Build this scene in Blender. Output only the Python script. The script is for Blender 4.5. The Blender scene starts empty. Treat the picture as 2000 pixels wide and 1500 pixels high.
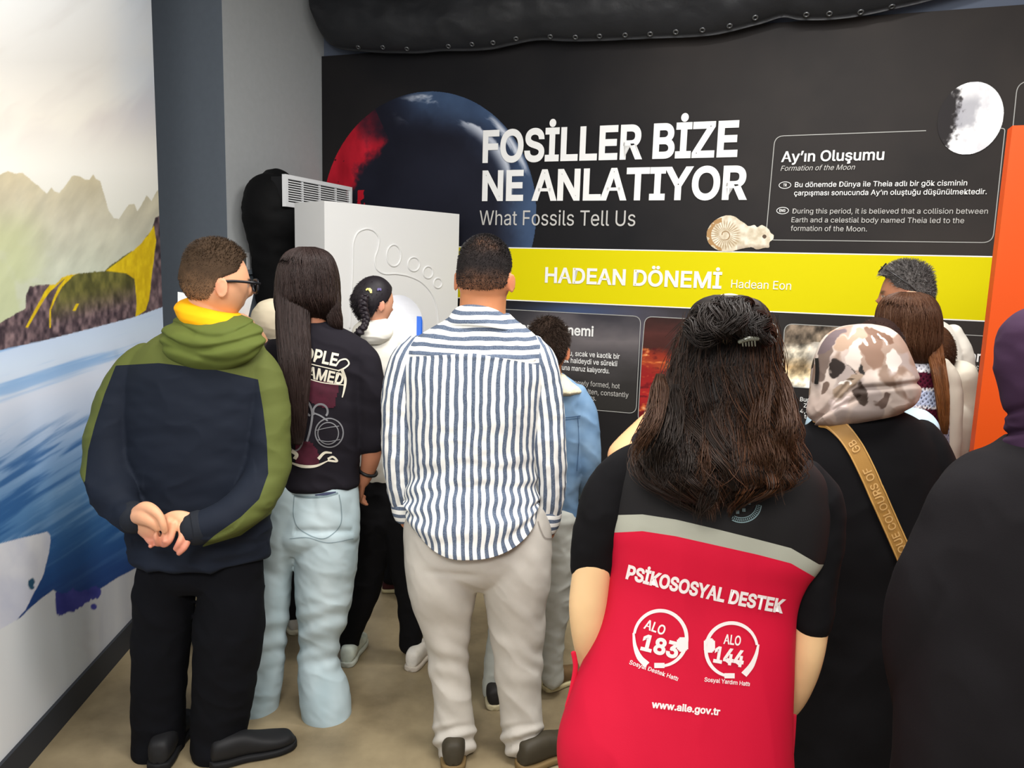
import bpy, math, random
import numpy as np
from mathutils import Vector, Matrix
from mathutils.bvhtree import BVHTree

SC = bpy.context.scene
COL = SC.collection
random.seed(7)
RNG = np.random.default_rng(7)

# ------------------------------------------------------------------ camera, light, exposure
F_PX = 1502.0            # focal length for a 2000 px wide frame
CAM_H = 1.62
PITCH = math.radians(8.4)
ROLL = math.radians(1.7)
_fw = np.array([0, math.cos(PITCH), -math.sin(PITCH)])
_r0 = np.array([1.0, 0, 0])
_u0 = np.cross(_r0, _fw)
_R = math.cos(ROLL) * _r0 + math.sin(ROLL) * _u0
_U = -math.sin(ROLL) * _r0 + math.cos(ROLL) * _u0
CAM = np.array([0, 0, CAM_H])

cam_data = bpy.data.cameras.new('camera')
cam = bpy.data.objects.new('camera', cam_data)
COL.objects.link(cam)
cam_data.sensor_width = 36.0
cam_data.lens = 36.0 * F_PX / 2000.0
cam_data.clip_start = 0.05
m = Matrix(((_R[0], _U[0], -_fw[0], 0), (_R[1], _U[1], -_fw[1], 0), (_R[2], _U[2], -_fw[2], CAM_H), (0, 0, 0, 1)))
cam.matrix_world = m
SC.camera = cam

world = bpy.data.worlds.new('world')
SC.world = world
world.use_nodes = True
world.node_tree.nodes['Background'].inputs[0].default_value = (0.95, 0.97, 1.0, 1)
world.node_tree.nodes['Background'].inputs[1].default_value = 0.42
SC.view_settings.view_transform = 'Standard'
SC.view_settings.look = 'None'
SC.view_settings.exposure = -0.08
SC.view_settings.gamma = 1.0


def area(name, loc, size, power, target=None, color=(1, 0.98, 0.95)):
    ld = bpy.data.lights.new(name, 'AREA')
    ld.shape = 'RECTANGLE'
    ld.size, ld.size_y = size
    ld.energy = power
    ld.color = color
    o = bpy.data.objects.new(name, ld)
    COL.objects.link(o)
    o.location = loc
    d = Vector(target if target else (loc[0], loc[1], 0)) - Vector(loc)
    o.rotation_euler = d.to_track_quat('-Z', 'Y').to_euler()
    return o


area('ceiling_lamp', (0.05, 1.4, 3.35), (1.2, 0.6), 52)
area('ceiling_lamp', (1.3, 1.0, 3.35), (1.2, 0.6), 50)
area('ceiling_lamp', (0.9, 2.65, 3.35), (1.2, 0.3), 54)
area('left_wall_fill', (-0.45, -0.5, 2.5), (0.7, 0.7), 40, (-1.55, 2.5, 0.4))  # unseen fill added behind the camera to brighten the lower mural
area('ceiling_lamp', (0.2, -1.2, 3.3), (2.4, 0.8), 84, (0.2, 2.5, 1.2))
area('mural_fill', (-0.55, 2.6, 3.36), (1.6, 0.15), 5, (-1.6, 2.5, 1.5))  # weak unseen strip added overhead to lift the mural

# ------------------------------------------------------------------ small helpers


def lin(c):
    """sRGB 0..255 -> linear rgb"""
    c = np.asarray(c, float) / 255.0
    return np.where(c <= 0.04045, c / 12.92, ((c + 0.055) / 1.055) ** 2.4)


def rgba(c):
    v = lin(c)
    return (float(v[0]), float(v[1]), float(v[2]), 1.0)


def ray(px, py):
    return _fw + _R * ((px - 1000.0) / F_PX) - _U * ((py - 750.0) / F_PX)


def at(px, py, Y):
    """the point at distance Y in front of the camera that the photo shows at px, py"""
    d = ray(px, py)
    return d * (Y / d[1]) + CAM


def on_floor(px, py):
    d = ray(px, py)
    return d * (-CAM_H / d[2]) + CAM


def to_px(P):
    d = np.asarray(P, float) - CAM
    z = d @ _fw
    return 1000 + F_PX * (d @ _R) / z, 750 - F_PX * (d @ _U) / z


def pxm(px, py, Y):
    return float(np.linalg.norm(at(px + 1, py, Y) - at(px, py, Y)))


def sstep(a, b, x):
    t = np.clip((x - a) / (b - a), 0, 1)
    return t * t * (3 - 2 * t)


def _hash(ix, iy, iz, s):
    h = (ix * 374761393 + iy * 668265263 + iz * 2147483647 + s * 974634777) & 0xffffffff
    h = ((h ^ (h >> 13)) * 1274126177) & 0xffffffff
    h = (h ^ (h >> 16)) & 0xffffffff
    return h.astype(np.float64) / 4294967295.0 * 2 - 1


def noise(P, s=0):
    """value noise, -1..1, for an (n,3) array"""
    P = np.asarray(P, float)
    i = np.floor(P).astype(np.int64)
    f = P - i
    w = f * f * f * (f * (f * 6 - 15) + 10)
    r = 0
    for dx in (0, 1):
        wx = w[:, 0] if dx else 1 - w[:, 0]
        for dy in (0, 1):
            wy = w[:, 1] if dy else 1 - w[:, 1]
            for dz in (0, 1):
                wz = w[:, 2] if dz else 1 - w[:, 2]
                r = r + wx * wy * wz * _hash(i[:, 0] + dx, i[:, 1] + dy, i[:, 2] + dz, s)
    return r


def fbm(P, o=4, s=0):
    r, a, t = 0, 1.0, 0
    P = np.asarray(P, float)
    for k in range(o):
        r = r + a * noise(P * 2 ** k + 17.3 * k, s + k)
        t += a
        a *= 0.5
    return r / t


def n2(x, y, o=4, s=0):
    return fbm(np.stack([x, y, np.zeros_like(x)], 1), o, s)


def spline(C, N):
    """Catmull-Rom through the rows of C, N samples"""
    C = np.asarray(C, float)
    C = C[np.concatenate([[True], np.linalg.norm(np.diff(C[:, :3], axis=0), axis=1) > 1e-7])]
    n = len(C)
    if n == 2:
        t = np.linspace(0, 1, N)[:, None]
        return C[0] * (1 - t) + C[1] * t
    d = np.linalg.norm(np.diff(C[:, :3], axis=0), axis=1) ** 0.5 + 1e-6
    k = np.concatenate([[0], np.cumsum(d)])
    T = np.linspace(0, k[-1], N)
    m_ = np.zeros_like(C)
    for i in range(1, n - 1):
        m_[i] = ((C[i] - C[i - 1]) / d[i - 1] * d[i] + (C[i + 1] - C[i]) / d[i] * d[i - 1]) / (d[i] + d[i - 1])
    m_[0] = (C[1] - C[0]) / d[0]
    m_[-1] = (C[-1] - C[-2]) / d[-1]
    idx = np.clip(np.searchsorted(k, T, 'right') - 1, 0, n - 2)
    h = d[idx][:, None]
    t = ((T - k[idx]) / d[idx])[:, None]
    a, b = C[idx], C[idx + 1]
    return (a * (2 * t ** 3 - 3 * t ** 2 + 1) + m_[idx] * h * (t ** 3 - 2 * t ** 2 + t)
            + b * (-2 * t ** 3 + 3 * t ** 2) + m_[idx + 1] * h * (t ** 3 - t ** 2))


class Part:
    """vertices, quads, triangles and per-vertex data of one shell"""

    def __init__(s, V, Q, T=None, uv=None):
        s.V = np.asarray(V, float)
        s.Q = np.asarray(Q, np.int64).reshape(-1, 4)
        s.T = np.asarray(T if T is not None else [], np.int64).reshape(-1, 3)
        s.uv = uv if uv is not None else np.zeros((len(s.V), 2))
        s.D = None
        s.C = None
        s.mat = 0


def merge(parts):
    V, Q, T, uv, D, C, mi = [], [], [], [], [], [], []
    o = 0
    for p in parts:
        V.append(p.V)
        Q.append(p.Q + o)
        T.append(p.T + o)
        uv.append(p.uv)
        D.append(p.D if p.D is not None else np.zeros(len(p.V)))
        C.append(p.C if p.C is not None else np.ones((len(p.V), 3)))
        mi.append((len(p.Q), len(p.T), p.mat))
        o += len(p.V)
    r = Part(np.concatenate(V), np.concatenate(Q), np.concatenate(T), np.concatenate(uv))
    r.D = np.concatenate(D)
    r.C = np.concatenate(C)
    r.mi = np.concatenate([np.full(a, k) for a, b, k in mi] + [np.full(b, k) for a, b, k in mi])
    return r


def build(name, parts, mats, parent=None, smooth=True):
    if not isinstance(parts, (list, tuple)):
        parts = [parts]
    p = merge(parts)
    me = bpy.data.meshes.new(name)
    nq, nt = len(p.Q), len(p.T)
    me.vertices.add(len(p.V))
    me.vertices.foreach_set('co', p.V.astype(np.float32).ravel())
    me.loops.add(nq * 4 + nt * 3)
    li = np.concatenate([p.Q.ravel(), p.T.ravel()]).astype(np.int32)
    me.loops.foreach_set('vertex_index', li)
    me.polygons.add(nq + nt)
    st = np.concatenate([np.arange(nq) * 4, nq * 4 + np.arange(nt) * 3]).astype(np.int32)
    me.polygons.foreach_set('loop_start', st)
    me.polygons.foreach_set('material_index', p.mi.astype(np.int32))
    me.update(calc_edges=True)
    me.polygons.foreach_set('use_smooth', np.full(nq + nt, smooth))
    ul = me.uv_layers.new(name='UVMap')
    ul.data.foreach_set('uv', p.uv[li].astype(np.float32).ravel())
    a = me.attributes.new('D', 'FLOAT', 'POINT')
    a.data.foreach_set('value', p.D.astype(np.float32))
    a = me.attributes.new('Col', 'FLOAT_COLOR', 'POINT')
    a.data.foreach_set('color', np.concatenate([p.C, np.ones((len(p.V), 1))], 1).astype(np.float32).ravel())
    for mm in (mats if isinstance(mats, (list, tuple)) else [mats]):
        me.materials.append(mm)
    me.validate()
    o = bpy.data.objects.new(name, me)
    COL.objects.link(o)
    o.parent = parent
    return o


def loft_rings(c, A, B, seg, e=2.0, disp=None, hem=None, caps=(True, True), th0=math.pi / 2):
    """shell through dense ring arrays c, A, B (n,3)"""
    n = len(c)
    th = th0 + np.linspace(0, 2 * np.pi, seg + 1)
    ee = np.broadcast_to(np.asarray(e, float), (n,))[:, None]
    ct, st = np.cos(th)[None], np.sin(th)[None]
    cc = np.sign(ct) * np.abs(ct) ** (2 / ee)
    ss = np.sign(st) * np.abs(st) ** (2 / ee)
    V = c[:, None] + A[:, None] * cc[..., None] + B[:, None] * ss[..., None]
    seglen = np.linalg.norm(np.diff(V, axis=1), axis=2)
    u = np.concatenate([np.zeros((n, 1)), np.cumsum(seglen, 1)], 1)
    u = u - u[:, [seg // 2]]
    v = np.concatenate([[0], np.cumsum(np.linalg.norm(np.diff(c, axis=0), axis=1))])
    vv = np.broadcast_to(v[:, None], u.shape)
    thg = np.broadcast_to(th[None], u.shape)
    if disp is not None:
        N = V - c[:, None]
        N = N / (np.linalg.norm(N, axis=2, keepdims=True) + 1e-9)
        d = disp(V.reshape(-1, 3), thg.ravel(), (vv / v[-1]).ravel()).reshape(u.shape)
        d[:, -1] = d[:, 0]
        V = V + N * d[..., None]
    if hem is not None:
        V = V + hem(thg, vv / v[-1])
    P = V.reshape(-1, 3)
    uv = np.stack([u.ravel(), vv.ravel()], 1)
    i = np.arange(n - 1)[:, None] * (seg + 1) + np.arange(seg)[None]
    Q = np.stack([i, i + 1, i + seg + 2, i + seg + 1], -1).reshape(-1, 4)
    T = []
    ext, extuv = [], []
    base = len(P)
    for k, row in ((0, 0), (1, n - 1)):
        if caps[k]:
            ext.append(V[row].mean(0))
            extuv.append([0, v[row]])
            a = row * (seg + 1) + np.arange(seg)
            tri = np.stack([a, a + 1, np.full(seg, base)], 1)
            T.append(tri[:, ::-1] if k == 0 else tri)
            base += 1
    if ext:
        P = np.concatenate([P, np.array(ext)])
        uv = np.concatenate([uv, np.array(extuv)])
    p = Part(P, Q[:, ::-1], np.concatenate(T)[:, ::-1] if T else None, uv)
    p.rings = (c, A, B)
    p.thg = np.concatenate([thg.ravel(), np.zeros(len(ext))])
    p.vn = np.concatenate([(vv / v[-1]).ravel(), np.zeros(len(ext))])
    return p


def sections(Y, rows, N):
    """rows (xl, yl, xr, yr, depth ratio or -metres, dy) in photo pixels at distance Y -> dense c, A, B"""
    out = []
    for r in rows:
        if len(r) in (3, 4, 5) :
            py, xl, xr = r[:3]
            k = r[3] if len(r) > 3 else 0.6
            dy = r[4] if len(r) > 4 else 0.0
            yl = yr = py
        else:
            xl, yl, xr, yr, k, dy = r
        L, R_ = at(xl, yl, Y + dy), at(xr, yr, Y + dy)
        A = (R_ - L) / 2
        b = np.linalg.norm(A) * k if k > 0 else -k
        out.append(np.concatenate([(L + R_) / 2, A, [0, b, 0]]))
    D = spline(out, N)
    return D[:, :3], D[:, 3:6], D[:, 6:9]


def torso(Y, rows, N=120, seg=128, **kw):
    return loft_rings(*sections(Y, rows, N), seg, **kw)


def frames(C, ref=(0, 1, 0)):
    t = np.gradient(C, axis=0)
    t = t / (np.linalg.norm(t, axis=1, keepdims=True) + 1e-12)
    B = np.zeros_like(C)
    b = np.array(ref, float)
    if abs(t[0] @ b) > 0.9:
        b = np.array([0, 0, 1.0])
    for i in range(len(C)):
        b = b - t[i] * (t[i] @ b)
        b = b / (np.linalg.norm(b) + 1e-12)
        B[i] = b
    A = np.cross(B, t)
    A = A / (np.linalg.norm(A, axis=1, keepdims=True) + 1e-12)
    sgn = -1.0 if A[0][0] < 0 else 1.0
    return A * sgn, B


def tube(pts, rad, N=40, seg=24, ratio=1.0, round_ends=True, **kw):
    """closed tube through world points with radii; ratio flattens along the B axis"""
    pts = np.asarray(pts, float)
    rad = np.asarray(rad, float)
    D = spline(np.concatenate([pts, rad[:, None]], 1), N)
    c, r = D[:, :3], np.maximum(D[:, 3], 1e-4)
    A, B = frames(c)
    rt = np.interp(np.linspace(0, 1, N), np.linspace(0, 1, len(np.atleast_1d(ratio))), np.atleast_1d(ratio))[:, None]
    A, B = A * r[:, None], B * r[:, None] * rt
    if round_ends:
        t0 = c[0] - c[1]
        t0 /= np.linalg.norm(t0) + 1e-12
        t1 = c[-1] - c[-2]
        t1 /= np.linalg.norm(t1) + 1e-12
        ang = np.radians([80, 50, 25])
        c0 = [c[0] + t0 * r[0] * math.sin(a) * 0.8 for a in ang]
        c1 = [c[-1] + t1 * r[-1] * math.sin(a) * 0.8 for a in ang[::-1]]
        A = np.concatenate([[A[0] * math.cos(a) for a in ang], A, [A[-1] * math.cos(a) for a in ang[::-1]]])
        B = np.concatenate([[B[0] * math.cos(a) for a in ang], B, [B[-1] * math.cos(a) for a in ang[::-1]]])
        c = np.concatenate([c0, c, c1])
    return loft_rings(c, A, B, seg, **kw)


def limb(Y, path, N=60, seg=40, scale=1.0, **kw):
    """path of (px, py, depth offset, radius px[, flatten])"""
    pts = [at(p[0], p[1], Y + p[2]) for p in path]
    rad = [p[3] * pxm(p[0], p[1], Y + p[2]) * scale for p in path]
    rt = [p[4] if len(p) > 4 else 1.0 for p in path]
    return tube(pts, rad, N, seg, rt, **kw)


def box_part(lo, hi):
    (a, b, c), (d, e, f) = lo, hi
    V = [(a, b, c), (d, b, c), (d, e, c), (a, e, c), (a, b, f), (d, b, f), (d, e, f), (a, e, f)]
    Q = [(0, 3, 2, 1), (4, 5, 6, 7), (0, 1, 5, 4), (1, 2, 6, 5), (2, 3, 7, 6), (3, 0, 4, 7)]
    return Part(V, Q)


def frame_box(O, X, Y_, Z, sx, sy, sz):
    """box spanned by ranges sx, sy, sz along the axes X, Y_, Z from the origin O"""
    V = []
    for z in sz:
        for x, y in ((sx[0], sy[0]), (sx[1], sy[0]), (sx[1], sy[1]), (sx[0], sy[1])):
            V.append(np.asarray(O) + np.asarray(X) * x + np.asarray(Y_) * y + np.asarray(Z) * z)
    Q = [(0, 3, 2, 1), (4, 5, 6, 7), (0, 1, 5, 4), (1, 2, 6, 5), (2, 3, 7, 6), (3, 0, 4, 7)]
    return Part(V, Q)


# ------------------------------------------------------------------ materials
def new_mat(name, rough=0.7, spec=0.3):
    mt = bpy.data.materials.new(name)
    mt.use_nodes = True
    nt = mt.node_tree
    b = nt.nodes['Principled BSDF']
    b.inputs['Roughness'].default_value = rough
    b.inputs['Specular IOR Level'].default_value = spec
    return mt, nt, b


def add_bump(nt, b, scale, strength, dist=0.002, detail=3.0):
    tc = nt.nodes.new('ShaderNodeTexCoord')
    nz = nt.nodes.new('ShaderNodeTexNoise')
    nz.inputs['Scale'].default_value = scale
    nz.inputs['Detail'].default_value = detail
    bp = nt.nodes.new('ShaderNodeBump')
    bp.inputs['Strength'].default_value = strength
    bp.inputs['Distance'].default_value = dist
    nt.links.new(tc.outputs['Object'], nz.inputs['Vector'])
    nt.links.new(nz.outputs['Fac'], bp.inputs['Height'])
    nt.links.new(bp.outputs['Normal'], b.inputs['Normal'])
    return nz


def mat(name, c, rough=0.7, spec=0.3, bump=None, var=0.0, vscale=8.0, emit=0.0):
    mt, nt, b = new_mat(name, rough, spec)
    b.inputs['Base Color'].default_value = rgba(c)
    if emit:
        b.inputs['Emission Color'].default_value = rgba(c)
        b.inputs['Emission Strength'].default_value = emit
    if var:
        tc = nt.nodes.new('ShaderNodeTexCoord')
        nz = nt.nodes.new('ShaderNodeTexNoise')
        nz.inputs['Scale'].default_value = vscale
        nz.inputs['Detail'].default_value = 5
        mx = nt.nodes.new('ShaderNodeMix')
        mx.data_type = 'RGBA'
        mx.inputs['A'].default_value = rgba(np.clip(np.array(c) * (1 - var), 0, 255))
        mx.inputs['B'].default_value = rgba(np.clip(np.array(c) * (1 + var), 0, 255))
        nt.links.new(tc.outputs['Object'], nz.inputs['Vector'])
        nt.links.new(nz.outputs['Fac'], mx.inputs['Factor'])
        nt.links.new(mx.outputs['Result'], b.inputs['Base Color'])
    if bump:
        add_bump(nt, b, *bump)
    return mt


def mat_col(name, rough=0.6, spec=0.3, bump=None):
    """colour read from the mesh's own printed/dyed colour attribute"""
    mt, nt, b = new_mat(name, rough, spec)
    at_ = nt.nodes.new('ShaderNodeAttribute')
    at_.attribute_name = 'Col'
    nt.links.new(at_.outputs['Color'], b.inputs['Base Color'])
    if bump:
        add_bump(nt, b, *bump)
    return mt


def mat_bands(name, stops, rough=0.7, spec=0.2, bump=None, soft=0.0):
    """cloth panels: hard-edged colours along the attribute D (0..1)"""
    mt, nt, b = new_mat(name, rough, spec)
    at_ = nt.nodes.new('ShaderNodeAttribute')
    at_.attribute_name = 'D'
    rp = nt.nodes.new('ShaderNodeValToRGB')
    rp.color_ramp.interpolation = 'CONSTANT'
    el = rp.color_ramp.elements
    el[0].position, el[0].color = stops[0][0], rgba(stops[0][1])
    el[1].position, el[1].color = stops[1][0], rgba(stops[1][1])
    for p_, c_ in stops[2:]:
        e_ = el.new(p_)
        e_.color = rgba(c_)
    nt.links.new(at_.outputs['Fac'], rp.inputs['Fac'])
    nt.links.new(rp.outputs['Color'], b.inputs['Base Color'])
    if bump:
        add_bump(nt, b, *bump)
    return mt


# ------------------------------------------------------------------ things
def thing(name, label, cat, loc=(0, 0, 0), group=None):
    o = bpy.data.objects.new(name, None)
    COL.objects.link(o)
    o.location = loc
    o.empty_display_size = 0.1
    o['label'] = label
    o['category'] = cat
    if group:
        o['group'] = group
    bpy.context.view_layer.update()
    return o


def tag(o, label, cat, group=None):
    o['label'] = label
    o['category'] = cat
    if group:
        o['group'] = group
    return o


def struct(o):
    o['kind'] = 'structure'
    return o


def child(name, parts, mats, root, label=None, smooth=True):
    """mesh given in world coordinates, parented to a thing's empty (or to a part)"""
    o = build(name, parts, mats, None, smooth)
    o.parent = root
    if root.parent is None:             # a part of a part needs no offset: its parent already stands at the world origin
        o.matrix_parent_inverse = Matrix.Translation(root.location).inverted()
    if label:
        o['label'] = label
    return o


def root_loc(o):
    while o.parent is not None:
        o = o.parent
    return o.location.copy()


# ------------------------------------------------------------------ lettering
try:
    FONT = bpy.data.fonts.load(bpy.utils.resource_path('LOCAL') + '/datafiles/fonts/Inter.woff2')
except Exception:
    FONT = None


def text_mesh(s, bold=0.0, spacing=1.0, shear=0.0):
    """flat outline of s, returned as (V in em units, faces); width and cap height are measured by the caller"""
    cu = bpy.data.curves.new('lettering', 'FONT')
    cu.body = s
    if FONT is not None:
        cu.font = FONT
    cu.size = 1.0
    cu.space_character = spacing
    cu.shear = shear
    cu.resolution_u = 3
    cu.fill_mode = 'FRONT'
    if bold > 0:
        cu.bevel_depth = bold
        cu.bevel_resolution = 0
    o = bpy.data.objects.new('lettering', cu)
    COL.objects.link(o)
    dg = bpy.context.evaluated_depsgraph_get()
    me = bpy.data.meshes.new_from_object(o.evaluated_get(dg))
    V = np.array([v.co[:] for v in me.vertices])
    F = [tuple(p.vertices) for p in me.polygons]
    bpy.data.objects.remove(o)
    bpy.data.curves.remove(cu)
    bpy.data.meshes.remove(me)
    T = [f for f in F if len(f) == 3]
    Q = [f for f in F if len(f) == 4]
    for f in F:
        if len(f) > 4:
            for k in range(1, len(f) - 1):
                T.append((f[0], f[k], f[k + 1]))
    if bold > 0:                        # heavier weight: a flat rim around the outline, kept on the front only
        keep = lambda f: V[list(f), 2].mean() > -1e-6
        T, Q = [f for f in T if keep(f)], [f for f in Q if keep(f)]
        V[:, 2] = np.maximum(V[:, 2], 0) / bold
    # outlines of one glyph may overlap: lift each loose piece by its own hair's breadth
    lab = np.arange(len(V))
    E = np.array([(f[k], f[k - 1]) for f in list(Q) + list(T) for k in range(len(f))])
    while len(E):
        m_ = np.minimum(lab[E[:, 0]], lab[E[:, 1]])
        new = lab.copy()
        np.minimum.at(new, E[:, 0], m_)
        np.minimum.at(new, E[:, 1], m_)
        new = new[new]
        if (new == lab).all():
            break
        lab = new
    _, k_id = np.unique(lab, return_inverse=True)
    V[:, 2] += (k_id % 7) * 0.45
    return V, Q, T


_cap = None


def cap_h():
    global _cap
    if _cap is None:
        V, _, _ = text_mesh('H')
        _cap = V[:, 1].max() - V[:, 1].min()
    return _cap

# ================================================================== the room
# back wall runs to the left and away; WT points right along it, WN points out of it into the room
_a = math.radians(69.0)
WT = np.array([math.sin(_a), -math.cos(_a), 0])
WN = np.array([-math.cos(_a), -math.sin(_a), 0])
WO = np.array([0, 4.7, 0.0])
ZUP = np.array([0, 0, 1.0])


def on_plane(px, py, O, n):
    d = ray(px, py)
    return d * (((O - CAM) @ n) / (d @ n)) + CAM


def wc(px, py):
    P = on_plane(px, py, WO, WN) - WO
    return P @ WT, P[2]


def wp(a, b, off=0.0):
    return WO + WT * a + ZUP * b + WN * off


CEIL = 3.42
m_floor, nt, b = new_mat('floor_vinyl', 0.42, 0.35)
tc = nt.nodes.new('ShaderNodeTexCoord')
nz = nt.nodes.new('ShaderNodeTexNoise')
nz.inputs['Scale'].default_value = 1.7
nz.inputs['Detail'].default_value = 7
nz.inputs['Roughness'].default_value = 0.6
rp = nt.nodes.new('ShaderNodeValToRGB')
rp.color_ramp.elements[0].position, rp.color_ramp.elements[0].color = 0.34, rgba((108, 95, 72))
rp.color_ramp.elements[1].position, rp.color_ramp.elements[1].color = 0.68, rgba((170, 154, 122))
nt.links.new(tc.outputs['Object'], nz.inputs['Vector'])
nt.links.new(nz.outputs['Fac'], rp.inputs['Fac'])
nt.links.new(rp.outputs['Color'], b.inputs['Base Color'])
struct(build('floor', box_part((-4.2, -2.6, -0.1), (4.6, 6.6, 0)), m_floor, None, False))
struct(build('ceiling', box_part((-4.2, -2.6, CEIL), (4.6, 6.6, CEIL + 0.1)), mat('ceiling_paint', (150, 150, 150), 0.9), None, False))

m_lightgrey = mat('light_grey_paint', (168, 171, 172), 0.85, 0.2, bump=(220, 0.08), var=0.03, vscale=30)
m_darkgrey = mat('dark_grey_paint_and_shade', (102, 110, 119), 0.85, 0.2, bump=(220, 0.08), var=0.03, vscale=30)  # on the column front this darker tone is shade put into the colour
m_bluegrey = mat('blue_grey_paint', (96, 104, 120), 0.85, 0.2)
m_skirt = mat('charcoal_skirting', (48, 51, 57), 0.55, 0.3)
m_white = mat('white_lacquer', (222, 222, 221), 0.45, 0.35)

a_left, _ = wc(634, 300)
struct(build('wall_back', frame_box(WO, WT, WN, ZUP, (a_left - 1.2, 4.2), (-0.12, 0), (0, CEIL)), m_bluegrey, None, False))

# column in the corner: its front, coloured darker to stand for shade, runs parallel to the back wall, its light flank is square to it
wl = wp(a_left, 0)
fl = None
for s in np.linspace(0.3, 2.5, 400):
    if to_px(wl + WN * s + ZUP * 2.2)[0] < 441:
        fl = s
        break
COLD = fl
C1 = wl + WN * COLD
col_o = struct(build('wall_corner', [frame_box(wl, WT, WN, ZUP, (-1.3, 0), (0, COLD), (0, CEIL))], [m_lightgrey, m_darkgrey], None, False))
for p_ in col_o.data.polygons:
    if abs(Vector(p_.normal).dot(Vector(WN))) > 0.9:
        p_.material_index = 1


def flank(px, py, off=0.0):
    """point on the light flank of the column"""
    return on_plane(px, py, wl + WT * off, WT)


# ledge boxed onto the flank, and a small framed notice above it
q0, q1 = flank(470, 535), flank(519, 541)
s0, s1 = (q0 - wl) @ WN, (q1 - wl) @ WN
struct(build('trim_1', frame_box(wl, WT, WN, ZUP, (0, 0.035), (s1, COLD + 0.001), (0, q0[2])), m_darkgrey, None, False))
struct(build('trim_2', frame_box(wl, WT, WN, ZUP, (0, 0.06), (s1 - 0.01, COLD + 0.002), (q0[2], q0[2] + 0.025)), m_darkgrey, None, False))
f0, f1 = flank(452, 492), flank(484, 528)
sa, sb = (f0 - wl) @ WN, (f1 - wl) @ WN
fr = thing('notice_frame', 'small white framed notice on the light grey column behind the boy', 'notice', tuple(wl + WN * sa + ZUP * f1[2]))
t_ = 0.02
child('frame', [frame_box(wl, WT, WN, ZUP, (0.001, 0.016), r_, z_) for r_, z_ in (
    ((sb, sa), (f0[2] - t_, f0[2])), ((sb, sa), (f1[2], f1[2] + t_)),
    ((sb, sb + t_), (f1[2] + t_, f0[2] - t_)), ((sa - t_, sa), (f1[2] + t_, f0[2] - t_)))], m_white, fr, None, False)
child('sheet', frame_box(wl, WT, WN, ZUP, (0.001, 0.008), (sb + t_, sa - t_), (f1[2] + t_, f0[2] - t_)), mat('notice_sheet', (96, 100, 96), 0.6), fr, None, False)

# ------------------------------------------------------------------ left wall with the printed landscape
L1, L2 = on_floor(48, 1500), on_floor(264, 1248)
LD = (L2 - L1) / np.linalg.norm(L2 - L1)
LN = np.array([LD[1], -LD[0], 0.0])           # into the room


def lw(px, py, off=0.0):
    return on_plane(px, py, L1 + LN * off, LN)


s_end = (lw(316, 560) - L1) @ LD
s_beg = s_end - 3.6
struct(build('wall_left', frame_box(L1, LD, LN, ZUP, (s_beg, s_end), (-0.14, -0.006), (0, CEIL)), m_darkgrey, None, False))
zb = lw(150, 1327)[2]
struct(build('baseboard_left', frame_box(L1, LD, LN, ZUP, (s_beg, s_end), (-0.006, 0.012), (0, 0.105)), m_skirt, None, False))


def poly_mask(x, y, pts):
    """signed inside test (True inside) for many points"""
    pts = np.asarray(pts, float)
    ins = np.zeros(len(x), bool)
    j = len(pts) - 1
    for i in range(len(pts)):
        xi, yi = pts[i]
        xj, yj = pts[j]
        c_ = ((yi > y) != (yj > y)) & (x < (xj - xi) * (y - yi) / (yj - yi + 1e-12) + xi)
        ins ^= c_
        j = i
    return ins


def lerp3(a, b, t):
    return np.asarray(a, float)[None] * (1 - t[:, None]) + np.asarray(b, float)[None] * t[:, None]


def ramp(stops, t):
    ks = [s[0] for s in stops]
    return np.stack([np.interp(t, ks, [s[1][k] for s in stops]) for k in range(3)], 1)


def put(C, mask, new):
    mm = np.clip(mask.astype(float), 0, 1)[:, None]
    return C * (1 - mm) + new * mm


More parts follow.
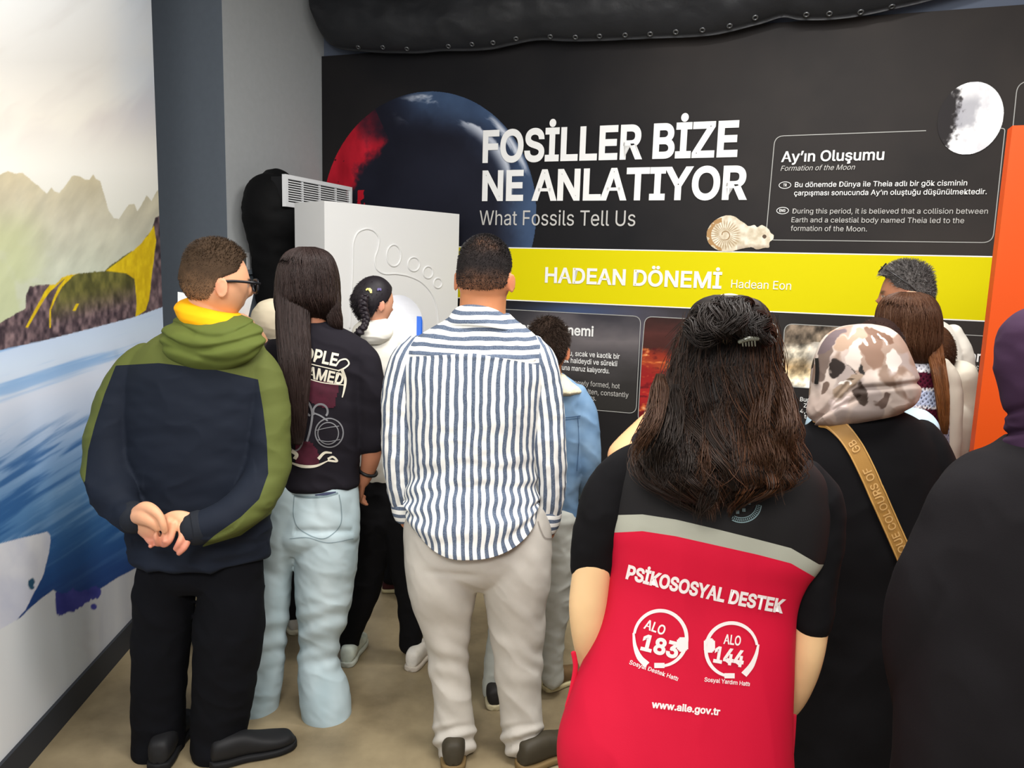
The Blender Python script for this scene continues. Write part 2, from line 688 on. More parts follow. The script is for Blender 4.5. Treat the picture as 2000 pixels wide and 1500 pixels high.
def paint_mural(x, y):
    w1 = n2(x * 0.012, y * 0.012, 5, 3)
    # sky with slanting cloud bands
    d = (y + 0.9 * x + 60 * n2(x * 0.006, y * 0.006, 4, 9))
    cl = sstep(-0.1, 0.5, n2(d * 0.008 + 3, (x - y) * 0.0022, 5, 5) + 0.15)
    C = ramp([(0, (238, 239, 238)), (120, (226, 224, 219)), (230, (246, 241, 230)), (330, (250, 248, 240)), (430, (236, 236, 226))], y)
    C = put(C, cl * sstep(320, 180, y) * 0.75, ramp([(0, (226, 228, 230)), (150, (200, 192, 182)), (300, (206, 196, 200))], y + 0.25 * x))
    C = put(C, sstep(180, 300, x) * sstep(330, 120, y) * (0.55 + 0.45 * w1), np.array([(206, 216, 230)])) * 0.985
    # far mountains
    rx = np.array([-400, -200, -60, 0, 15, 30, 45, 62, 78, 92, 100, 107, 116, 128, 140, 146, 158, 166, 175, 182, 188, 196, 204, 212, 222, 232, 242, 252, 263, 268, 276, 286, 296, 305, 314, 330])
    ry = np.array([380, 300, 345, 340, 334, 340, 338, 352, 366, 378, 366, 375, 376, 362, 344, 342, 344, 352, 352, 340, 350, 354, 382, 412, 426, 427, 412, 400, 399, 412, 402, 381, 394, 376, 366, 350])
    ridge = np.interp(x, rx, ry) + 2 * n2(x * 0.12, y * 0, 3, 21)
    mt = y > ridge
    mc = ramp([(330, (206, 194, 162)), (430, (200, 196, 176)), (520, (202, 206, 188)), (640, (190, 200, 188))], y + 12 * n2(x * 0.05, y * 0.02, 4, 30))
    mc = mc * (1 + 0.10 * n2(x * 0.05 + y * 0.035, y * 0.012 - x * 0.02, 5, 31))[:, None]
    mc = put(mc, sstep(120, 30, x) * sstep(380, 470, y) * 0.6, np.array([(192, 200, 146)]))
    mc = put(mc, sstep(0.1, 0.5, n2(x * 0.02, y * 0.03, 4, 33)) * sstep(440, 560, y) * 0.5, np.array([(206, 210, 200)]))
    C = put(C, mt, mc)
    # headland
    hx = np.array([-500, -100, 0, 22, 38, 50, 50.5, 58, 72, 92, 108, 122, 150, 180, 204, 216, 232, 252, 272, 288, 297, 303, 312, 330])
    hy = np.array([600, 640, 631, 618, 608, 602, 576, 560, 557, 556, 556, 542, 534, 531, 529, 518, 507, 494, 480, 460, 446, 426, 420, 425])
    land = (y > np.interp(x, hx, hy) + 2.2 * n2(x * 0.2, y * 0.1, 3, 41)) & (y < 1000)
    rock = lerp3((46, 36, 44), (146, 122, 124), np.clip(0.5 + 0.8 * n2(x * 0.16, y * 0.07, 5, 43), 0, 1))
    olive = lerp3((70, 70, 34), (124, 120, 60), np.clip(0.5 + 0.8 * n2(x * 0.12, y * 0.05, 5, 44), 0, 1))
    hc = put(rock, sstep(0, 14, x - 112 - 0.35 * (560 - y)) * sstep(14, -4, x - 262) * sstep(640, 575, y + 0.25 * (x - 110)), olive)
    yl = lerp3((196, 160, 8), (242, 214, 30), 0.5 + 0.5 * n2(x * 0.2, y * 0.08, 4, 45))
    ym = poly_mask(x + 3 * w1, y, [(206, 529), (252, 494), (289, 459), (300, 440), (304, 470), (298, 520), (290, 585), (284, 606), (264, 620), (266, 590), (262, 545), (246, 534)])
    hc = put(hc, ym * sstep(-0.75, -0.35, n2(x * 0.16, y * 0.035, 4, 46) + 0.25), yl)
    s1_ = np.abs(x - np.interp(y, [530, 545, 570, 600, 640], [150, 116, 92, 74, 52])) < np.interp(y, [530, 545, 580, 640], [14, 9, 4, 2.5])
    s2_ = np.abs(x - np.interp(y, [536, 560, 580, 606], [140, 118, 108, 98])) < np.interp(y, [536, 560, 606], [6, 3.5, 1.5])
    s3_ = (np.abs(x - 148 + (y - 600) * 0.5) < 3) & (np.abs(y - 600) < 7)
    hc = put(hc, (s1_ | s2_ | s3_) & (y < 640), yl)
    C = put(C, land, hc)
    # sea
    wl_ = np.interp(x, [-900, 0, 90, 180, 260, 322], [860, 684, 664, 641, 620, 598])
    sea = y > wl_
    yy = y + 0.30 * x
    q = yy - 684
    st1 = n2((x + 1.9 * y) * 0.006, (y + 0.30 * x) * 0.05, 5, 51)
    st2 = n2((x * 0.9 + 0.5 * y) * 0.012, (y + 0.62 * x) * 0.075, 5, 52)
    sc = ramp([(0, (196, 214, 240)), (40, (206, 222, 242)), (110, (214, 222, 238)), (175, (190, 206, 230)), (230, (140, 172, 212)), (330, (92, 140, 190)), (420, (46, 96, 154)), (520, (28, 62, 124)), (640, (22, 44, 96))], q)
    sc = put(sc, sstep(0.12, 0.4, st1) * sstep(150, 60, q) * 0.8, np.array([(126, 170, 220)]))
    sc = put(sc, sstep(0.05, 0.45, st2) * sstep(120, 240, q) * 0.7, np.array([(34, 84, 146)]))
    sc = put(sc, sstep(0.1, 0.5, -st2) * sstep(120, 240, q) * sstep(560, 300, q) * 0.55, np.array([(150, 184, 220)]))
    C = put(C, sea, sc)
    # ice
    edge = n2(x * 0.05, y * 0.05, 4, 61)
    berg = poly_mask(x + 1.2 * edge, y + 1.2 * edge, [(-800, 1200), (0, 1062), (60, 1046), (92, 1038), (99, 1046), (95, 1084), (84, 1124), (64, 1164), (50, 1192), (30, 1214), (0, 1230), (-800, 1500)])
    bc = lerp3((206, 210, 226), (240, 242, 246), 0.5 + 0.5 * n2(x * 0.03, y * 0.02, 5, 62))
    bc = put(bc, sstep(1110, 1150, y) * 0.4 * (0.6 + 0.4 * edge), np.array([(190, 196, 222)]))
    bc = put(bc, (np.hypot(x - 62, (y - 1140) * 0.6) < 7) & (edge > -0.2), np.array([(40, 84, 112)]))
    C = put(C, berg, bc)
    shore = np.interp(x, [-800, 0, 40, 62, 84, 104, 110, 118, 150, 196, 230, 264, 330], [1560, 1230, 1206, 1184, 1166, 1152, 1156, 1170, 1166, 1150, 1128, 1110, 1076]) + 1.5 * edge
    ice = y > shore
    ic = ramp([(1100, (206, 210, 214)), (1260, (212, 218, 222)), (1480, (232, 234, 236))], y - 0.3 * x + 40 * n2(x * 0.02, y * 0.004, 4, 63))
    ic = put(ic, sstep(140, 200, x + 20 * edge) * 0.6, lerp3((176, 176, 184), (208, 206, 206), 0.5 + 0.5 * n2(x * 0.07, y * 0.008, 4, 64)))
    ic = put(ic, sstep(60, 10, x) * 0.6, np.array([(240, 243, 245)]))
    C = put(C, ice, ic)
    dr = poly_mask(x + 6 * n2(x * 0.2, y * 0.05, 3, 65), y + 9 * n2(x * 0.14, y * 0.02, 4, 66), [(108, 1160), (140, 1154), (196, 1146), (198, 1158), (186, 1172), (170, 1176), (150, 1190), (112, 1202)])
    C = put(C, dr, lerp3((38, 44, 120), (76, 78, 160), 0.5 + 0.5 * n2(x * 0.05, y * 0.05, 3, 67)))
    C = put(C, np.hypot(x - 183, y - 1185) < 6, np.array([(70, 72, 158)]))
    return np.clip(C, 0, 255)


ns, nz_ = 320, 1000
ss = np.concatenate([np.linspace(s_beg + 0.02, (lw(-60, 800) - L1) @ LD, 40)[:-1], np.linspace((lw(-60, 800) - L1) @ LD, s_end, ns - 39)])
zz = np.linspace(0.105, CEIL - 0.01, nz_)
G = L1[None, None] + LD[None, None] * ss[None, :, None] + ZUP[None, None] * zz[:, None, None]
P = G.reshape(-1, 3)
d_ = P - CAM
zc = np.maximum(d_ @ _fw, 0.25)
mx_, my_ = 1000 + F_PX * (d_ @ _R) / zc, 750 - F_PX * (d_ @ _U) / zc
i_ = np.arange(nz_ - 1)[:, None] * ns + np.arange(ns - 1)[None]
front = Part(P, np.stack([i_, i_ + 1, i_ + ns + 1, i_ + ns], -1).reshape(-1, 4))
front.C = sum(lin(paint_mural(mx_ + ox, my_ + oy)) for ox, oy in ((-0.7, -0.3), (0.3, -0.7), (0.7, 0.3), (-0.3, 0.7))) / 4
back_ = frame_box(L1, LD, LN, ZUP, (s_beg + 0.02, s_end), (-0.0055, -0.0008), (0.105, CEIL - 0.01))
back_.mat = 1
m_mural = mat_col('mural_print', 0.6, 0.25, bump=(900, 0.05, 0.001))
tag(build('landscape_mural', [front, back_], [m_mural, m_white], None, False),
    'large printed landscape mural of mountains, blue sea and ice along the left wall', 'mural')

# ------------------------------------------------------------------ printed exhibit wall
graphic = thing('exhibit_graphic', 'tall black printed fossil exhibit wall with planet, moon and yellow band', 'exhibit panel', tuple(wp(a_left, 0, 0.02)))
B0 = 0.030                                     # face of the board
A0, ZT = a_left + 0.003, wc(640, 112)[1]
A1 = 3.6


def wall_grid(a0, a1, b0, b1, na, nb, off, paint, keep=None):
    a = np.linspace(a0, a1, na)
    b_ = np.linspace(b0, b1, nb)
    AA, BB = np.meshgrid(a, b_)
    P = WO + WT * AA.ravel()[:, None] + ZUP * BB.ravel()[:, None] + WN * off
    x, y = to_px(P)
    i = np.arange(nb - 1)[:, None] * na + np.arange(na - 1)[None]
    Q = np.stack([i, i + 1, i + na + 1, i + na], -1).reshape(-1, 4)
    if keep is not None:
        k = keep(AA.ravel(), BB.ravel())
        Q = Q[k[Q].all(1)]
    p = Part(P, Q)
    p.C = lin(np.clip(paint(x, y, AA.ravel(), BB.ravel()), 0, 255))
    return p


def paint_board(x, y, a, b):
    n = n2(a * 1.3, b * 1.3, 5, 71)
    C = lerp3((21, 21, 24), (58, 53, 50), np.clip(0.08 + 0.55 * sstep(900, 1600, x) + 0.55 * n, 0, 1))  # smoky print, plus the board's sheen towards the right put into its colour
    neb = np.exp(-(((x - 1240) / 150) ** 2 + ((y - 640 - 0.05 * (x - 1240)) / 55) ** 2)) * (0.75 + 0.5 * n2(a * 3, b * 5, 4, 72))
    C = put(C, np.clip(neb * (y > 575), 0, 1), np.array([(118, 112, 126)]))
    bl = np.exp(-(((x - 1120) / 90) ** 2 + ((y - 606) / 16) ** 2)) * (y > 575)
    return put(C, np.clip(bl * 0.8, 0, 1), np.array([(66, 86, 128)]))


m_print = mat_col('exhibit_print', 0.6, 0.15)
m_black = mat('board_edge', (24, 24, 26), 0.5)
pb = frame_box(WO, WT, WN, ZUP, (A0, A1), (0.001, B0 - 0.001), (0, ZT))
pb.mat = 1
bg = wall_grid(A0, A1, 0, ZT, 420, 300, B0, paint_board)
ar_, zr_ = wc(1990, 13.5)
for q in (bg, pb):                             # the print hangs a touch lower at its right end
    q.V[:, 2] *= 1 + (zr_ / ZT - 1) * (((q.V - WO) @ WT) - A0) / (ar_ - A0)
child('board', [bg, pb], [m_print, m_black], graphic, None, False)

m_ink = mat('white_ink', (240, 240, 238), 0.5)
m_inkgrey = mat('pale_grey_ink', (196, 194, 190), 0.5)
m_line = mat('line_ink', (170, 170, 166), 0.5)


def fill_poly(ab, off):
    ab = np.asarray(ab)
    c = ab.mean(0)
    P = [wp(a, b, off) for a, b in ab] + [wp(c[0], c[1], off)]
    n = len(ab)
    return Part(P, [], [(i, (i + 1) % n, n) for i in range(n)])


def ribbon(ab, w, off, closed=False):
    ab = np.asarray(ab, float)
    d = np.gradient(ab, axis=0) if not closed else (np.roll(ab, -1, 0) - np.roll(ab, 1, 0))
    d = d / (np.linalg.norm(d, axis=1, keepdims=True) + 1e-12)
    nn = np.stack([-d[:, 1], d[:, 0]], 1) * w / 2
    P = [wp(a, b, off) for a, b in np.concatenate([ab + nn, ab - nn])]
    n = len(ab)
    rng_ = range(n if closed else n - 1)
    return Part(P, [(i, (i + 1) % n, n + (i + 1) % n, n + i) for i in rng_])


def px_path(pts, rad=0.03, n=8):
    """pixel polyline -> wall coordinates with rounded corners"""
    q = [np.array(wc(*p)) for p in pts]
    out = [q[0]]
    for i in range(1, len(q) - 1):
        u, v = q[i - 1] - q[i], q[i + 1] - q[i]
        r = min(rad, np.linalg.norm(u) / 2.2, np.linalg.norm(v) / 2.2)
        p0, p1 = q[i] + u / np.linalg.norm(u) * r, q[i] + v / np.linalg.norm(v) * r
        for t in np.linspace(0, 1, n):
            out.append(p0 * (1 - t) ** 2 + q[i] * 2 * t * (1 - t) + p1 * t ** 2)
    out.append(q[-1])
    return np.array(out)


def wtext(s, lx, ly, rx, cap, bold=0.0, shear=0.0, off=0.0365, right=None, space=1.0):
    """one printed line: left end lx, right end rx on a level baseline through (lx, ly) (or through (rx, right))"""
    if right is not None:
        a1, b0 = wc(rx, right)
        yy = right
        for _ in range(4):
            a0 = wc(lx, yy)[0]
            yy = to_px(wp(a0, b0))[1]
    else:
        a0, b0 = wc(lx, ly)
        yy = ly
        for _ in range(4):
            a1 = wc(rx, yy)[0]
            yy = to_px(wp(a1, b0))[1]
    xm = (lx + rx) / 2
    ym = to_px(wp((a0 + a1) / 2, b0))[1]
    ch = wc(xm, ym - cap)[1] - b0
    V, Q, T = text_mesh(s, bold, space, shear)
    x0, x1 = V[:, 0].min(), V[:, 0].max()
    sx, sy = (a1 - a0) / (x1 - x0), ch / cap_h()
    P = [wp(a0 + (v[0] - x0) * sx, b0 + v[1] * sy, off + 0.00003 * v[2]) for v in V]
    return Part(P, Q, T)


# planet: a disc through three rim points of the print
pa = np.array([wc(641, 366), wc(822, 182), wc(1051, 430)])
M_ = np.array([[2 * (pa[1] - pa[0])[0], 2 * (pa[1] - pa[0])[1]], [2 * (pa[2] - pa[0])[0], 2 * (pa[2] - pa[0])[1]]])
rhs = np.array([(pa[1] ** 2).sum() - (pa[0] ** 2).sum(), (pa[2] ** 2).sum() - (pa[0] ** 2).sum()])
pc = np.linalg.solve(M_, rhs)
PR = np.linalg.norm(pa[0] - pc)


def paint_planet(x, y, a, b):
    u, v = (a - pc[0]) / PR, (b - pc[1]) / PR
    r = np.hypot(u, v)
    ang = np.degrees(np.arctan2(v, u))
    n = n2(u * 3, v * 3, 5, 81)
    C = lerp3((20, 21, 32), (34, 36, 50), 0.5 + 0.5 * n)
    # bluish limb, top and right
    lim = sstep(0.62, 0.98, r + 0.1 * n) * sstep(118, 84, ang) * sstep(-60, -20, ang)
    C = put(C, np.clip(lim * 0.8, 0, 1), lerp3((48, 66, 98), (92, 122, 160), 0.5 + 0.5 * n))
    cl = sstep(0.05, 0.36, n2(u * 4 + v * 3, (r * 9) + n, 5, 83)) * sstep(0.74, 0.86, r) * sstep(1.0, 0.96, r) * sstep(112, 90, ang) * sstep(-4, 14, ang)
    C = put(C, cl, np.array([(206, 212, 224)]))
    w = n2(u * 7, v * 7, 5, 84)
    red = sstep(0.70, 0.80, r + 0.16 * w) * (ang > 118) * sstep(112, 138, ang + 14 * w) + (ang < -150) * sstep(0.72, 0.8, r)
    C = put(C, np.clip(red, 0, 1), lerp3((150, 18, 34), (226, 40, 60), 0.5 + 0.5 * n2(u * 9, v * 5, 4, 85)))
    vein = (np.abs(u + 0.66 + 0.10 * n2(u * 2, v * 6, 4, 86) - 0.35 * (v + 0.02)) < 0.035) & (v < 0.22) & (v > -0.3) & (w > -0.3)
    C = put(C, vein, np.array([(190, 26, 44)]))
    hole = (w < -0.42) & (red > 0.5)
    return put(C, hole * 0.8, np.array([(44, 14, 24)]))


zb_top = wc(1003, 485)[1]
child('planet_print', wall_grid(pc[0] - PR, pc[0] + PR, max(zb_top, pc[1] - PR), pc[1] + PR, 420, 400, B0 + 0.0015, paint_planet,
                                lambda a, b: np.hypot(a - pc[0], b - pc[1]) <= PR), m_print, graphic, 'dark planet print with a red glowing edge', False)

mc_ = np.array(wc(1892, 234))
MR = abs(wc(1957, 232)[0] - mc_[0])
MRb = abs(wc(1892, 163)[1] - mc_[1])


def paint_moon(x, y, a, b):
    u, v = (a - mc_[0]) / MR, (b - mc_[1]) / MRb
    n = n2(u * 2.4, v * 2.4, 5, 91)
    f_ = n2(u * 9, v * 9, 4, 92)
    C = lerp3((214, 214, 220), (255, 255, 255), np.clip(0.72 + 0.9 * n + 0.2 * f_, 0, 1))
    mare = sstep(0.05, 0.5, n2(u * 1.9 + 4, v * 1.9, 4, 93) + 0.25 - 0.6 * np.abs(u + 0.15)) * sstep(0.8, 0.4, np.hypot(u, v))
    C = put(C, mare * 0.6, np.array([(140, 140, 150)]))
    t = u + 0.62 - 0.12 * v + 0.25 * f_ - 0.55 * np.sqrt(np.clip(1 - v * v, 0, 1)) + 0.45
    return put(C, sstep(0.28, -0.02, t), np.array([(46, 43, 44)]))


child('moon_print', wall_grid(mc_[0] - MR, mc_[0] + MR, mc_[1] - MRb, mc_[1] + MRb, 180, 180, B0 + 0.006, paint_moon,
                              lambda a, b: np.hypot((a - mc_[0]) / MR, (b - mc_[1]) / MRb) <= 1), m_print, graphic, 'white moon print, its left side fading into black', False)

# yellow band
ya0 = wc(880, 483)[0]
yt, yb_ = wc(1300, 491)[1], wc(1300, 598)[1]
m_yellow = mat('yellow_print', (220, 208, 0), 0.6, 0.12)
child('yellow_band', frame_box(WO, WT, WN, ZUP, (ya0, A1 - 0.01), (B0, B0 + 0.002), (yb_, yt)), m_yellow, graphic, 'bright yellow period band', False)
child('band_edge', [frame_box(WO, WT, WN, ZUP, (ya0, A1 - 0.01), (B0, B0 + 0.0025), (z_, z_ + 0.006)) for z_ in (yt, yb_ - 0.006)], m_ink, graphic, None, False)

# ammonite print lying on the band
am = [(1381, 462), (1383, 450), (1391, 437), (1404, 427), (1422, 421), (1437, 424), (1448, 432), (1455, 436), (1463, 442), (1475, 440), (1480, 444), (1488, 440), (1497, 444), (1503, 449), (1506, 455),
      (1512, 460), (1511, 468), (1504, 474), (1503, 484), (1494, 485), (1478, 488), (1470, 484), (1440, 489), (1430, 492), (1410, 491), (1395, 485), (1385, 475)]
amab = spline(np.array([wc(*p) for p in am] + [wc(*am[0])]), 160)
axl = (amab[:, 0].min(), amab[:, 0].max(), amab[:, 1].min(), amab[:, 1].max())


def paint_ammonite(x, y, a, b):
    n = n2(x * 0.12, y * 0.12, 5, 101)
    C = lerp3((196, 180, 150), (240, 232, 214), np.clip(0.6 + 0.8 * n, 0, 1))
    dx, dy = x - 1416, (y - 459) * 1.05
    r, t = np.hypot(dx, dy), np.arctan2(dy, dx)
    inside = r < 36
    sp = (t / (2 * np.pi) * 14 + r * 0.0)
    rib = sstep(0.3, 0.75, np.sin(t * 30)) * sstep(9, 14, r) * sstep(33, 24, r)
    C = put(C, inside * rib * 0.65, np.array([(142, 108, 66)]))
    wh = np.abs(((r - sp) % 14) - 7) < 1.2
    C = put(C, (r < 11) & (np.abs(r - 9 - t) < 1.0), np.array([(150, 118, 80)]))
    C = put(C, inside & (r > 27) & (dx < -6) & (n > -0.1), np.array([(176, 138, 92)]))
    C = put(C, (np.hypot((x - 1493), (y - 462)) < 4), np.array([(96, 80, 66)]))
    return put(C, sstep(474, 486, y) * (x > 1440) * 0.5, np.array([(142, 122, 108)]))


child('ammonite_print', wall_grid(*axl[:2], *axl[2:], 200, 110, B0 + 0.005, paint_ammonite, lambda a, b: poly_mask(a, b, amab)), m_print, graphic, 'cream ammonite fossil print', False)

# titles
child('title_lettering', wtext('FOSİLLER BİZE', 947, 317, 1441, 61, 0.028), m_ink, graphic, None, False)
child('title_lettering', wtext('NE ANLATIYOR', 946, 391, 1460, 57, 0.028), m_ink, graphic, None, False)
child('subtitle_lettering', wtext('What Fossils Tell Us', 941, 440, 1243, 29, -0.012), m_inkgrey, graphic, None, False)
child('period_lettering', wtext('HADEAN DÖNEMİ', 1068, 551, 1410, 29, 0.02), m_ink, graphic, None, False)
child('period_lettering', wtext('Hadean Eon', 1429, 562, 1545, 16, -0.01), m_ink, graphic, None, False)

# moon card
child('card_outline', ribbon(px_path([(1807, 257.5), (1514, 268), (1496, 469), (1936, 474.5), (1960, 253), (1945, 253)], 0.045), 0.004, B0 + 0.003), m_line, graphic, None, False)
for ln in (wtext('Ay’ın Oluşumu', 1526, 318, 1725, 20, 0.016),
    wtext('Bu dönemde Dünya ile Theia adlı bir gök cisminin', 1552.5, 367, 1886, 10, 0.006),
    wtext('çarpışması sonucunda Ay’ın oluştuğu düşünülmektedir.', 1551, 383, 1924, 10, 0.006),):
    child('card_lettering', ln, m_ink, graphic, None, False)
for ln in (wtext('Formation of the Moon', 1525, 335.5, 1669, 10, -0.004, 0.25),
    wtext('During this period, it is believed that a collision between', 1548, 418, 1926, 10),
    wtext('Earth and a celestial body named Theia led to the', 1546, 435, 1880, 10),
    wtext('formation of the Moon.', 1544.5, 451.5, 1692, 10),):
    child('card_lettering', ln, m_inkgrey, graphic, None, False)
for s_, cx, cy in (('TR', 1533.5, 363), ('ENG', 1529, 412.3)):
    e0 = np.array(wc(cx, cy))
    rr = np.array([abs(wc(cx + 11.5, cy)[0] - e0[0]), abs(wc(cx, cy - 6.3)[1] - e0[1])])
    t = np.linspace(0, 2 * np.pi, 33)[:-1]
    w_ = 3.5 if s_ == 'TR' else 6.5
    child('language_badge', [ribbon(e0 + np.stack([np.cos(t), np.sin(t)], 1) * rr, 0.003, B0 + 0.003, True),
                             wtext(s_, cx - w_, cy + 2.6, cx + w_, 5.2, 0.02)], m_ink, graphic, None, False)
child('card_outline', ribbon(px_path([(1974, 262), (1984, 163), (2060, 158)], 0.05), 0.004, B0 + 0.003), m_line, graphic, None, False)

# lower left card
lc = px_path([(900, 599), (1254, 617.5), (1244.5, 806), (900, 776)], 0.045)


def paint_card(x, y, a, b):
    n = n2(x * 0.012, y * 0.02, 5, 111)
    C = ramp([(600, (60, 58, 64)), (650, (112, 106, 108)), (690, (84, 80, 82)), (740, (50, 48, 47)), (810, (46, 44, 42))], y - 0.06 * (x - 1100) + 28 * n)
    return put(C, sstep(1090, 990, x) * 0.7, np.array([(38, 38, 42)]))


child('card_panel', wall_grid(lc[:, 0].min(), lc[:, 0].max(), lc[:, 1].min(), lc[:, 1].max(), 160, 100, B0 + 0.0015, paint_card, lambda a, b: poly_mask(a, b, lc)), m_print, graphic, None, False)
child('card_outline', ribbon(lc, 0.004, B0 + 0.003), m_line, graphic, None, False)
for ln in (wtext('Başlangıç Dönemi', 979, 0, 1162, 18, 0.02, right=656),
    wtext('Dünya yeni oluştuğu, sıcak ve kaotik bir', 1027, 0, 1213, 9.5, 0.008, right=700),
    wtext('erimiş ve çok sıcak haldeydi ve sürekli', 1027, 0, 1208, 9.5, 0.008, right=714),
    wtext('göktaşı yağmuruna maruz kalıyordu.', 1035, 0, 1193, 9.5, 0.008, right=728),):
    child('card_lettering', ln, m_ink, graphic, None, False)
for ln in (wtext('The Earth is newly formed, hot', 1066, 0, 1213, 9.5, right=757.5),
    wtext('and it was molten, constantly', 1082, 0, 1230, 9.5, right=774.5),
    wtext('meteor showers.', 1092, 0, 1167, 9.5, right=781),):
    child('card_lettering', ln, m_inkgrey, graphic, None, False)


def paint_lava(x, y, a, b):
    n = n2(x * 0.02, y * 0.05, 5, 121)
    n_ = n2(x * 0.05, y * 0.12, 5, 122)
    C = ramp([(615, (52, 34, 32)), (650, (84, 46, 42)), (672, (70, 38, 34)), (690, (150, 52, 34)), (705, (168, 70, 40)), (730, (150, 34, 34)), (770, (176, 40, 40)), (800, (120, 26, 30)), (830, (90, 22, 28))], y - 0.05 * (x - 1260) + 22 * n)
    C = put(C, sstep(0.25, 0.5, n_) * (y > 680) * 0.8, np.array([(226, 120, 60)]))
    C = put(C, sstep(0.45, 0.6, n_) * (y > 680) * 0.7, np.array([(246, 200, 150)]))
    return put(C, sstep(0.2, 0.5, -n_) * (y > 680) * 0.6, np.array([(70, 16, 24)]))


lv = px_path([(1255, 700), (1262, 617.5), (1520, 631), (1508, 846), (1248, 823), (1255, 700)], 0.045)
child('lava_photo', wall_grid(lv[:, 0].min(), lv[:, 0].max(), lv[:, 1].min(), lv[:, 1].max(), 220, 180, B0 + 0.0015, paint_lava, lambda a, b: poly_mask(a, b, lv)), m_print, graphic, 'red molten lava photo print', False)
child('card_outline', ribbon(lv, 0.004, B0 + 0.003), m_line, graphic, None, False)


def paint_rock(x, y, a, b):
    n = n2(x * 0.02 + y * 0.008, y * 0.03, 5, 131)
    n_ = n2(x * 0.06, y * 0.05, 5, 132)
    C = ramp([(630, (120, 106, 92)), (668, (110, 98, 84)), (676, (196, 186, 168)), (700, (206, 196, 176)), (716, (168, 142, 104)), (735, (206, 190, 156)), (756, (236, 230, 214))], y - 0.05 * (x - 1530) + 16 * n)
    C = C * (1 + 0.75 * n_ + 0.35 * n2(x * 0.16 + y * 0.05, y * 0.12, 4, 133))[:, None]
    return put(C, sstep(1570, 1600, x + 10 * n) * (y > 668) * (y < 720) * 0.7, np.array([(226, 220, 210)]))


rk = px_path([(1529, 700), (1533, 631.5), (1742, 643), (1733, 769), (1526, 752), (1529, 700)], 0.045)
child('rock_photo', wall_grid(rk[:, 0].min(), rk[:, 0].max(), rk[:, 1].min(), rk[:, 1].max(), 200, 130, B0 + 0.0015, paint_rock, lambda a, b: poly_mask(a, b, rk)), m_print, graphic, 'pale rock photo print', False)
child('card_outline', ribbon(rk, 0.004, B0 + 0.003), m_line, graphic, None, False)
for ln in (wtext('Bugün bilinen en', 1562.5, 781.5, 1648, 8, 0.008), wtext('Zirkon kristali', 1569.5, 793.5, 1640, 8, 0.008),
    wtext('4,4 milyar yıl', 1562.5, 804, 1640, 8, 0.008), wtext('tarihlidir.', 1570.5, 815, 1622, 8, 0.008),):
    child('card_lettering', ln, m_ink, graphic, None, False)
child('card_outline', ribbon(px_path([(1790, 880), (1796, 648), (2100, 666)], 0.045), 0.004, B0 + 0.003), m_line, graphic, None, False)
for ln in (wtext('Kayaları', 1829, 700, 1917, 19, 0.02), wtext('ve gök', 1880, 755.5, 1915, 10, 0.008), wtext('susuz', 1885, 779, 1918, 10, 0.008),):
    child('card_lettering', ln, m_ink, graphic, None, False)
for ln in (wtext('The First', 1862, 719, 1913, 12, -0.004, 0.25),):
    child('card_lettering', ln, m_inkgrey, graphic, None, False)

# ------------------------------------------------------------------ black tarpaulin hung along the top of the wall, with eyelets
be = np.array([(626, -60), (626, 0), (630, 50), (641, 82), (660, 95), (705, 101), (810, 105), (862, 101), (950, 98), (1000, 89), (1048, 80), (1125, 82), (1210, 79), (1300, 75), (1387, 70), (1440, 59.5),
               (1490, 46), (1531, 35), (1562, 40), (1650, 37), (1755, 17), (1825, 0), (1950, -36), (2100, -80), (2300, -120)], float)
NB, NV = 260, 50
bs = spline(np.concatenate([be, np.zeros((len(be), 1))], 1), NB)[:, :2]
TP = []
for i, (x, y) in enumerate(bs):
    P0 = on_plane(x, y, WO + WN * 0.10, WN)
    a0_, b0_ = (P0 - WO) @ WT, P0[2]
    TP.append((a0_, min(b0_, CEIL - 0.06)))
TP = np.array(TP)
vv_ = np.linspace(0, 1, NV)
AA = np.repeat(TP[:, :1], NV, 1)
BB = TP[:, 1:] + (CEIL - 0.02 - TP[:, 1:]) * vv_[None]
off = 0.10 + 0.13 * np.sin(np.pi * np.clip(vv_, 0, 1) ** 0.7)[None] + 0 * AA
hN = fbm(np.stack([AA.ravel() * 3.2, BB.ravel() * 5 + AA.ravel() * 1.5, 0 * AA.ravel()], 1), 4, 140).reshape(AA.shape)
off = off + 0.035 * (1 - 2 * np.abs(hN)) * (0.3 + 0.7 * vv_[None])
P = (WO + WT * AA.ravel()[:, None] + ZUP * BB.ravel()[:, None] + WN * off.ravel()[:, None])
P2 = (WO + WT * AA.ravel()[:, None] + ZUP * BB.ravel()[:, None] + WN * (off.ravel()[:, None] - 0.006))
i_ = np.arange(NB - 1)[:, None] * NV + np.arange(NV - 1)[None]
Q_ = np.stack([i_, i_ + NV, i_ + NV + 1, i_ + 1], -1).reshape(-1, 4)
nP = len(P)
rim = [(k * NV, (k + 1) * NV, (k + 1) * NV + nP, k * NV + nP) for k in range(NB - 1)]
tarp_p = Part(np.concatenate([P, P2]), np.concatenate([Q_, Q_[:, ::-1] + nP, np.array(rim)]))
m_tarp = mat('black_tarpaulin', (34, 35, 38), 0.5, 0.35, bump=(60, 0.25, 0.004), var=0.2, vscale=4)
tarp = thing('tarpaulin', 'black tarpaulin with metal eyelets hung along the top of the exhibit wall', 'tarpaulin', tuple(wp(a_left, CEIL - 0.02, 0.1)))
child('sheet', tarp_p, m_tarp, tarp)
bvh_t = BVHTree.FromPolygons([Vector(v) for v in P], [tuple(q) for q in Q_])
m_eye = mat('eyelet_metal', (120, 122, 124), 0.35, 0.6)
m_eye.node_tree.nodes['Principled BSDF'].inputs['Metallic'].default_value = 0.8


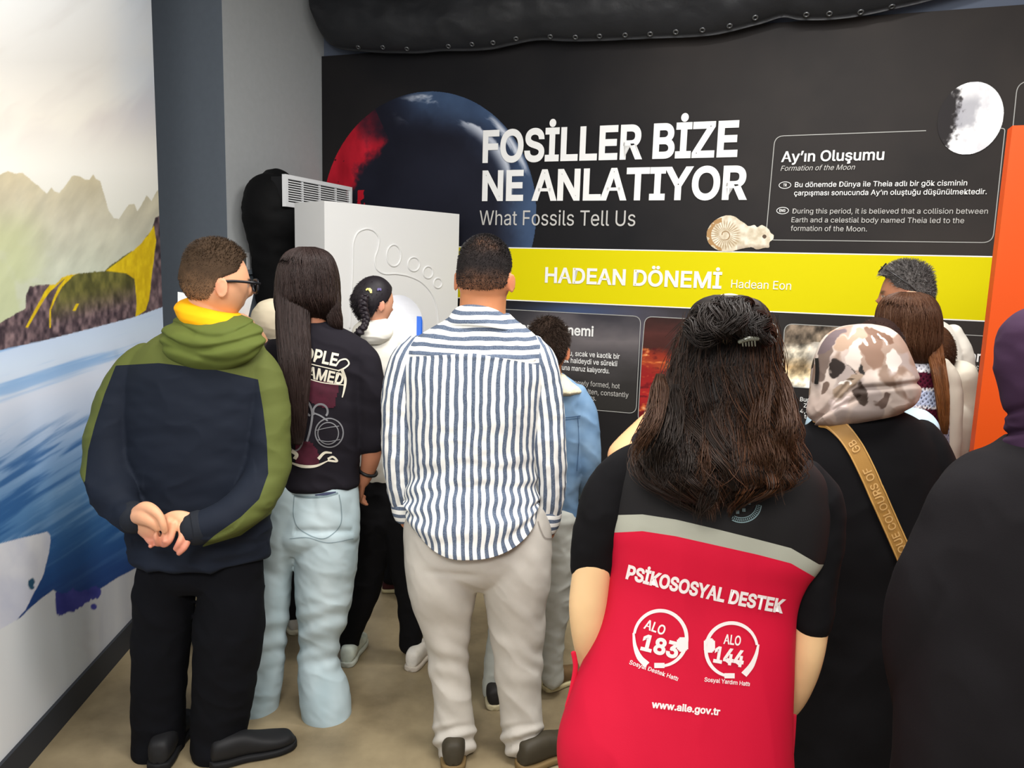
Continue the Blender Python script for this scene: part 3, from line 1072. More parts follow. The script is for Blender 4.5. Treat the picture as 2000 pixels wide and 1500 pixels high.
def torus(c, A, B, N, R, r, n=20, k=8):
    t = np.linspace(0, 2 * np.pi, n, endpoint=False)
    s = np.linspace(0, 2 * np.pi, k, endpoint=False)
    V = (c + (A * np.cos(t)[:, None, None] + B * np.sin(t)[:, None, None]) * (R + r * np.cos(s))[None, :, None] + N * (r * np.sin(s))[None, :, None]).reshape(-1, 3)
    Q = [(i * k + j, ((i + 1) % n) * k + j, ((i + 1) % n) * k + (j + 1) % k, i * k + (j + 1) % k) for i in range(n) for j in range(k)]
    return Part(V, Q)


for ex, ey in ((700, 92), (748, 92), (795, 95), (876, 90), (922, 86), (963, 83), (1008, 75), (1075, 71), (1124, 72), (1171, 70), (1221, 68), (1270, 66), (1320, 62), (1372, 58), (1425, 50), (1475, 34), (1575, 28), (1620, 26), (1681, 23), (1742, 12)):
    d = Vector(ray(ex, ey)).normalized()
    h, nrm, _, _ = bvh_t.ray_cast(Vector(CAM), d)
    if h is None:
        continue
    N_ = np.array(nrm)
    if N_ @ np.array(d) > 0:
        N_ = -N_
    A_ = np.cross(N_, ZUP)
    A_ /= np.linalg.norm(A_)
    B_ = np.cross(A_, N_)
    child('eyelet', torus(np.array(h) + N_ * 0.002, A_, B_, N_, 0.0115, 0.0045), m_eye, tarp)

# ------------------------------------------------------------------ black wrapped duct and its white grille
m_wrap = mat('black_wrapping', (11, 11, 12), 0.75, 0.15, bump=(40, 0.2, 0.004))
m_gr = mat('grille_white', (232, 233, 234), 0.4, 0.4)


def crease(amp, f, s):
    return lambda V, th, v: amp * (1 - 2 * np.abs(fbm(V * np.array([f, f, f * 1.8]), 3, s)))


g_off = 0.34
gl = on_plane(557, 372, wl + WT * g_off, WT)
gr_ = on_plane(687, 390, wl + WT * g_off, WT)
gs0, gs1 = (gr_ - wl) @ WN, (gl - wl) @ WN
gz1 = on_plane(557, 340, wl + WT * g_off, WT)[2]
gz0 = on_plane(557, 403, wl + WT * g_off, WT)[2]
duct_c = wl + WN * (gs1 - 0.17) + WT * 0.172
dp = np.array([duct_c, duct_c + ZUP * 1.2, duct_c + ZUP * (gz0 - 0.22) + WN * 0.04, duct_c + ZUP * (gz0 - 0.02) + WN * 0.07, duct_c + ZUP * (gz1 - 0.10) + WN * 0.06, duct_c + ZUP * (gz1 - 0.03) + WN * 0.02])
tag(build('wrapped_duct', tube(dp, [0.125, 0.125, 0.14, 0.158, 0.145, 0.09], 90, 48, disp=crease(0.008, 7, 150)), m_wrap),
    'fat black wrapped air duct standing against the grey column behind the white cabinet', 'duct')
gv = thing('air_grille', 'white slatted air vent grille above the white footprint cabinet', 'air vent', tuple(wl + WT * g_off + WN * gs1 + ZUP * gz0))
bw = 0.022
child('frame', [frame_box(wl, WT, WN, ZUP, (g_off - 0.02, g_off + 0.004), r_, z_) for r_, z_ in (
    ((gs0, gs1), (gz1 - bw, gz1)), ((gs0, gs1), (gz0, gz0 + bw)), ((gs0, gs0 + bw), (gz0 + bw, gz1 - bw)), ((gs1 - bw, gs1), (gz0 + bw, gz1 - bw)))], m_gr, gv, None, False)
hh = (gz1 - gz0 - 2 * bw) / 10
for k in range(10):
    zc_ = gz0 + bw + hh * (k + 0.5)
    V = frame_box(wl, WT, WN, ZUP, (g_off - 0.022, g_off), (gs0 + bw, gs1 - bw), (zc_ - 0.0045, zc_ + 0.0015))
    V.V[[1, 2, 5, 6], 2] -= 0.004
    child('slat', V, m_gr, gv, None, False)
for k in (1, 2, 3):
    sc_ = gs0 + (gs1 - gs0) * k / 4
    child('divider_bar', frame_box(wl, WT, WN, ZUP, (g_off - 0.016, g_off - 0.002), (sc_ - 0.003, sc_ + 0.003), (gz0 + bw, gz1 - bw)), m_gr, gv, None, False)
child('housing', frame_box(wl, WT, WN, ZUP, (g_off - 0.1, g_off - 0.03), (gs0 + 0.01, gs1 - 0.01), (gz0 + 0.01, gz1 - 0.01)), mat('grille_shadow', (22, 22, 24), 0.8), gv, 'dark duct opening behind the slats', False)

# ------------------------------------------------------------------ white cabinet with the footprint
KC = at(634, 500, 3.9)
KC[2] = 0
kd = math.radians(43)
KX = np.array([math.sin(kd), math.cos(kd), 0])            # along the front, to the right
KN = np.array([math.cos(kd), -math.sin(kd), 0])           # out of the front
KH = at(634, 392, 3.9)[2]


def kf(px, py, off=0.0):
    P_ = on_plane(px, py, KC + KN * off, KN) - KC
    return P_ @ KX, P_[2]


def kp(a, b, off=0.0):
    return KC + KX * a + ZUP * b + KN * off


KW = kf(896, 480)[0]
KDp = 0.275
ac0 = kf(724, 625)[0]
ac1 = kf(827, 630)[0]
acx, acr = (ac0 + ac1) / 2, (ac1 - ac0) / 2
azt = kf(777, 576)[1]
azm = azt - acr
az0 = azm - 0.42
t = np.linspace(np.pi, 0, 33)
ax = acx + acr * np.cos(t)
az = azm + acr * np.sin(t)
V, Q = [], []


def quad(p):
    k = len(V)
    V.extend(p)
    Q.append((k, k + 1, k + 2, k + 3))


quad([kp(0, 0), kp(ac0, 0), kp(ac0, KH), kp(0, KH)])
quad([kp(ac1, 0), kp(KW, 0), kp(KW, KH), kp(ac1, KH)])
quad([kp(ac0, 0), kp(ac1, 0), kp(ac1, az0), kp(ac0, az0)])
for k in range(32):
    quad([kp(ax[k], az[k]), kp(ax[k + 1], az[k + 1]), kp(ax[k + 1], KH), kp(ax[k], KH)])
    quad([kp(ax[k], az[k]), kp(ax[k], az[k], -0.2), kp(ax[k + 1], az[k + 1], -0.2), kp(ax[k + 1], az[k + 1])])
quad([kp(ac0, az0), kp(ac0, az0, -0.2), kp(ac0, azm, -0.2), kp(ac0, azm)])
quad([kp(ac1, azm), kp(ac1, azm, -0.2), kp(ac1, az0, -0.2), kp(ac1, az0)])
quad([kp(ac0, az0), kp(ac1, az0), kp(ac1, az0, -0.2), kp(ac0, az0, -0.2)])
quad([kp(0, 0, -KDp), kp(0, 0), kp(0, KH), kp(0, KH, -KDp)])
quad([kp(KW, 0), kp(KW, 0, -KDp), kp(KW, KH, -KDp), kp(KW, KH)])
quad([kp(0, KH), kp(KW, KH), kp(KW, KH, -KDp), kp(0, KH, -KDp)])
quad([kp(0, 0, -KDp), kp(0, KH, -KDp), kp(KW, KH, -KDp), kp(KW, 0, -KDp)])
cab = thing('footprint_cabinet', 'white cabinet with embossed footprint and a lit arched opening, standing in the corner', 'cabinet', tuple(KC))
child('shell', Part(V, Q), m_white, cab, None, False)
m_glow = mat('lit_display', (250, 250, 255), 0.5, 0.2, emit=1.6)
child('display', frame_box(KC, KX, KN, ZUP, (ac0 - 0.02, ac1 + 0.02), (-0.215, -0.2), (az0 - 0.02, azt + 0.02)), m_glow, cab, 'bright white backlit display inside the arch', False)
child('side_screen', frame_box(KC, KX, KN, ZUP, (ac1 - 0.012, ac1 - 0.004), (-0.045, -0.006), (azm - 0.13, azm + 0.06)), mat('blue_screen', (20, 90, 190), 0.4, 0.3, emit=0.5), cab, 'blue strip on the right side of the arch', False)


def relief(pxs, rad, N, closed=False):
    ab = [kf(*p) for p in pxs]
    pts = [kp(a, b, 0.0) for a, b in ab]
    return tube(pts, [rad] * len(pts), N, 10, 1.0)


child('footprint_relief', [relief([(683, 640), (685, 590), (688, 540), (689, 500), (690, 474), (698, 455), (715, 447), (731, 452), (740, 466), (738, 486), (732, 505), (735, 524), (748, 534), (775, 535), (800, 540), (824, 552), (844, 575), (853, 600), (857, 640)], 0.0055, 160)]
      + [relief([(cx + rx * math.cos(q), cy + ry * math.sin(q)) for q in np.linspace(0, 2 * np.pi, 25)], 0.0055, 60)
         for cx, cy, rx, ry in ((769, 499, 14, 21), (808, 516, 11.5, 13.5), (836, 532, 9.5, 11.5), (855, 553, 8, 9.5))], m_white, cab)

# ------------------------------------------------------------------ orange partition on the right
OY = 2.2
oc = at(1940, 560, OY)
oz = at(1968, 245, OY)[2]
oc[2] = 0
m_orange = mat('orange_panel', (206, 72, 0), 0.5, 0.3, var=0.02)
tag(build('orange_partition', frame_box(oc, WT, WN, ZUP, (0, 1.5), (-0.06, 0), (0, oz)), m_orange, None, False),
    'plain bright orange partition panel standing at the right end of the exhibit wall', 'partition')

# ================================================================== tools for people
def poly_mesh(parts):
    p = merge(parts)
    me = bpy.data.meshes.new('shells')
    me.from_pydata(p.V.tolist(), [], p.Q.tolist() + p.T.tolist())
    return me


def remesh(parts, voxel=0.006, smooth=5, disp=None, factor=0.5):
    """one continuous skin around overlapping closed shells"""
    me = poly_mesh(parts)
    o = bpy.data.objects.new('shells', me)
    COL.objects.link(o)
    r = o.modifiers.new('r', 'REMESH')
    r.mode = 'VOXEL'
    r.voxel_size = voxel
    if smooth:
        s = o.modifiers.new('s', 'SMOOTH')
        s.iterations = smooth
        s.factor = factor
    ev = o.evaluated_get(bpy.context.evaluated_depsgraph_get())
    m2 = bpy.data.meshes.new_from_object(ev)
    n = len(m2.vertices)
    V = np.empty(n * 3)
    m2.vertices.foreach_get('co', V)
    V = V.reshape(-1, 3)
    if disp is not None:
        N = np.empty(n * 3)
        m2.vertices.foreach_get('normal', N)
        V = V + N.reshape(-1, 3) * disp(V)[:, None]
    Q = np.array([p.vertices[:] for p in m2.polygons if len(p.vertices) == 4])
    T = np.array([p.vertices[:] for p in m2.polygons if len(p.vertices) == 3])
    bpy.data.objects.remove(o)
    bpy.data.meshes.remove(me)
    bpy.data.meshes.remove(m2)
    return Part(V, Q, T if len(T) else None)


def folds(amp, f=(6, 6, 9), s=0, tilt=0.0):
    """soft cloth folds: ridged noise, stretched along one direction"""
    f = np.array(f, float)

    def d(V, *a):
        q = V.copy()
        q[:, 2] = V[:, 2] + tilt * V[:, 0]
        n = fbm(q * f, 3, s)
        return amp * (0.55 - 1.6 * np.abs(n)) + amp * 0.5 * noise(V * 3.1, s + 9)
    return d


def bvh(parts):
    p = merge(parts if isinstance(parts, (list, tuple)) else [parts])
    return BVHTree.FromPolygons([Vector(v) for v in p.V], [tuple(q) for q in p.Q.tolist()] + [tuple(t) for t in p.T.tolist()])


def hit(bv, px, py, lift=0.002):
    d = Vector(ray(px, py)).normalized()
    h, n, _, _ = bv.ray_cast(Vector(CAM), d)
    if h is None:
        return None
    if n.dot(d) > 0:
        n = -n
    return np.array(h + n * lift)


def wrap(bv, part_px, lift=0.0022):
    """a flat drawing in photo pixels (V[:, :2]) laid on a garment"""
    P, ok = [], []
    for v in part_px.V:
        h = hit(bv, v[0], v[1], lift + 0.00004 * v[2])
        ok.append(h is not None)
        P.append(h if h is not None else np.zeros(3))
    ok = np.array(ok)
    Q = part_px.Q[ok[part_px.Q].all(1)] if len(part_px.Q) else part_px.Q
    T = part_px.T[ok[part_px.T].all(1)] if len(part_px.T) else part_px.T
    used = np.unique(np.concatenate([Q.ravel(), T.ravel()]))
    re = np.zeros(len(P), int)
    re[used] = np.arange(len(used))
    return Part(np.array(P)[used], re[Q], re[T] if len(T) else None)


def px_text(s, l, r, cap, bold=0.0, shear=0.0, arc=0.0):
    V, Q, T = text_mesh(s, bold, 1.0, shear)
    x0, x1 = V[:, 0].min(), V[:, 0].max()
    l, r = np.array(l, float), np.array(r, float)
    e = r - l
    up = np.array([e[1], -e[0]]) / np.linalg.norm(e)
    t = (V[:, 0] - x0) / (x1 - x0)
    P = l + t[:, None] * e + (V[:, 1] / cap_h() * cap)[:, None] * up + (arc * 4 * t * (1 - t))[:, None] * up
    return Part(np.concatenate([P, V[:, 2:3]], 1), Q, T)


def px_ribbon(pts, w, N=60, closed=False):
    c = spline(np.concatenate([np.array(pts, float), np.zeros((len(pts), 1))], 1), N)[:, :2]
    d = np.gradient(c, axis=0)
    d /= np.linalg.norm(d, axis=1, keepdims=True) + 1e-9
    n = np.stack([-d[:, 1], d[:, 0]], 1)
    ww = np.interp(np.linspace(0, 1, N), np.linspace(0, 1, len(np.atleast_1d(w))), np.atleast_1d(w))[:, None] / 2
    P = np.concatenate([c + n * ww, c, c - n * ww])
    Q = [(i, i + 1, N + i + 1, N + i) for i in range(N - 1)] + [(N + i, N + i + 1, 2 * N + i + 1, 2 * N + i) for i in range(N - 1)]
    return Part(np.concatenate([P, np.zeros((3 * N, 1))], 1), Q)


def px_fill(pts, step=4.0, N=80):
    """filled outline as a little grid, so that it follows a curved surface"""
    c = spline(np.concatenate([np.array(list(pts) + [pts[0]], float), np.zeros((len(pts) + 1, 1))], 1), N)[:, :2]
    x0, y0 = c.min(0)
    x1, y1 = c.max(0)
    nx, ny = max(3, int((x1 - x0) / step) + 2), max(3, int((y1 - y0) / step) + 2)
    X, Y_ = np.meshgrid(np.linspace(x0, x1, nx), np.linspace(y0, y1, ny))
    m_ = poly_mask(X.ravel(), Y_.ravel(), c)
    i = np.arange(ny - 1)[:, None] * nx + np.arange(nx - 1)[None]
    Q = np.stack([i, i + 1, i + nx + 1, i + nx], -1).reshape(-1, 4)
    Q = Q[m_[Q].any(1)]
    return Part(np.stack([X.ravel(), Y_.ravel(), 0 * X.ravel()], 1), Q)


def px_ellipse(cx, cy, rx, ry, rot=0.0, step=2.5):
    t = np.linspace(0, 2 * np.pi, 24, endpoint=False)
    c, s = math.cos(rot), math.sin(rot)
    return px_fill([(cx + rx * math.cos(a) * c - ry * math.sin(a) * s, cy + rx * math.cos(a) * s + ry * math.sin(a) * c) for a in t], step)


# ------------------------------------------------------------------ heads
class Head:
    """a head whose chin-to-crown height is h; yaw turns it to the right, 0 looks away from the camera"""

    def __init__(s, c, h, yaw=0.0, pitch=0.0, tilt=0.0, wide=1.0):
        s.c, s.h, s.wide = np.asarray(c, float), h, wide
        M = Matrix.Rotation(-math.radians(yaw), 3, 'Z') @ Matrix.Rotation(math.radians(tilt), 3, 'Y') @ Matrix.Rotation(-math.radians(pitch), 3, 'X')
        s.M = np.array(M)

    def world(s, L):
        return (np.asarray(L) * s.h) @ s.M.T + s.c

    def local(s, P):
        return ((np.asarray(P) - s.c) @ s.M) / s.h

    def grid(s, nl, nm):
        th = np.linspace(0, 2 * np.pi, nm + 1) - np.pi / 2      # seam at the face side is fine
        ph = np.linspace(-np.pi / 2 + 0.02, np.pi / 2 - 0.02, nl)
        T, Ph = np.meshgrid(th, ph)
        d = np.stack([np.cos(Ph) * np.cos(T), -np.cos(Ph) * np.sin(T), np.sin(Ph)], -1).reshape(-1, 3)
        i = np.arange(nl - 1)[:, None] * (nm + 1) + np.arange(nm)[None]
        Q = np.stack([i, i + nm + 1, i + nm + 2, i + 1], -1).reshape(-1, 4)
        T_ = []
        a = np.arange(nm)
        n = len(d)
        T_ = np.concatenate([np.stack([a, a + 1, np.full(nm, n)], 1), np.stack([(nl - 1) * (nm + 1) + a + 1, (nl - 1) * (nm + 1) + a, np.full(nm, n + 1)], 1)])
        d = np.concatenate([d, [[0, 0, -1], [0, 0, 1]]])
        return d, Q, T_

    def shape(s, d):
        x, y, z = d[:, 0] * 0.335 * s.wide, d[:, 1] * 0.415, d[:, 2] * 0.5
        t = np.clip(-z / 0.5, 0, 1)
        x = x * (1 - 0.34 * t ** 1.8)
        y = np.where(y > 0, y * (1 - 0.10 * t) + 0.02 * t, y * (1 - 0.48 * sstep(0.05, 0.9, t)))
        y = np.where((y < 0) & (z > 0), y * 1.04, y)
        f = (d[:, 1] > 0)
        ax_ = np.abs(x)
        y = y + f * (0.085 * np.exp(-(x / 0.04) ** 2 - ((z + 0.10) / 0.06) ** 2) + 0.04 * np.exp(-(x / 0.03) ** 2 - ((z + 0.03) / 0.07) ** 2)
                     - 0.03 * np.exp(-((ax_ - 0.12) / 0.06) ** 2 - (z / 0.045) ** 2) + 0.015 * np.exp(-((ax_ - 0.1) / 0.09) ** 2 - ((z - 0.07) / 0.03) ** 2)
                     + 0.02 * np.exp(-(x / 0.08) ** 2 - ((z + 0.25) / 0.03) ** 2) + 0.02 * np.exp(-(x / 0.07) ** 2 - ((z + 0.42) / 0.05) ** 2))
        return np.stack([x, y, z], 1)

    def skull(s):
        d, Q, T = s.grid(44, 64)
        return Part(s.world(s.shape(d)), Q, T)

    def ears(s):
        out = []
        for k in (-1, 1):
            d, Q, T = s.grid(18, 24)
            e = d * np.array([0.028, 0.072, 0.125])
            e[:, 0] += 0.012 * (np.hypot(d[:, 1], d[:, 2]) > 0.75)
            a = math.radians(28) * k
            R_ = np.array([[math.cos(a), math.sin(a), 0], [-math.sin(a), math.cos(a), 0], [0, 0, 1]])
            e = e * np.array([k, 1, 1]) @ R_.T
            e += np.array([0.352 * k * s.wide, -0.03, -0.05])
            out.append(Part(s.world(e), Q, T))
        return out

    def cap(s, lift, mask, nl=80, nm=110, bumpy=0.0, seed=0):
        """hair shell: lift (head heights) where mask > 0, sunk below the skin elsewhere; returns the part and the mask"""
        d, Q, T = s.grid(nl, nm)
        L = s.shape(d)
        m_ = mask(L)
        k = sstep(0.0, 0.08, m_)
        l = lift(L) if callable(lift) else lift
        if bumpy:
            l = l * (1 + bumpy * fbm(L * 9, 3, seed))
        L2 = L * (1 + (l * k + (-0.03) * (1 - k)) / 0.42)[:, None]
        p = Part(s.world(L2), Q, T)
        p.m = m_
        p.L = L
        return p


def hairline(front=0.30, side=-0.04, nape=-0.34, sideburn=0.05):
    """mask > 0 on the haired scalp: low at the back, above the ears, high over the forehead"""
    def f(L):
        x, y, z = L[:, 0], L[:, 1], L[:, 2]
        yy = np.interp(y, [-0.42, -0.16, -0.06, 0.05, 0.16, 0.26, 0.42], [nape, nape + 0.06, side + 0.06, side + 0.06 + sideburn, 0.14, front, front])
        return (z - yy) * 2.2
    return f


def strands(P, rad, C, k=3):
    """tapered tubes along P (S,K,3) with radii (S,K) and a colour per strand"""
    S, K, _ = P.shape
    t = np.gradient(P, axis=1)
    t /= np.linalg.norm(t, axis=2, keepdims=True) + 1e-9
    ref = np.where(np.abs(t[..., 2:3]) > 0.9, np.array([1.0, 0, 0]), np.array([0, 0, 1.0]))
    A = np.cross(t, ref)
    A /= np.linalg.norm(A, axis=2, keepdims=True) + 1e-9
    B = np.cross(t, A)
    an = np.linspace(0, 2 * np.pi, k, endpoint=False)
    V = P[:, :, None] + rad[:, :, None, None] * (A[:, :, None] * np.cos(an)[:, None] + B[:, :, None] * np.sin(an)[:, None])
    V = V.reshape(-1, 3)
    s_, i_, j_ = np.meshgrid(np.arange(S), np.arange(K - 1), np.arange(k), indexing='ij')
    b0 = s_ * K * k + i_ * k
    Q = np.stack([b0 + j_, b0 + (j_ + 1) % k, b0 + k + (j_ + 1) % k, b0 + k + j_], -1).reshape(-1, 4)
    p = Part(V, Q)
    p.C = np.repeat(lin(np.clip(C, 0, 255)), K * k, axis=0)
    return p


def cap_strands(head, mask, S, length, base, var=12, flow=(0, -0.6, -0.2), up=0.8, lift=0.03, seed=1, rad=0.0011, K=4):
    """short hairs standing on a cap; length may be a function of the local position"""
    g = np.random.default_rng(seed)
    d = g.normal(size=(S * 3, 3))
    d /= np.linalg.norm(d, axis=1, keepdims=True)
    L = head.shape(d)
    ok = mask(L) > 0.04
    L, d = L[ok][:S], d[ok][:S]
    n = len(L)
    ln = (length(L) if callable(length) else np.full(n, length))[:, None]
    dirv = d * up + np.array(flow) + g.normal(size=(n, 3)) * 0.25
    dirv /= np.linalg.norm(dirv, axis=1, keepdims=True)
    r0 = L * (1 + (lift(L) if callable(lift) else lift) * 0.6 / 0.42)[:, None] if callable(lift) else L * (1 + lift * 0.6 / 0.42)
    tt = np.linspace(0, 1, K)[None, :, None]
    P = r0[:, None] + dirv[:, None] * ln[:, None] * tt
    P = P + (np.array([0, 0, -0.25]) * ln)[:, None] * tt ** 2
    W = head.world(P.reshape(-1, 3)).reshape(n, K, 3)
    C = np.array(base)[None] + g.normal(size=(n, 1)) * var
    return strands(W, np.broadcast_to(np.linspace(rad, rad * 0.3, K), (n, K)), C)


def loft_strands(rings, S, K, base, var=10, t0=(0, 0.1), t1=(0.85, 1.0), ang=(0, 360), lift=(1.0, 1.06), amp=0.0, freq=3.0, rad=0.0016,
                 clump=1, seed=3, drift=8.0, wig=0.004, hi=None, amp0=0.25, spread=5.0, radial=1.0):
    """long hair: tubes that follow a loft from its top to its tip; clump strands share a lock"""
    g = np.random.default_rng(seed)
    c, A, B = rings
    n = len(c)
    nl = max(1, S // clump)
    la = g.uniform(ang[0], ang[1], nl)
    lt0, lt1 = g.uniform(*t0, nl), g.uniform(*t1, nl)
    lph, lf = g.uniform(0, 2 * np.pi, nl), freq * g.uniform(0.75, 1.3, nl)
    lam = amp * g.uniform(0.6, 1.3, nl)
    ld = g.normal(size=nl) * drift
    lc = g.normal(size=(nl, 1)) * var
    idx = np.repeat(np.arange(nl), clump)
    S = len(idx)
    t = np.linspace(0, 1, K)[None]
    tt = lt0[idx][:, None] + (lt1 - lt0)[idx][:, None] * t - g.uniform(0, 0.03, (S, 1)) * t
    th = np.radians(la[idx][:, None] + ld[idx][:, None] * t + g.normal(size=(S, 1)) * (spread if clump > 1 else 0) * (1 - 0.55 * t))
    th = th + 0.05 * np.sin(tt * 9 + lph[idx][:, None])
    row = np.clip(tt * (n - 1), 0, n - 1.001)
    i = row.astype(int)
    f = (row - i)[..., None]
    cc, aa, bb = (X[i] * (1 - f) + X[i + 1] * f for X in (c, A, B))
    lf_ = g.uniform(*lift, (S, 1))[..., None]
    rv = aa * np.cos(th)[..., None] + bb * np.sin(th)[..., None]
    P = cc + rv * lf_
    rn = rv / (np.linalg.norm(rv, axis=2, keepdims=True) + 1e-9)
    tg = np.cross(rn, np.array([0, 0, 1.0]))
    am = (lam[idx][:, None] * (amp0 + (1 - amp0) * sstep(0.15, 0.75, tt)))[..., None]
    ph = lph[idx][:, None] + 2 * np.pi * lf[idx][:, None] * tt
    P = P + am * (np.cos(ph)[..., None] * tg + (np.sin(ph)[..., None] + 0.2) * radial * rn)
    P = P + wig * (noise(np.stack([tt.ravel() * 7, np.repeat(np.arange(S) * 1.37, K), 0 * tt.ravel()], 1), seed).reshape(S, K))[..., None] * tg
    R_ = rad * np.interp(np.linspace(0, 1, K), [0, 0.1, 0.7, 1], [0.5, 1, 0.9, 0.15])[None] * np.ones((S, 1))
    C = np.array(base, float)[None] + lc[idx] + g.normal(size=(S, 1)) * var * 0.6
    if hi is not None:
        m_ = hi(P.mean(1), g.uniform(size=S))[:, None]
        C = C * (1 - m_) + np.array(hi.col)[None] * m_
    return strands(P, R_, C)


def bundle(path, rad_, n, base, var=8, K=22, seed=0, hair_r=0.0011, twist=3.0):
    """one lock: n hairs twisted around a path of world points"""
    g = np.random.default_rng(seed)
    D = spline(np.asarray(path, float), K)
    A, B = frames(D)
    r = np.asarray(rad_) * np.sqrt(g.uniform(0, 1, (n, 1)))
    ph = g.uniform(0, 2 * np.pi, (n, 1)) + np.linspace(0, twist, K)[None]
    w = np.interp(np.linspace(0, 1, K), [0, 0.15, 0.75, 1], [0.5, 1, 0.9, 0.25])[None]
    P = D[None] + (r * w * np.cos(ph))[..., None] * A[None] + (r * w * np.sin(ph))[..., None] * B[None]
    tt = np.linspace(0, 1, K)[None]
    J = np.stack([noise(np.stack([(tt * 4 + g.uniform(0, 99, (n, 1))).ravel(), np.full(n * K, 3.7 * s_), np.zeros(n * K)], 1), seed).reshape(n, K) for s_ in range(3)], -1)
    P = P + J * (np.asarray(rad_) * 0.8 * tt)[..., None]
    cut = g.uniform(0.6, 1.0, n)                       # hairs of one lock end at different lengths
    for q in range(n):
        x_ = np.linspace(0, cut[q], K) * (K - 1)
        i_ = np.minimum(x_.astype(int), K - 2)
        P[q] = P[q][i_] * (1 - (x_ - i_))[:, None] + P[q][i_ + 1] * (x_ - i_)[:, None]
    R_ = hair_r * np.interp(np.linspace(0, 1, K), [0, 0.1, 0.8, 1], [0.5, 1, 0.9, 0.2])[None] * np.ones((n, 1))
    return strands(P, R_, np.array(base, float)[None] + g.normal(size=(n, 1)) * var)


# ------------------------------------------------------------------ hands, shoes, bodies
def hand(wrist, dirv, palm, lat, size=1.0, curl=(25, 30, 34, 40), thumb=(0.6, 0.5)):
    """palm and five fingers; dirv along the hand, palm the way the palm faces, lat towards the thumb"""
    wrist, d, p, l = (np.asarray(v, float) for v in (wrist, dirv, palm, lat))
    d = d / np.linalg.norm(d)
    p = p - d * (p @ d)
    p /= np.linalg.norm(p)
    l = l - d * (l @ d) - p * (l @ p)
    l /= np.linalg.norm(l)
    s = size
    out = []
    pts = [wrist, wrist + d * 0.03 * s, wrist + d * 0.062 * s, wrist + d * 0.088 * s]
    D = spline(np.concatenate([np.array(pts), np.array([[0.027], [0.033], [0.040], [0.038]]) * s], 1), 16)
    c, w = D[:, :3], D[:, 3:4]
    out.append(loft_rings(c, w * l, (np.full_like(w, 0.015 * s)) * p, 20))
    for k, (off, ln, r, cu) in enumerate(zip((0.027, 0.009, -0.009, -0.026), (0.075, 0.083, 0.078, 0.060), (0.0088, 0.009, 0.0086, 0.0075), curl)):
        q = wrist + d * (0.086 - 0.004 * abs(k - 1)) * s + l * off * s
        dd, P_ = d.copy(), [q - d * 0.01 * s, q]
        for j, fr_ in enumerate((0.45, 0.3, 0.25)):
            a = math.radians(cu * (0.8, 1.1, 0.8)[j])
            dd, pp = dd * math.cos(a) + p * math.sin(a), p * math.cos(a) - dd * math.sin(a)
            p_ = p
            q = q + dd * ln * fr_ * s
            P_.append(q)
        out.append(tube(P_, np.array([r, r, r * 0.95, r * 0.9, r * 0.75]) * s, 20, 14))
    b0 = wrist + d * 0.02 * s + l * 0.022 * s
    t1 = b0 + (l * 0.026 + d * 0.026 + p * 0.012 * thumb[0]) * s
    t2 = t1 + (l * 0.012 + d * 0.028 + p * 0.014 * thumb[1]) * s
    t3 = t2 + (d * 0.022 + p * 0.012 * thumb[1]) * s
    out.append(tube([b0, t1, t2, t3], np.array([0.015, 0.0125, 0.0105, 0.008]) * s, 20, 14))
    return out


def shoe(x, y, yaw, L=0.27, c=(40, 40, 40), sole=(30, 30, 30), high=1.0, z0=0.0):
    """upper and sole with the heel at (x, y), toes pointing away at yaw 0 and to the right at 90"""
    a = math.radians(yaw)
    fw, rt = np.array([math.sin(a), math.cos(a), 0]), np.array([math.cos(a), -math.sin(a), 0])
    k = L / 0.28
    st = np.array([0.0, 0.012, 0.05, 0.11, 0.17, 0.22, 0.262, 0.28]) * k
    hw = np.array([0.012, 0.031, 0.038, 0.036, 0.045, 0.047, 0.034, 0.012]) * k
    ht = np.array([0.04, 0.072, 0.082, 0.078, 0.058, 0.046, 0.038, 0.016]) * k * high
    O = np.array([x, y, z0])
    D = spline(np.stack([st, hw, ht], 1), 40)
    D[:, 1:] = np.maximum(D[:, 1:], 0.004)
    c_ = O + fw * D[:, :1] + ZUP * (0.018 * k + D[:, 2:3] / 2)
    up = loft_rings(c_, rt * D[:, 1:2], ZUP * (D[:, 2:3] / 2), 32, 2.6)
    cs = O + fw * (D[:, :1] * 1.03 - 0.004 * k) + ZUP * 0.0135 * k
    so = loft_rings(cs, rt * (D[:, 1:2] + 0.004 * k), ZUP * np.full((40, 1), 0.0135 * k), 32, 4.0)
    return up, so


def scale_part(p, f):
    """shrink a loft about its own centre line"""
    c, A, B = p.rings
    return loft_rings(c, A * f, B * f, 32)


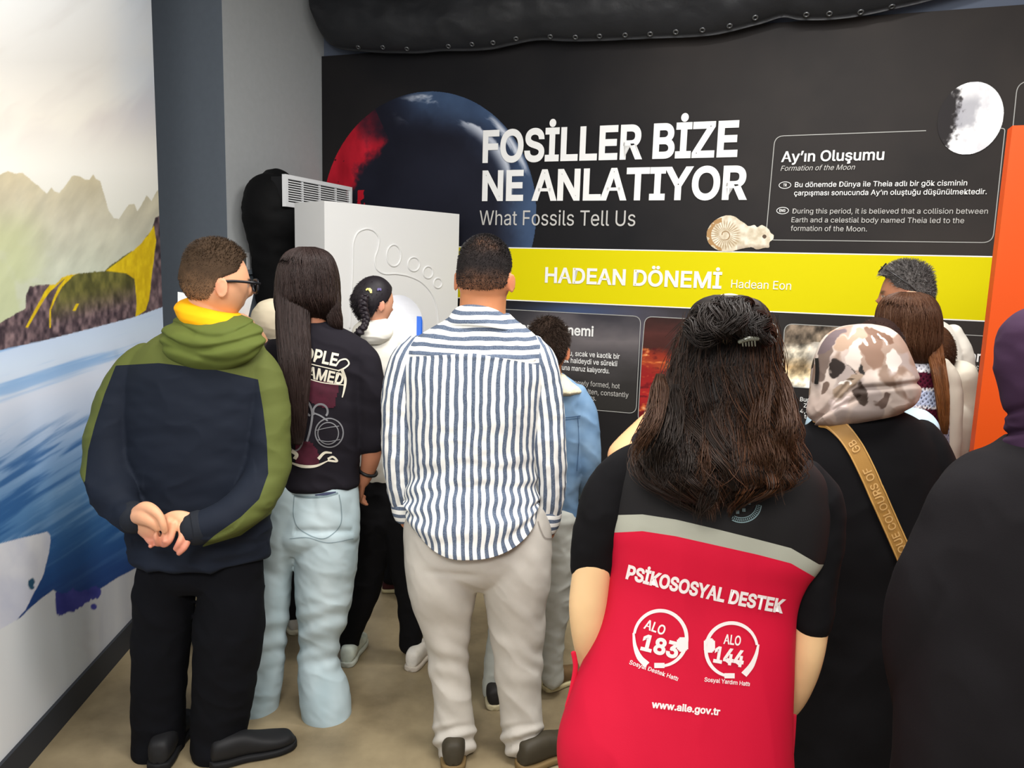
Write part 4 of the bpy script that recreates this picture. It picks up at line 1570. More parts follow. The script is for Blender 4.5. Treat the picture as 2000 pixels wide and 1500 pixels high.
def skin_body(root, shells, col, head=None, voxel=0.006, smooth=4, lips=(170, 90, 84), brow=(50, 38, 32), eyes=True, blush=None):
    p = remesh(shells, voxel, smooth, factor=0.45)
    n = fbm(p.V * 14, 3, 5)
    C = np.array(col, float)[None] * (1 + 0.05 * n)[:, None]
    if head is not None:
        L = head.local(p.V)
        x, y, z = L.T
        fr_ = y > 0.2
        C = put(C, fr_ * np.exp(-(x / 0.085) ** 4 - ((z + 0.255) / 0.028) ** 4), np.array([lips]))
        C = put(C, fr_ * np.exp(-((np.abs(x) - 0.125) / 0.07) ** 4 - ((z - 0.075) / 0.016) ** 4), np.array([brow]))
        if eyes:
            C = put(C, fr_ * np.exp(-((np.abs(x) - 0.125) / 0.05) ** 4 - ((z - 0.0) / 0.02) ** 4), np.array([(228, 222, 216)]))
            C = put(C, fr_ * np.exp(-((np.abs(x) - 0.125) / 0.018) ** 4 - ((z - 0.0) / 0.02) ** 4), np.array([(40, 26, 20)]))
        C = put(C, np.exp(-((np.abs(x) - 0.35) / 0.05) ** 2 - ((z + 0.05) / 0.12) ** 2) * (np.abs(y + 0.03) < 0.09) * 0.35, np.array([(206, 110, 86)]))
    if blush is not None:
        C = blush(p.V, C)
    p.C = lin(np.clip(C, 0, 255))
    return child('body', p, m_skin, root)


m_skin = mat_col('skin', 0.5, 0.35)
try:
    m_skin.node_tree.nodes['Principled BSDF'].inputs['Subsurface Weight'].default_value = 0.06
    m_skin.node_tree.nodes['Principled BSDF'].inputs['Subsurface Radius'].default_value = (0.02, 0.008, 0.005)
except Exception:
    pass
m_hair = mat_col('hair', 0.5, 0.25)
m_capcol = mat_col('cropped_hair', 0.85, 0.1, bump=(600, 0.15, 0.001))


def colored(p, c):
    p.C = np.broadcast_to(lin(c), (len(p.V), 3)).copy()
    return p


def short_hair(root, head, col, mask, lift=0.03, fade=None, S=2500, length=0.05, seed=1, flow=(0, -0.5, -0.2), up=0.8, skin=(190, 140, 105), var=10, bumpy=0.12, thin=None):
    cp = head.cap(lift, mask, bumpy=bumpy, seed=seed)
    C = np.broadcast_to(np.array(col, float), (len(cp.V), 3)).copy()
    C *= (1 + 0.16 * fbm(cp.L * 14, 3, seed + 3))[:, None]
    if fade is not None:
        C = put(C, fade(cp.L), np.array([np.array(skin) * 0.62 + np.array(col) * 0.38]))
    if thin is not None:
        C = put(C, thin(cp.L), np.array([np.array(skin) * 0.7]))
    cp.C = lin(np.clip(C, 0, 255))
    h = [cp, cap_strands(head, mask, S, length, col, var, flow, up, lift, seed)]
    h[1].mat = 1
    return child('hair', h, [m_capcol, m_hair], root)


def simple_person(label, x, y, H, yaw=0.0, top=(60, 60, 60), legs=(30, 30, 34), skin=(200, 150, 115), hair=(40, 30, 26), hair_kind='short', shoe_c=(40, 40, 40),
                  sole_c=(200, 190, 150), head_f=0.135, arms=None, sleeve_end=0.9, wide=1.0, feet=((-0.055, 0.0, 0), (0.055, 0.0, 0)), head_off=(0, 0), pitch=0, top_long=None, foot_L=None,
                  top_mat=None, head_yaw=None):
    """a whole standing figure from its height; used for people of whom the photo shows little"""
    root = thing('person', label, 'person', (x, y, 0))
    a = math.radians(yaw)
    rt, fw = np.array([math.cos(a), -math.sin(a), 0]), np.array([math.sin(a), math.cos(a), 0])
    O = np.array([x, y, 0.0])

    def W(lx, ly, lz):
        return O + rt * lx * H + fw * ly * H + ZUP * lz * H
    hh = head_f * H
    hd = Head(W(head_off[0], 0.02 + head_off[1], 1 - head_f / 2), hh, yaw if head_yaw is None else head_yaw, pitch)

    def tor(f, zs):
        rows = np.array(zs)
        D = spline(np.concatenate([[np.concatenate([W(0, r[3], r[0]), [r[1] * H * f, r[2] * H * f]]) for r in rows]], 0), 50)
        return loft_rings(D[:, :3], rt * D[:, 3:4], fw * D[:, 4:5], 40)
    zs = [(0.855, 0.036, 0.036, 0.0), (0.835, 0.055 * wide, 0.045, 0), (0.815, 0.10 * wide, 0.055, 0), (0.78, 0.118 * wide, 0.064, 0), (0.72, 0.112 * wide, 0.072, 0), (0.62, 0.098 * wide, 0.066, 0), (0.54, 0.105 * wide, 0.07, 0), (0.47, 0.104 * wide, 0.07, 0)]
    if top_long:
        zs = zs[:-1] + [(0.45, 0.112 * wide, 0.08, 0), (top_long, 0.15 * wide, 0.11, 0)]
    shells = hd.skull() and [hd.skull()] + hd.ears()
    shells.append(tube([W(0, -0.005, 0.80), W(0, 0.0, 0.85), W(head_off[0], 0.01 + head_off[1], 0.89)], np.array([0.04, 0.032, 0.031]) * H, 20, 24))
    shells.append(tor(0.86, zs[:8] if not top_long else zs[:7]))
    sl, tr = [], []
    for k, s in enumerate((-1, 1)):
        ap = (arms[k] if arms and arms[k] is not None else [W(0.105 * s * wide, 0, 0.795), W(0.135 * s * wide, -0.01, 0.63), W(0.13 * s * wide, 0.04, 0.49)])
        ar = np.array([0.034, 0.027, 0.018]) * H
        shells.append(tube(ap, ar, 30, 20))
        n_ = np.asarray(ap[-1]) - np.asarray(ap[-2])
        shells += hand(ap[-1], n_, -s * rt + 0.2 * n_, fw + ZUP * 0.3, H / 1.72 * 0.95)
        e = np.asarray(ap[-2]) + (np.asarray(ap[-1]) - np.asarray(ap[-2])) * (sleeve_end - 0.5) * 2 if sleeve_end > 0.5 else np.asarray(ap[0]) + (np.asarray(ap[-2]) - np.asarray(ap[0])) * sleeve_end * 2
        sl.append(tube([ap[0], ap[1], e] if sleeve_end > 0.5 else [ap[0], e], (ar * 1.28 + 0.004)[:3 if sleeve_end > 0.5 else 2], 30, 24))
        fx, fy, fyaw = feet[k]
        hp, kn, an = W(0.052 * s, 0, 0.50), W((0.052 * s + fx) / 2, fy / 2 + 0.015, 0.28), W(fx, fy, 0.05)
        lr = np.array([0.05, 0.036, 0.024]) * H
        shells.append(tube([hp, kn, an], lr, 30, 20))
        fa = math.radians(yaw + fyaw)
        toe = np.array([math.sin(fa), math.cos(fa), 0])
        shells.append(tube([an - ZUP * 0.02 * H, an - ZUP * 0.03 * H + toe * 0.07 * H], np.array([0.022, 0.018]) * H, 12, 16))
        tr.append(tube([hp + ZUP * 0.02, kn, an + ZUP * 0.012 * H], lr * 1.2 + np.array([0.004, 0.008, 0.014]), 36, 26))
        Ls = foot_L or 0.15 * H
        hx = an - toe * Ls * 0.22
        up, so = shoe(hx[0], hx[1], yaw + fyaw, Ls, high=1.0)
        so_o = child('shoe', up, mat('shoe_upper', shoe_c, 0.55), root)
        c_o = child('sole', so, mat('shoe_sole', sole_c, 0.6), so_o)
    skin_body(root, shells, skin, hd, 0.009, 3)
    p = remesh([tor(1.0, zs)] + sl, 0.009, 5, folds(0.006, (7, 7, 10), 11))
    child('top', p, top_mat or mat('cloth_top', top, 0.85, 0.2), root)
    tr.append(tor(0.98, [(0.60, 0.09, 0.062, 0), (0.54, 0.104, 0.07, 0), (0.47, 0.10, 0.07, 0)]))
    child('trousers', remesh(tr, 0.009, 5, folds(0.006, (7, 7, 10), 12)), mat('cloth_legs', legs, 0.85, 0.2), root)
    if hair_kind == 'short':
        short_hair(root, hd, hair, hairline(0.3), 0.045, length=0.05, S=2200, flow=(0, -0.3, -0.5), up=0.35)
    elif hair_kind == 'long':
        cp = colored(hd.cap(0.06, hairline(0.3, -0.1, -0.5)), hair)
        st = cap_strands(hd, hairline(0.3, -0.1, -0.4), 1600, 0.45, hair, 8, (0, -0.15, -1.0), 0.25, 0.05, 4, 0.0016, 6)
        child('hair', [cp, st], m_hair, root)
    return root, hd

# ================================================================== the visitors
m_blackcloth = mat('black_cloth', (15, 14, 16), 0.9, 0.15, bump=(500, 0.15, 0.001))
m_trouser_black = mat('black_trousers', (10, 11, 16), 0.9, 0.15, bump=(500, 0.15, 0.001))


def person_root(label, px, py, Y):
    P = at(px, py, Y)
    return thing('person', label, 'person', (P[0], P[1], 0))


def leg_pair(Y, paths, scale=1.0, **kw):
    return [limb(Y, p, 70, 40, scale, **kw) for p in paths]


def shrink(path, f):
    return [(p[0], p[1], p[2], p[3] * f) + tuple(p[4:]) for p in path]


def put_shoe(root, px, py, yaw, L, c, sole, high=1.0, back=0.0):
    P = on_floor(px, py)
    a = math.radians(yaw)
    up, so = shoe(P[0] - math.sin(a) * back, P[1] - math.cos(a) * back, yaw, L, high=high)
    s = child('shoe', up, mat('shoe_upper', c, 0.6, 0.3, var=0.12, vscale=30), root)
    child('sole', so, mat('shoe_sole', sole, 0.7), s)
    return P


def pxd(V, f):
    x, y = to_px(V)
    return f(x, y)


# ------------------------------------------------------------------ boy in the olive and navy jacket
Y = 2.37
boy = person_root('person in olive and navy hooded jacket, hands clasped behind the back, beside the mural', 390, 900, Y)
J_T = [(628, 352, 476, 0.8, -0.02), (645, 325, 500, 0.62, -0.01), (662, 300, 507, 0.55), (682, 272, 515, 0.5), (705, 256, 522, 0.5), (740, 246, 527, 0.52), (800, 242, 530, 0.54), (880, 240, 530, 0.56), (960, 244, 528, 0.56),
       (1030, 252, 525, 0.58), (1070, 258, 522, 0.6), (1088, 261, 520, 0.6), (1092, 272, 510, 0.56)]
J_L = [(285, 690, 0, 24), (264, 722, 0, 35), (238, 772, -0.01, 41), (219, 840, -0.03, 46), (213, 905, -0.06, 47), (222, 955, -0.11, 43), (243, 995, -0.16, 33), (258, 1010, -0.20, 27), (266, 1014, -0.215, 25)]
J_R = [(488, 690, 0, 24), (509, 724, 0, 34), (524, 780, -0.01, 38), (526, 850, -0.03, 41), (520, 918, -0.06, 43), (496, 968, -0.11, 40), (450, 1005, -0.17, 35), (405, 1025, -0.205, 31), (378, 1033, -0.215, 29)]
tr_l = [(322, 1060, 0, 48), (324, 1110, 0, 55), (318, 1200, 0, 56), (312, 1300, 0, 52), (309, 1390, 0, 47), (309, 1440, 0, 47), (309, 1466, -0.01, 48)]
tr_r = [(452, 1060, 0, 48), (452, 1110, 0, 57), (449, 1200, 0, 66), (443, 1290, 0, 62), (434, 1370, 0, 54), (427, 1430, 0, 51), (425, 1462, -0.01, 52)]
bh = Head(at(421, 553, Y), 0.242, 52, 4, 0, 1.04)
tor_b = torso(Y, J_T, 110, 110)
sh = [bh.skull()] + bh.ears()
sh.append(tube([at(400, 660, Y), at(405, 625, Y), at(416, 575, Y)], [0.075, 0.066, 0.066], 24, 28))
sh.append(scale_part(tor_b, 0.84))
for p in (J_L, J_R):
    sh.append(limb(Y, shrink(p, 0.72), 50, 24))
for p in (tr_l, tr_r):
    sh.append(limb(Y, shrink(p, 0.7), 50, 24))
# the clasped hands: paths in the picture with depth, first the left palm facing us, then the right hand over it
YH = Y - 0.235
k_ = pxm(300, 1030, YH)


def fing(pts):
    return limb(YH, [(a, b, c, r) for a, b, c, r in pts], 24, 14)


sh += [limb(Y - 0.2, [(256, 1008, 0.0, 19), (268, 1012, -0.02, 20, 0.8), (278, 1024, -0.03, 23, 0.6), (290, 1038, -0.035, 22, 0.5), (302, 1048, -0.035, 17, 0.5)], 30, 24)]
sh += [fing([(268, 1000, -0.005, 12), (284, 992, -0.02, 13), (300, 997, -0.035, 10.5), (313, 1010, -0.042, 8), (319, 1026, -0.045, 6.8), (322, 1039, -0.04, 5.6)]),
       fing([(284, 1046, 0.0, 6), (290, 1054, -0.004, 6), (296, 1062, -0.014, 5.6), (294, 1067, -0.03, 4.6)]),
       fing([(294, 1046, 0.0, 6.5), (302, 1056, -0.004, 6.5), (309, 1062, -0.018, 6), (305, 1052, -0.034, 5.4), (304, 1044, -0.036, 4.8)]),
       fing([(302, 1046, 0.0, 6.5), (313, 1058, -0.004, 6.5), (321, 1064, -0.016, 6), (322, 1056, -0.032, 5.2)])]
sh += [fing([(270, 1008, -0.012, 16), (286, 1010, -0.026, 17), (299, 1019, -0.034, 13), (309, 1031, -0.034, 9)])]
sh += [limb(Y - 0.2, [(388, 1032, 0.0, 25), (366, 1025, -0.01, 25, 0.8), (350, 1018, -0.02, 23, 0.55), (336, 1018, -0.025, 20, 0.5), (324, 1026, -0.03, 14, 0.5)], 30, 24)]
sh += [fing([(330, 1018, -0.01, 7), (324, 1036, -0.016, 7), (321, 1050, -0.022, 6.4), (317, 1062, -0.018, 5.2)]),
       fing([(338, 1022, -0.012, 7), (336, 1042, -0.02, 7), (331, 1056, -0.026, 6.4), (324, 1064, -0.022, 5.2)]),
       fing([(352, 1026, -0.008, 7), (356, 1046, -0.02, 7), (350, 1060, -0.03, 6.4), (343, 1072, -0.028, 5.4)]),
       fing([(362, 1034, -0.006, 7), (366, 1056, -0.016, 6.8), (360, 1070, -0.026, 6.2), (349, 1081, -0.026, 5.2)]),
       fing([(360, 1020, 0.0, 9), (346, 1012, 0.006, 9), (330, 1010, 0.010, 8), (316, 1014, 0.010, 6.5)])]
skin_body(boy, sh, (214, 158, 122), bh, 0.0034, 4,
          blush=lambda V, C: put(C, pxd(V, lambda x, y: sstep(1030, 1066, y) * (y < 1100)) * 0.45, np.array([(206, 112, 104)])))


def boy_d(V):
    """0..0.5 navy, above it olive: yoke, hood side and the outer faces of the sleeves"""
    x, y = to_px(V)
    yl = np.interp(x, [200, 226, 310, 420, 503, 560], [712, 714, 709, 722, 741, 752])
    xr = np.interp(y, [700, 741, 800, 860, 925, 975, 1010, 1045, 1080], [500, 504, 514, 521, 524, 506, 470, 420, 380])
    xl = np.interp(y, [690, 714, 770, 830, 880, 940, 960, 1100], [240, 226, 204, 185, 172, 166, 150, 150])
    low = np.interp(x, [380, 400, 470, 545, 580], [1074, 1067, 1046, 992, 960])
    d = np.maximum(np.maximum(yl - y, np.minimum(x - xr, low - y)), xl - x)
    return 0.5 + np.clip(d * 0.004, -0.45, 0.45)


def boy_f(V):
    x, y = to_px(V)
    q = np.stack([V[:, 0] * 5 + V[:, 2] * 3, V[:, 1] * 4, V[:, 2] * 9 - V[:, 0] * 2], 1)
    n = fbm(q, 3, 21)
    el = sstep(880, 960, y) * (np.hypot(x - 390, y - 940) > 110)
    return 0.015 * (0.45 - 1.5 * np.abs(n)) * (0.55 + 0.8 * el) - 0.010 * np.exp(-((y - 1060) / 6) ** 2) * (np.abs(x - 390) < 130) * 0.4


pj = remesh([tor_b, limb(Y, J_L, 70, 40), limb(Y, J_R, 70, 40)], 0.005, 8, boy_f)
pj.D = boy_d(pj.V)
jk = child('jacket', pj, mat_bands('jacket_panels', [(0, (21, 27, 39)), (0.5, (86, 93, 45))], 0.8, 0.2, bump=(700, 0.15, 0.0008)), boy)
child('cuff', [limb(Y, [(257, 1008, -0.197, 30), (266, 1013, -0.215, 29.5), (270, 1015, -0.222, 27)], 12, 32)], mat('dark_cuff', (24, 28, 36), 0.85), jk)
child('cuff', [limb(Y, [(392, 1029, -0.21, 33.5), (376, 1033, -0.218, 32.5), (370, 1034, -0.222, 30)], 12, 32)], mat('dark_cuff', (24, 28, 36), 0.85), jk)
# hood lying on the shoulders
HR = [(616, 352, 470, 0.75, -0.005), (626, 338, 494, 0.66, -0.015), (640, 322, 510, 0.62, -0.03), (655, 314, 518, 0.6, -0.045), (672, 314, 518, 0.55, -0.06), (690, 322, 505, 0.5, -0.075), (706, 344, 484, 0.45, -0.085), (720, 372, 452, 0.4, -0.085), (727, 396, 430, 0.35, -0.07)]


def hood_f(V, th, v):
    x, y = to_px(V)
    s_ = np.abs(x - 415) / 100
    d = 0
    for yo, a, w in ((655, 0.012, 8), (682, 0.014, 8), (704, 0.008, 7)):
        yc = yo - 26 * s_ ** 2 + 6 * np.sin(x * 0.03 + yo)
        d = d - a * np.exp(-((y - yc) / w) ** 2) * (s_ < 1.1)
    return d + 0.010 * (0.3 - np.abs(fbm(V * np.array([8, 8, 14]), 3, 23)))


child('hood', torso(Y, HR, 100, 140, disp=hood_f), mat('olive_hood', (86, 96, 42), 0.8, 0.2, bump=(700, 0.15, 0.0008)), jk)
YR = [(594, 372, 446, 0.95, 0.01), (600, 356, 462, 0.95, 0), (610, 346, 474, 0.9, -0.005), (620, 348, 480, 0.86, -0.012), (636, 356, 484, 0.8, -0.02), (645, 360, 480, 0.7, -0.02)]
yc_, ya_, yb2_ = sections(Y, YR, 40)
tilt_ = np.linspace(1, 0, 40)[:, None] * np.array([0, 0, 0.0])
child('sweatshirt_hood', loft_rings(yc_, ya_ + np.array([0, 0, -0.022]) * np.linspace(1, 0.6, 40)[:, None], yb2_, 96, disp=folds(0.006, (8, 8, 14), 25)), mat('amber_fleece', (244, 172, 10), 0.85, 0.2), boy, 'amber sweatshirt hood at the neck')
tp = [limb(Y, tr_l, 90, 48), limb(Y, tr_r, 90, 48), torso(Y, [(1040, 276, 506, 0.46), (1080, 272, 510, 0.46), (1130, 268, 512, 0.46), (1150, 290, 490, 0.42)], 30, 60)]
child('trousers', remesh(tp, 0.006, 6, folds(0.010, (6, 6, 7), 27, 0.4)), m_trouser_black, boy)
put_shoe(boy, 312, 1500, -6, 0.285, (24, 24, 26), (16, 16, 18), 1.0, 0.02)
put_shoe(boy, 430, 1492, 62, 0.27, (24, 24, 26), (16, 16, 18), 1.0, 0.03)
bm = hairline(0.30, -0.03, -0.29, 0.06)


def boy_lift(L):
    return 0.008 + 0.040 * sstep(0.16, 0.42, L[:, 2]) + 0.012 * sstep(0.0, 0.2, L[:, 2])


short_hair(boy, bh, (62, 48, 36), bm, boy_lift, lambda L: np.clip(sstep(0.20, -0.24, L[:, 2] + 0.05 * fbm(L * 12, 2, 3)) * 0.95, 0, 1), 4200, lambda L: 0.012 + 0.06 * sstep(0.15, 0.4, L[:, 2]), 31, (0.1, -0.2, 0.25), 0.9, (190, 142, 104), 9)
g = []
for k in (-1, 1):
    pts = [bh.world(p) for p in ((0.365 * k, -0.03, 0.03), (0.36 * k, 0.12, 0.045), (0.335 * k, 0.36, 0.045), (0.29 * k, 0.46, 0.04))]
    g.append(tube(pts, [0.0042] * 4, 16, 8, (1, 1)))
    cx = 0.155 * k
    t = np.linspace(0, 2 * np.pi, 25)
    g.append(tube([bh.world((cx + 0.135 * math.copysign(abs(math.cos(a)) ** 0.7, math.cos(a)), 0.475 - 0.04 * abs(cx + 0.135 * math.cos(a)) / 0.3, 0.0 + 0.085 * math.copysign(abs(math.sin(a)) ** 0.7, math.sin(a)))) for a in t], [0.0040] * 25, 60, 8))
g.append(tube([bh.world(p) for p in ((-0.03, 0.49, 0.02), (0, 0.5, 0.03), (0.03, 0.49, 0.02))], [0.0024] * 3, 8, 8))
child('glasses', g, mat('black_plastic', (12, 13, 20), 0.3, 0.5), boy)

# ------------------------------------------------------------------ girl in the black printed T-shirt and pale jeans
Y = 2.63
girl = person_root('person with long dark hair, black printed T-shirt and pale wide jeans', 610, 900, Y)
T_T = [(628, 576, 642, 0.8), (640, 562, 664, 0.62), (655, 545, 695, 0.5), (675, 532, 716, 0.48), (705, 524, 722, 0.52), (760, 521, 718, 0.56), (820, 522, 711, 0.57), (880, 531, 704, 0.58), (925, 535, 700, 0.58), (948, 535, 698, 0.58), (952, 545, 690, 0.5)]
T_L = [(540, 680, 0, 20), (526, 712, 0, 31), (516, 770, 0.0, 32), (512, 840, 0.0, 31), (512, 862, 0, 31)]
T_R = [(700, 680, 0, 20), (713, 708, 0, 30), (722, 760, 0.0, 32), (726, 820, 0.01, 30), (725, 866, 0.015, 29)]
A_L = [(526, 712, 0, 22), (514, 840, 0, 21), (512, 905, 0.05, 18), (526, 950, 0.12, 13)]
A_R = [(713, 708, 0, 20), (722, 760, 0.0, 20), (726, 820, 0.01, 20), (727, 862, 0.015, 20.5), (724, 895, 0.02, 18.5), (716, 925, 0.04, 14), (708, 940, 0.05, 13)]
jl = [(568, 960, 0, 50), (552, 1030, 0, 53), (531, 1100, 0, 42), (523, 1180, 0, 41), (515, 1260, 0, 41), (506, 1330, 0, 44), (498, 1385, 0, 43)]
jr = [(646, 960, 0, 50), (643, 1030, 0, 57), (638, 1080, 0, 60), (634, 1140, 0, 56), (630, 1200, 0, 49), (623, 1260, 0, 38), (624, 1310, -0.01, 42), (635, 1360, -0.02, 49), (637, 1405, -0.03, 48), (636, 1416, -0.03, 44)]
gh = Head(at(600, 556, Y), 0.225, -10, 6)
tor_g = torso(Y, T_T, 110, 110)
sh = [gh.skull()] + gh.ears() + [tube([at(610, 672, Y), at(608, 630, Y), at(602, 590, Y)], [0.058, 0.053, 0.055], 20, 24), scale_part(tor_g, 0.84)]
sh += [limb(Y, A_L, 50, 22), limb(Y, A_R, 60, 22)] + [limb(Y, shrink(p, 0.66), 50, 22) for p in (jl, jr)]
wr = at(708, 940, Y + 0.05)
sh += hand(wr, at(700, 968, Y + 0.10) - wr, (0.8, 0.3, 0), (-0.5, -0.2, 0.3), 0.9, (20, 20, 22, 24))
wl2 = at(526, 950, Y + 0.12)
sh += hand(wl2, at(536, 975, Y + 0.17) - wl2, (-0.8, 0.3, 0), (0.5, 0, 0.3), 0.9)
skin_body(girl, sh, (176, 118, 90), gh, 0.0045, 4)
pt = remesh([tor_g, limb(Y, T_L, 50, 36), limb(Y, T_R, 50, 36)], 0.0055, 7, folds(0.011, (5, 5, 8), 33, 0.35))
ts = child('tshirt', pt, mat('black_jersey', (26, 23, 30), 0.88, 0.2), girl)
bt = bvh(pt)
m_pr = mat('print_cream', (214, 208, 190), 0.7)
m_prg = mat('print_grey', (120, 120, 124), 0.7)
m_maroon = mat('print_maroon', (66, 20, 36), 0.8, var=0.3, vscale=40)
for q in ([wrap(bt, px_fill([(585, 738), (620, 744), (660, 752), (655, 775), (650, 795), (620, 790), (596, 770)], 3)),
                      wrap(bt, px_fill([(578, 870), (600, 862), (618, 880), (622, 905), (600, 912), (580, 900)], 3))]):
    child('print_motif', q, m_maroon, ts)
for q in ([wrap(bt, px_text('PEOPLE', (560, 694), (657, 715), 23, 0.025), 0.003), wrap(bt, px_text('NAMED', (583, 733), (668, 751), 21, 0.025), 0.003)]):
    child('print_lettering', q, m_pr, ts)
child('print_motif', [wrap(bt, px_ribbon(p, w), 0.0026) for p, w in (
    ([(586, 706), (620, 714), (664, 724)], 2), ([(656, 714), (664, 704), (676, 702), (681, 710), (674, 718), (660, 724)], 3), ([(668, 722), (674, 740), (672, 760), (668, 776)], [6, 5, 2]),
    ([(590, 736), (630, 747), (674, 752)], 2))] +
    [wrap(bt, px_ribbon(p, w), 0.0026) for p, w in (
        ([(566, 902), (590, 910), (616, 910), (640, 900)], [3, 6, 5, 2]), ([(622, 896), (634, 884), (648, 884)], [6, 5, 3]), ([(640, 896), (650, 892), (658, 900), (640, 899)], 4), ([(570, 880), (580, 888), (576, 896)], 7))], m_pr, ts)


def circ(cx, cy, rx, ry, a0=0, a1=360):
    return [(cx + rx * math.cos(math.radians(a)), cy + ry * math.sin(math.radians(a))) for a in np.linspace(a0, a1, 22)]


child('print_motif', [wrap(bt, px_ribbon(p, w), 0.0024) for p, w in (
    (circ(643, 845, 27, 28), 2.5), (circ(641, 846, 20, 21), 2), (circ(577, 850, 16, 30), 3), (circ(626, 803, 14, 14, 150, 400), 4), (circ(596, 790, 6, 6), 2), ([(588, 770), (602, 785), (610, 806), (606, 840), (600, 862)], 4),
    ([(566, 796), (590, 800), (606, 812)], 4), ([(612, 806), (626, 812), (640, 822)], 3), ([(618, 840), (640, 835), (662, 832)], 1.5), ([(618, 858), (640, 862), (664, 858)], 1.5), ([(580, 812), (590, 830), (592, 856)], 5))], m_prg, ts)
jp = [limb(Y, jl, 90, 48), limb(Y, jr, 90, 48), torso(Y, [(930, 545, 696, 0.55), (960, 538, 699, 0.56), (1010, 530, 702, 0.6, -0.01), (1045, 528, 701, 0.6, -0.015), (1075, 540, 690, 0.5)], 40, 70)]
m_jean, nt, b = new_mat('pale_denim', 0.85, 0.15)
at_n = nt.nodes.new('ShaderNodeAttribute')
at_n.attribute_name = 'Col'
nt.links.new(at_n.outputs['Color'], b.inputs['Base Color'])
add_bump(nt, b, 700, 0.2, 0.001)


def jean_f(V):
    x, y = to_px(V)
    d = folds(0.006, (7, 7, 10), 35, 0.5)(V)
    kn = sstep(1150, 1220, y) * sstep(1330, 1260, y)
    d = d + 0.004 * np.sin(y * 0.16 + 0.05 * x + 2 * noise(V * 8, 36)) * kn
    return d - 0.008 * np.exp(-((y - (1038 + 0.0 * x)) / 7) ** 2) * (x > 575) * (x < 690)


pj = remesh(jp, 0.0055, 6, jean_f)
w_ = fbm(pj.V * np.array([9, 9, 3]), 4, 37)
x_, y_ = to_px(pj.V)
fade = np.exp(-((x_ - 632) / 34) ** 2 - ((y_ - 1010) / 45) ** 2) + np.exp(-((x_ - 640) / 26) ** 2 - ((y_ - 1160) / 60) ** 2) * 0.7
pj.C = lin(np.clip(lerp3((146, 166, 172), (192, 206, 210), np.clip(0.5 + 0.5 * w_ + 0.35 * fade, 0, 1)), 0, 255))
jo = child('jeans', pj, m_jean, girl)
bj = bvh(pj)
m_stitch = mat('denim_stitch', (120, 138, 144), 0.85)
child('back_pocket', [wrap(bj, px_ribbon(p, w), 0.0015) for p, w in (
    ([(574, 968), (600, 971), (630, 970), (660, 963)], 3.5), ([(574, 970), (574, 1010), (584, 1032), (632, 1052), (664, 1026), (666, 990), (662, 966)], 1.6), ([(566, 1052), (600, 1050), (640, 1060), (690, 1052)], 1.2))], m_stitch, jo)
child('back_pocket', [wrap(bj, px_ribbon([(616, 967), (640, 964), (656, 961)], [2, 6, 2]), 0.0018)], mat('pocket_shadow', (60, 66, 92), 0.9), jo, 'dark gap of the pocket')
put_shoe(girl, 510, 1402, -20, 0.24, (200, 198, 190), (220, 216, 200), 0.9, -0.02)
put_shoe(girl, 632, 1412, -4, 0.19, (200, 198, 190), (220, 216, 200), 0.8, -0.04)
child('wristband', torus(at(719, 921, Y + 0.036), np.array([1, 0.1, -0.35]) / 1.06, np.array([0, 1.0, 0.2]) / 1.02, np.array([0.33, -0.2, 0.92]), 0.030, 0.006, 28, 10), mat('black_rubber', (14, 14, 16), 0.5), girl)
# hair: a cap, a heavy lock over the left shoulder and one on the right
HA = [(482, 584, 614, 0.9, 0), (488, 568, 632, 0.95, 0), (500, 555, 646, 1.0, 0), (525, 545, 656, 1.02, 0), (560, 541, 661, 1.0, 0), (590, 540, 662, 0.95, 0.0), (612, 544, 660, 0.85, 0.02), (630, 552, 652, 0.7, 0.04)]
HB = [(500, 575, 590, 0.8, -0.02), (540, 545, 606, 0.8, -0.03), (600, 541, 606, 0.85, -0.06), (650, 541, 604, 0.7, -0.10), (700, 545, 606, 0.5, -0.135), (740, 550, 604, 0.42, -0.145), (790, 556, 600, 0.38, -0.15), (840, 562, 596, 0.32, -0.15), (868, 570, 590, 0.3, -0.15)]
HC = [(520, 634, 656, 0.8, -0.01), (560, 634, 662, 0.8, -0.01), (600, 636, 664, 0.8, -0.02), (630, 642, 668, 0.7, -0.02), (648, 652, 668, 0.6, -0.01)]
hs = []
for rows, n_, sd in ((HA, 2600, 41), (HB, 1800, 42), (HC, 700, 43)):
    r_ = sections(Y, rows, 80)
    core = colored(loft_rings(*[q * (1 if i == 0 else 0.97) for i, q in enumerate(r_)], 64, disp=folds(0.004, (22, 22, 3), sd)), (30, 21, 20))
    hs += [core, loft_strands(r_, n_, 18, (44, 31, 28), 8, (0.0, 0.12), (0.85, 1.0), (0, 360), (0.97, 1.03), 0.002, 2, 0.0014, 1, sd, 7, 0.004)]
child('hair', hs, m_hair, girl)

# ------------------------------------------------------------------ man in the striped shirt
Y = 2.4
man = person_root('person in blue and white striped shirt and beige trousers, hands in pockets', 930, 900, Y)
m_stripe, nt, b = new_mat('striped_cotton', 0.8, 0.2)
uv = nt.nodes.new('ShaderNodeUVMap')
sx = nt.nodes.new('ShaderNodeSeparateXYZ')
nt.links.new(uv.outputs['UV'], sx.inputs[0])
gm = nt.nodes.new('ShaderNodeNewGeometry')
sp = nt.nodes.new('ShaderNodeSeparateXYZ')
nt.links.new(gm.outputs['Position'], sp.inputs[0])
at_n = nt.nodes.new('ShaderNodeAttribute')
at_n.attribute_name = 'D'


def mth(op, a, b_=None, c=None):
    n = nt.nodes.new('ShaderNodeMath')
    n.operation = op
    for i, v in enumerate((a, b_, c)):
        if v is None:
            continue
        if isinstance(v, (int, float)):
            n.inputs[i].default_value = v
        else:
            nt.links.new(v, n.inputs[i])
    return n.outputs[0]


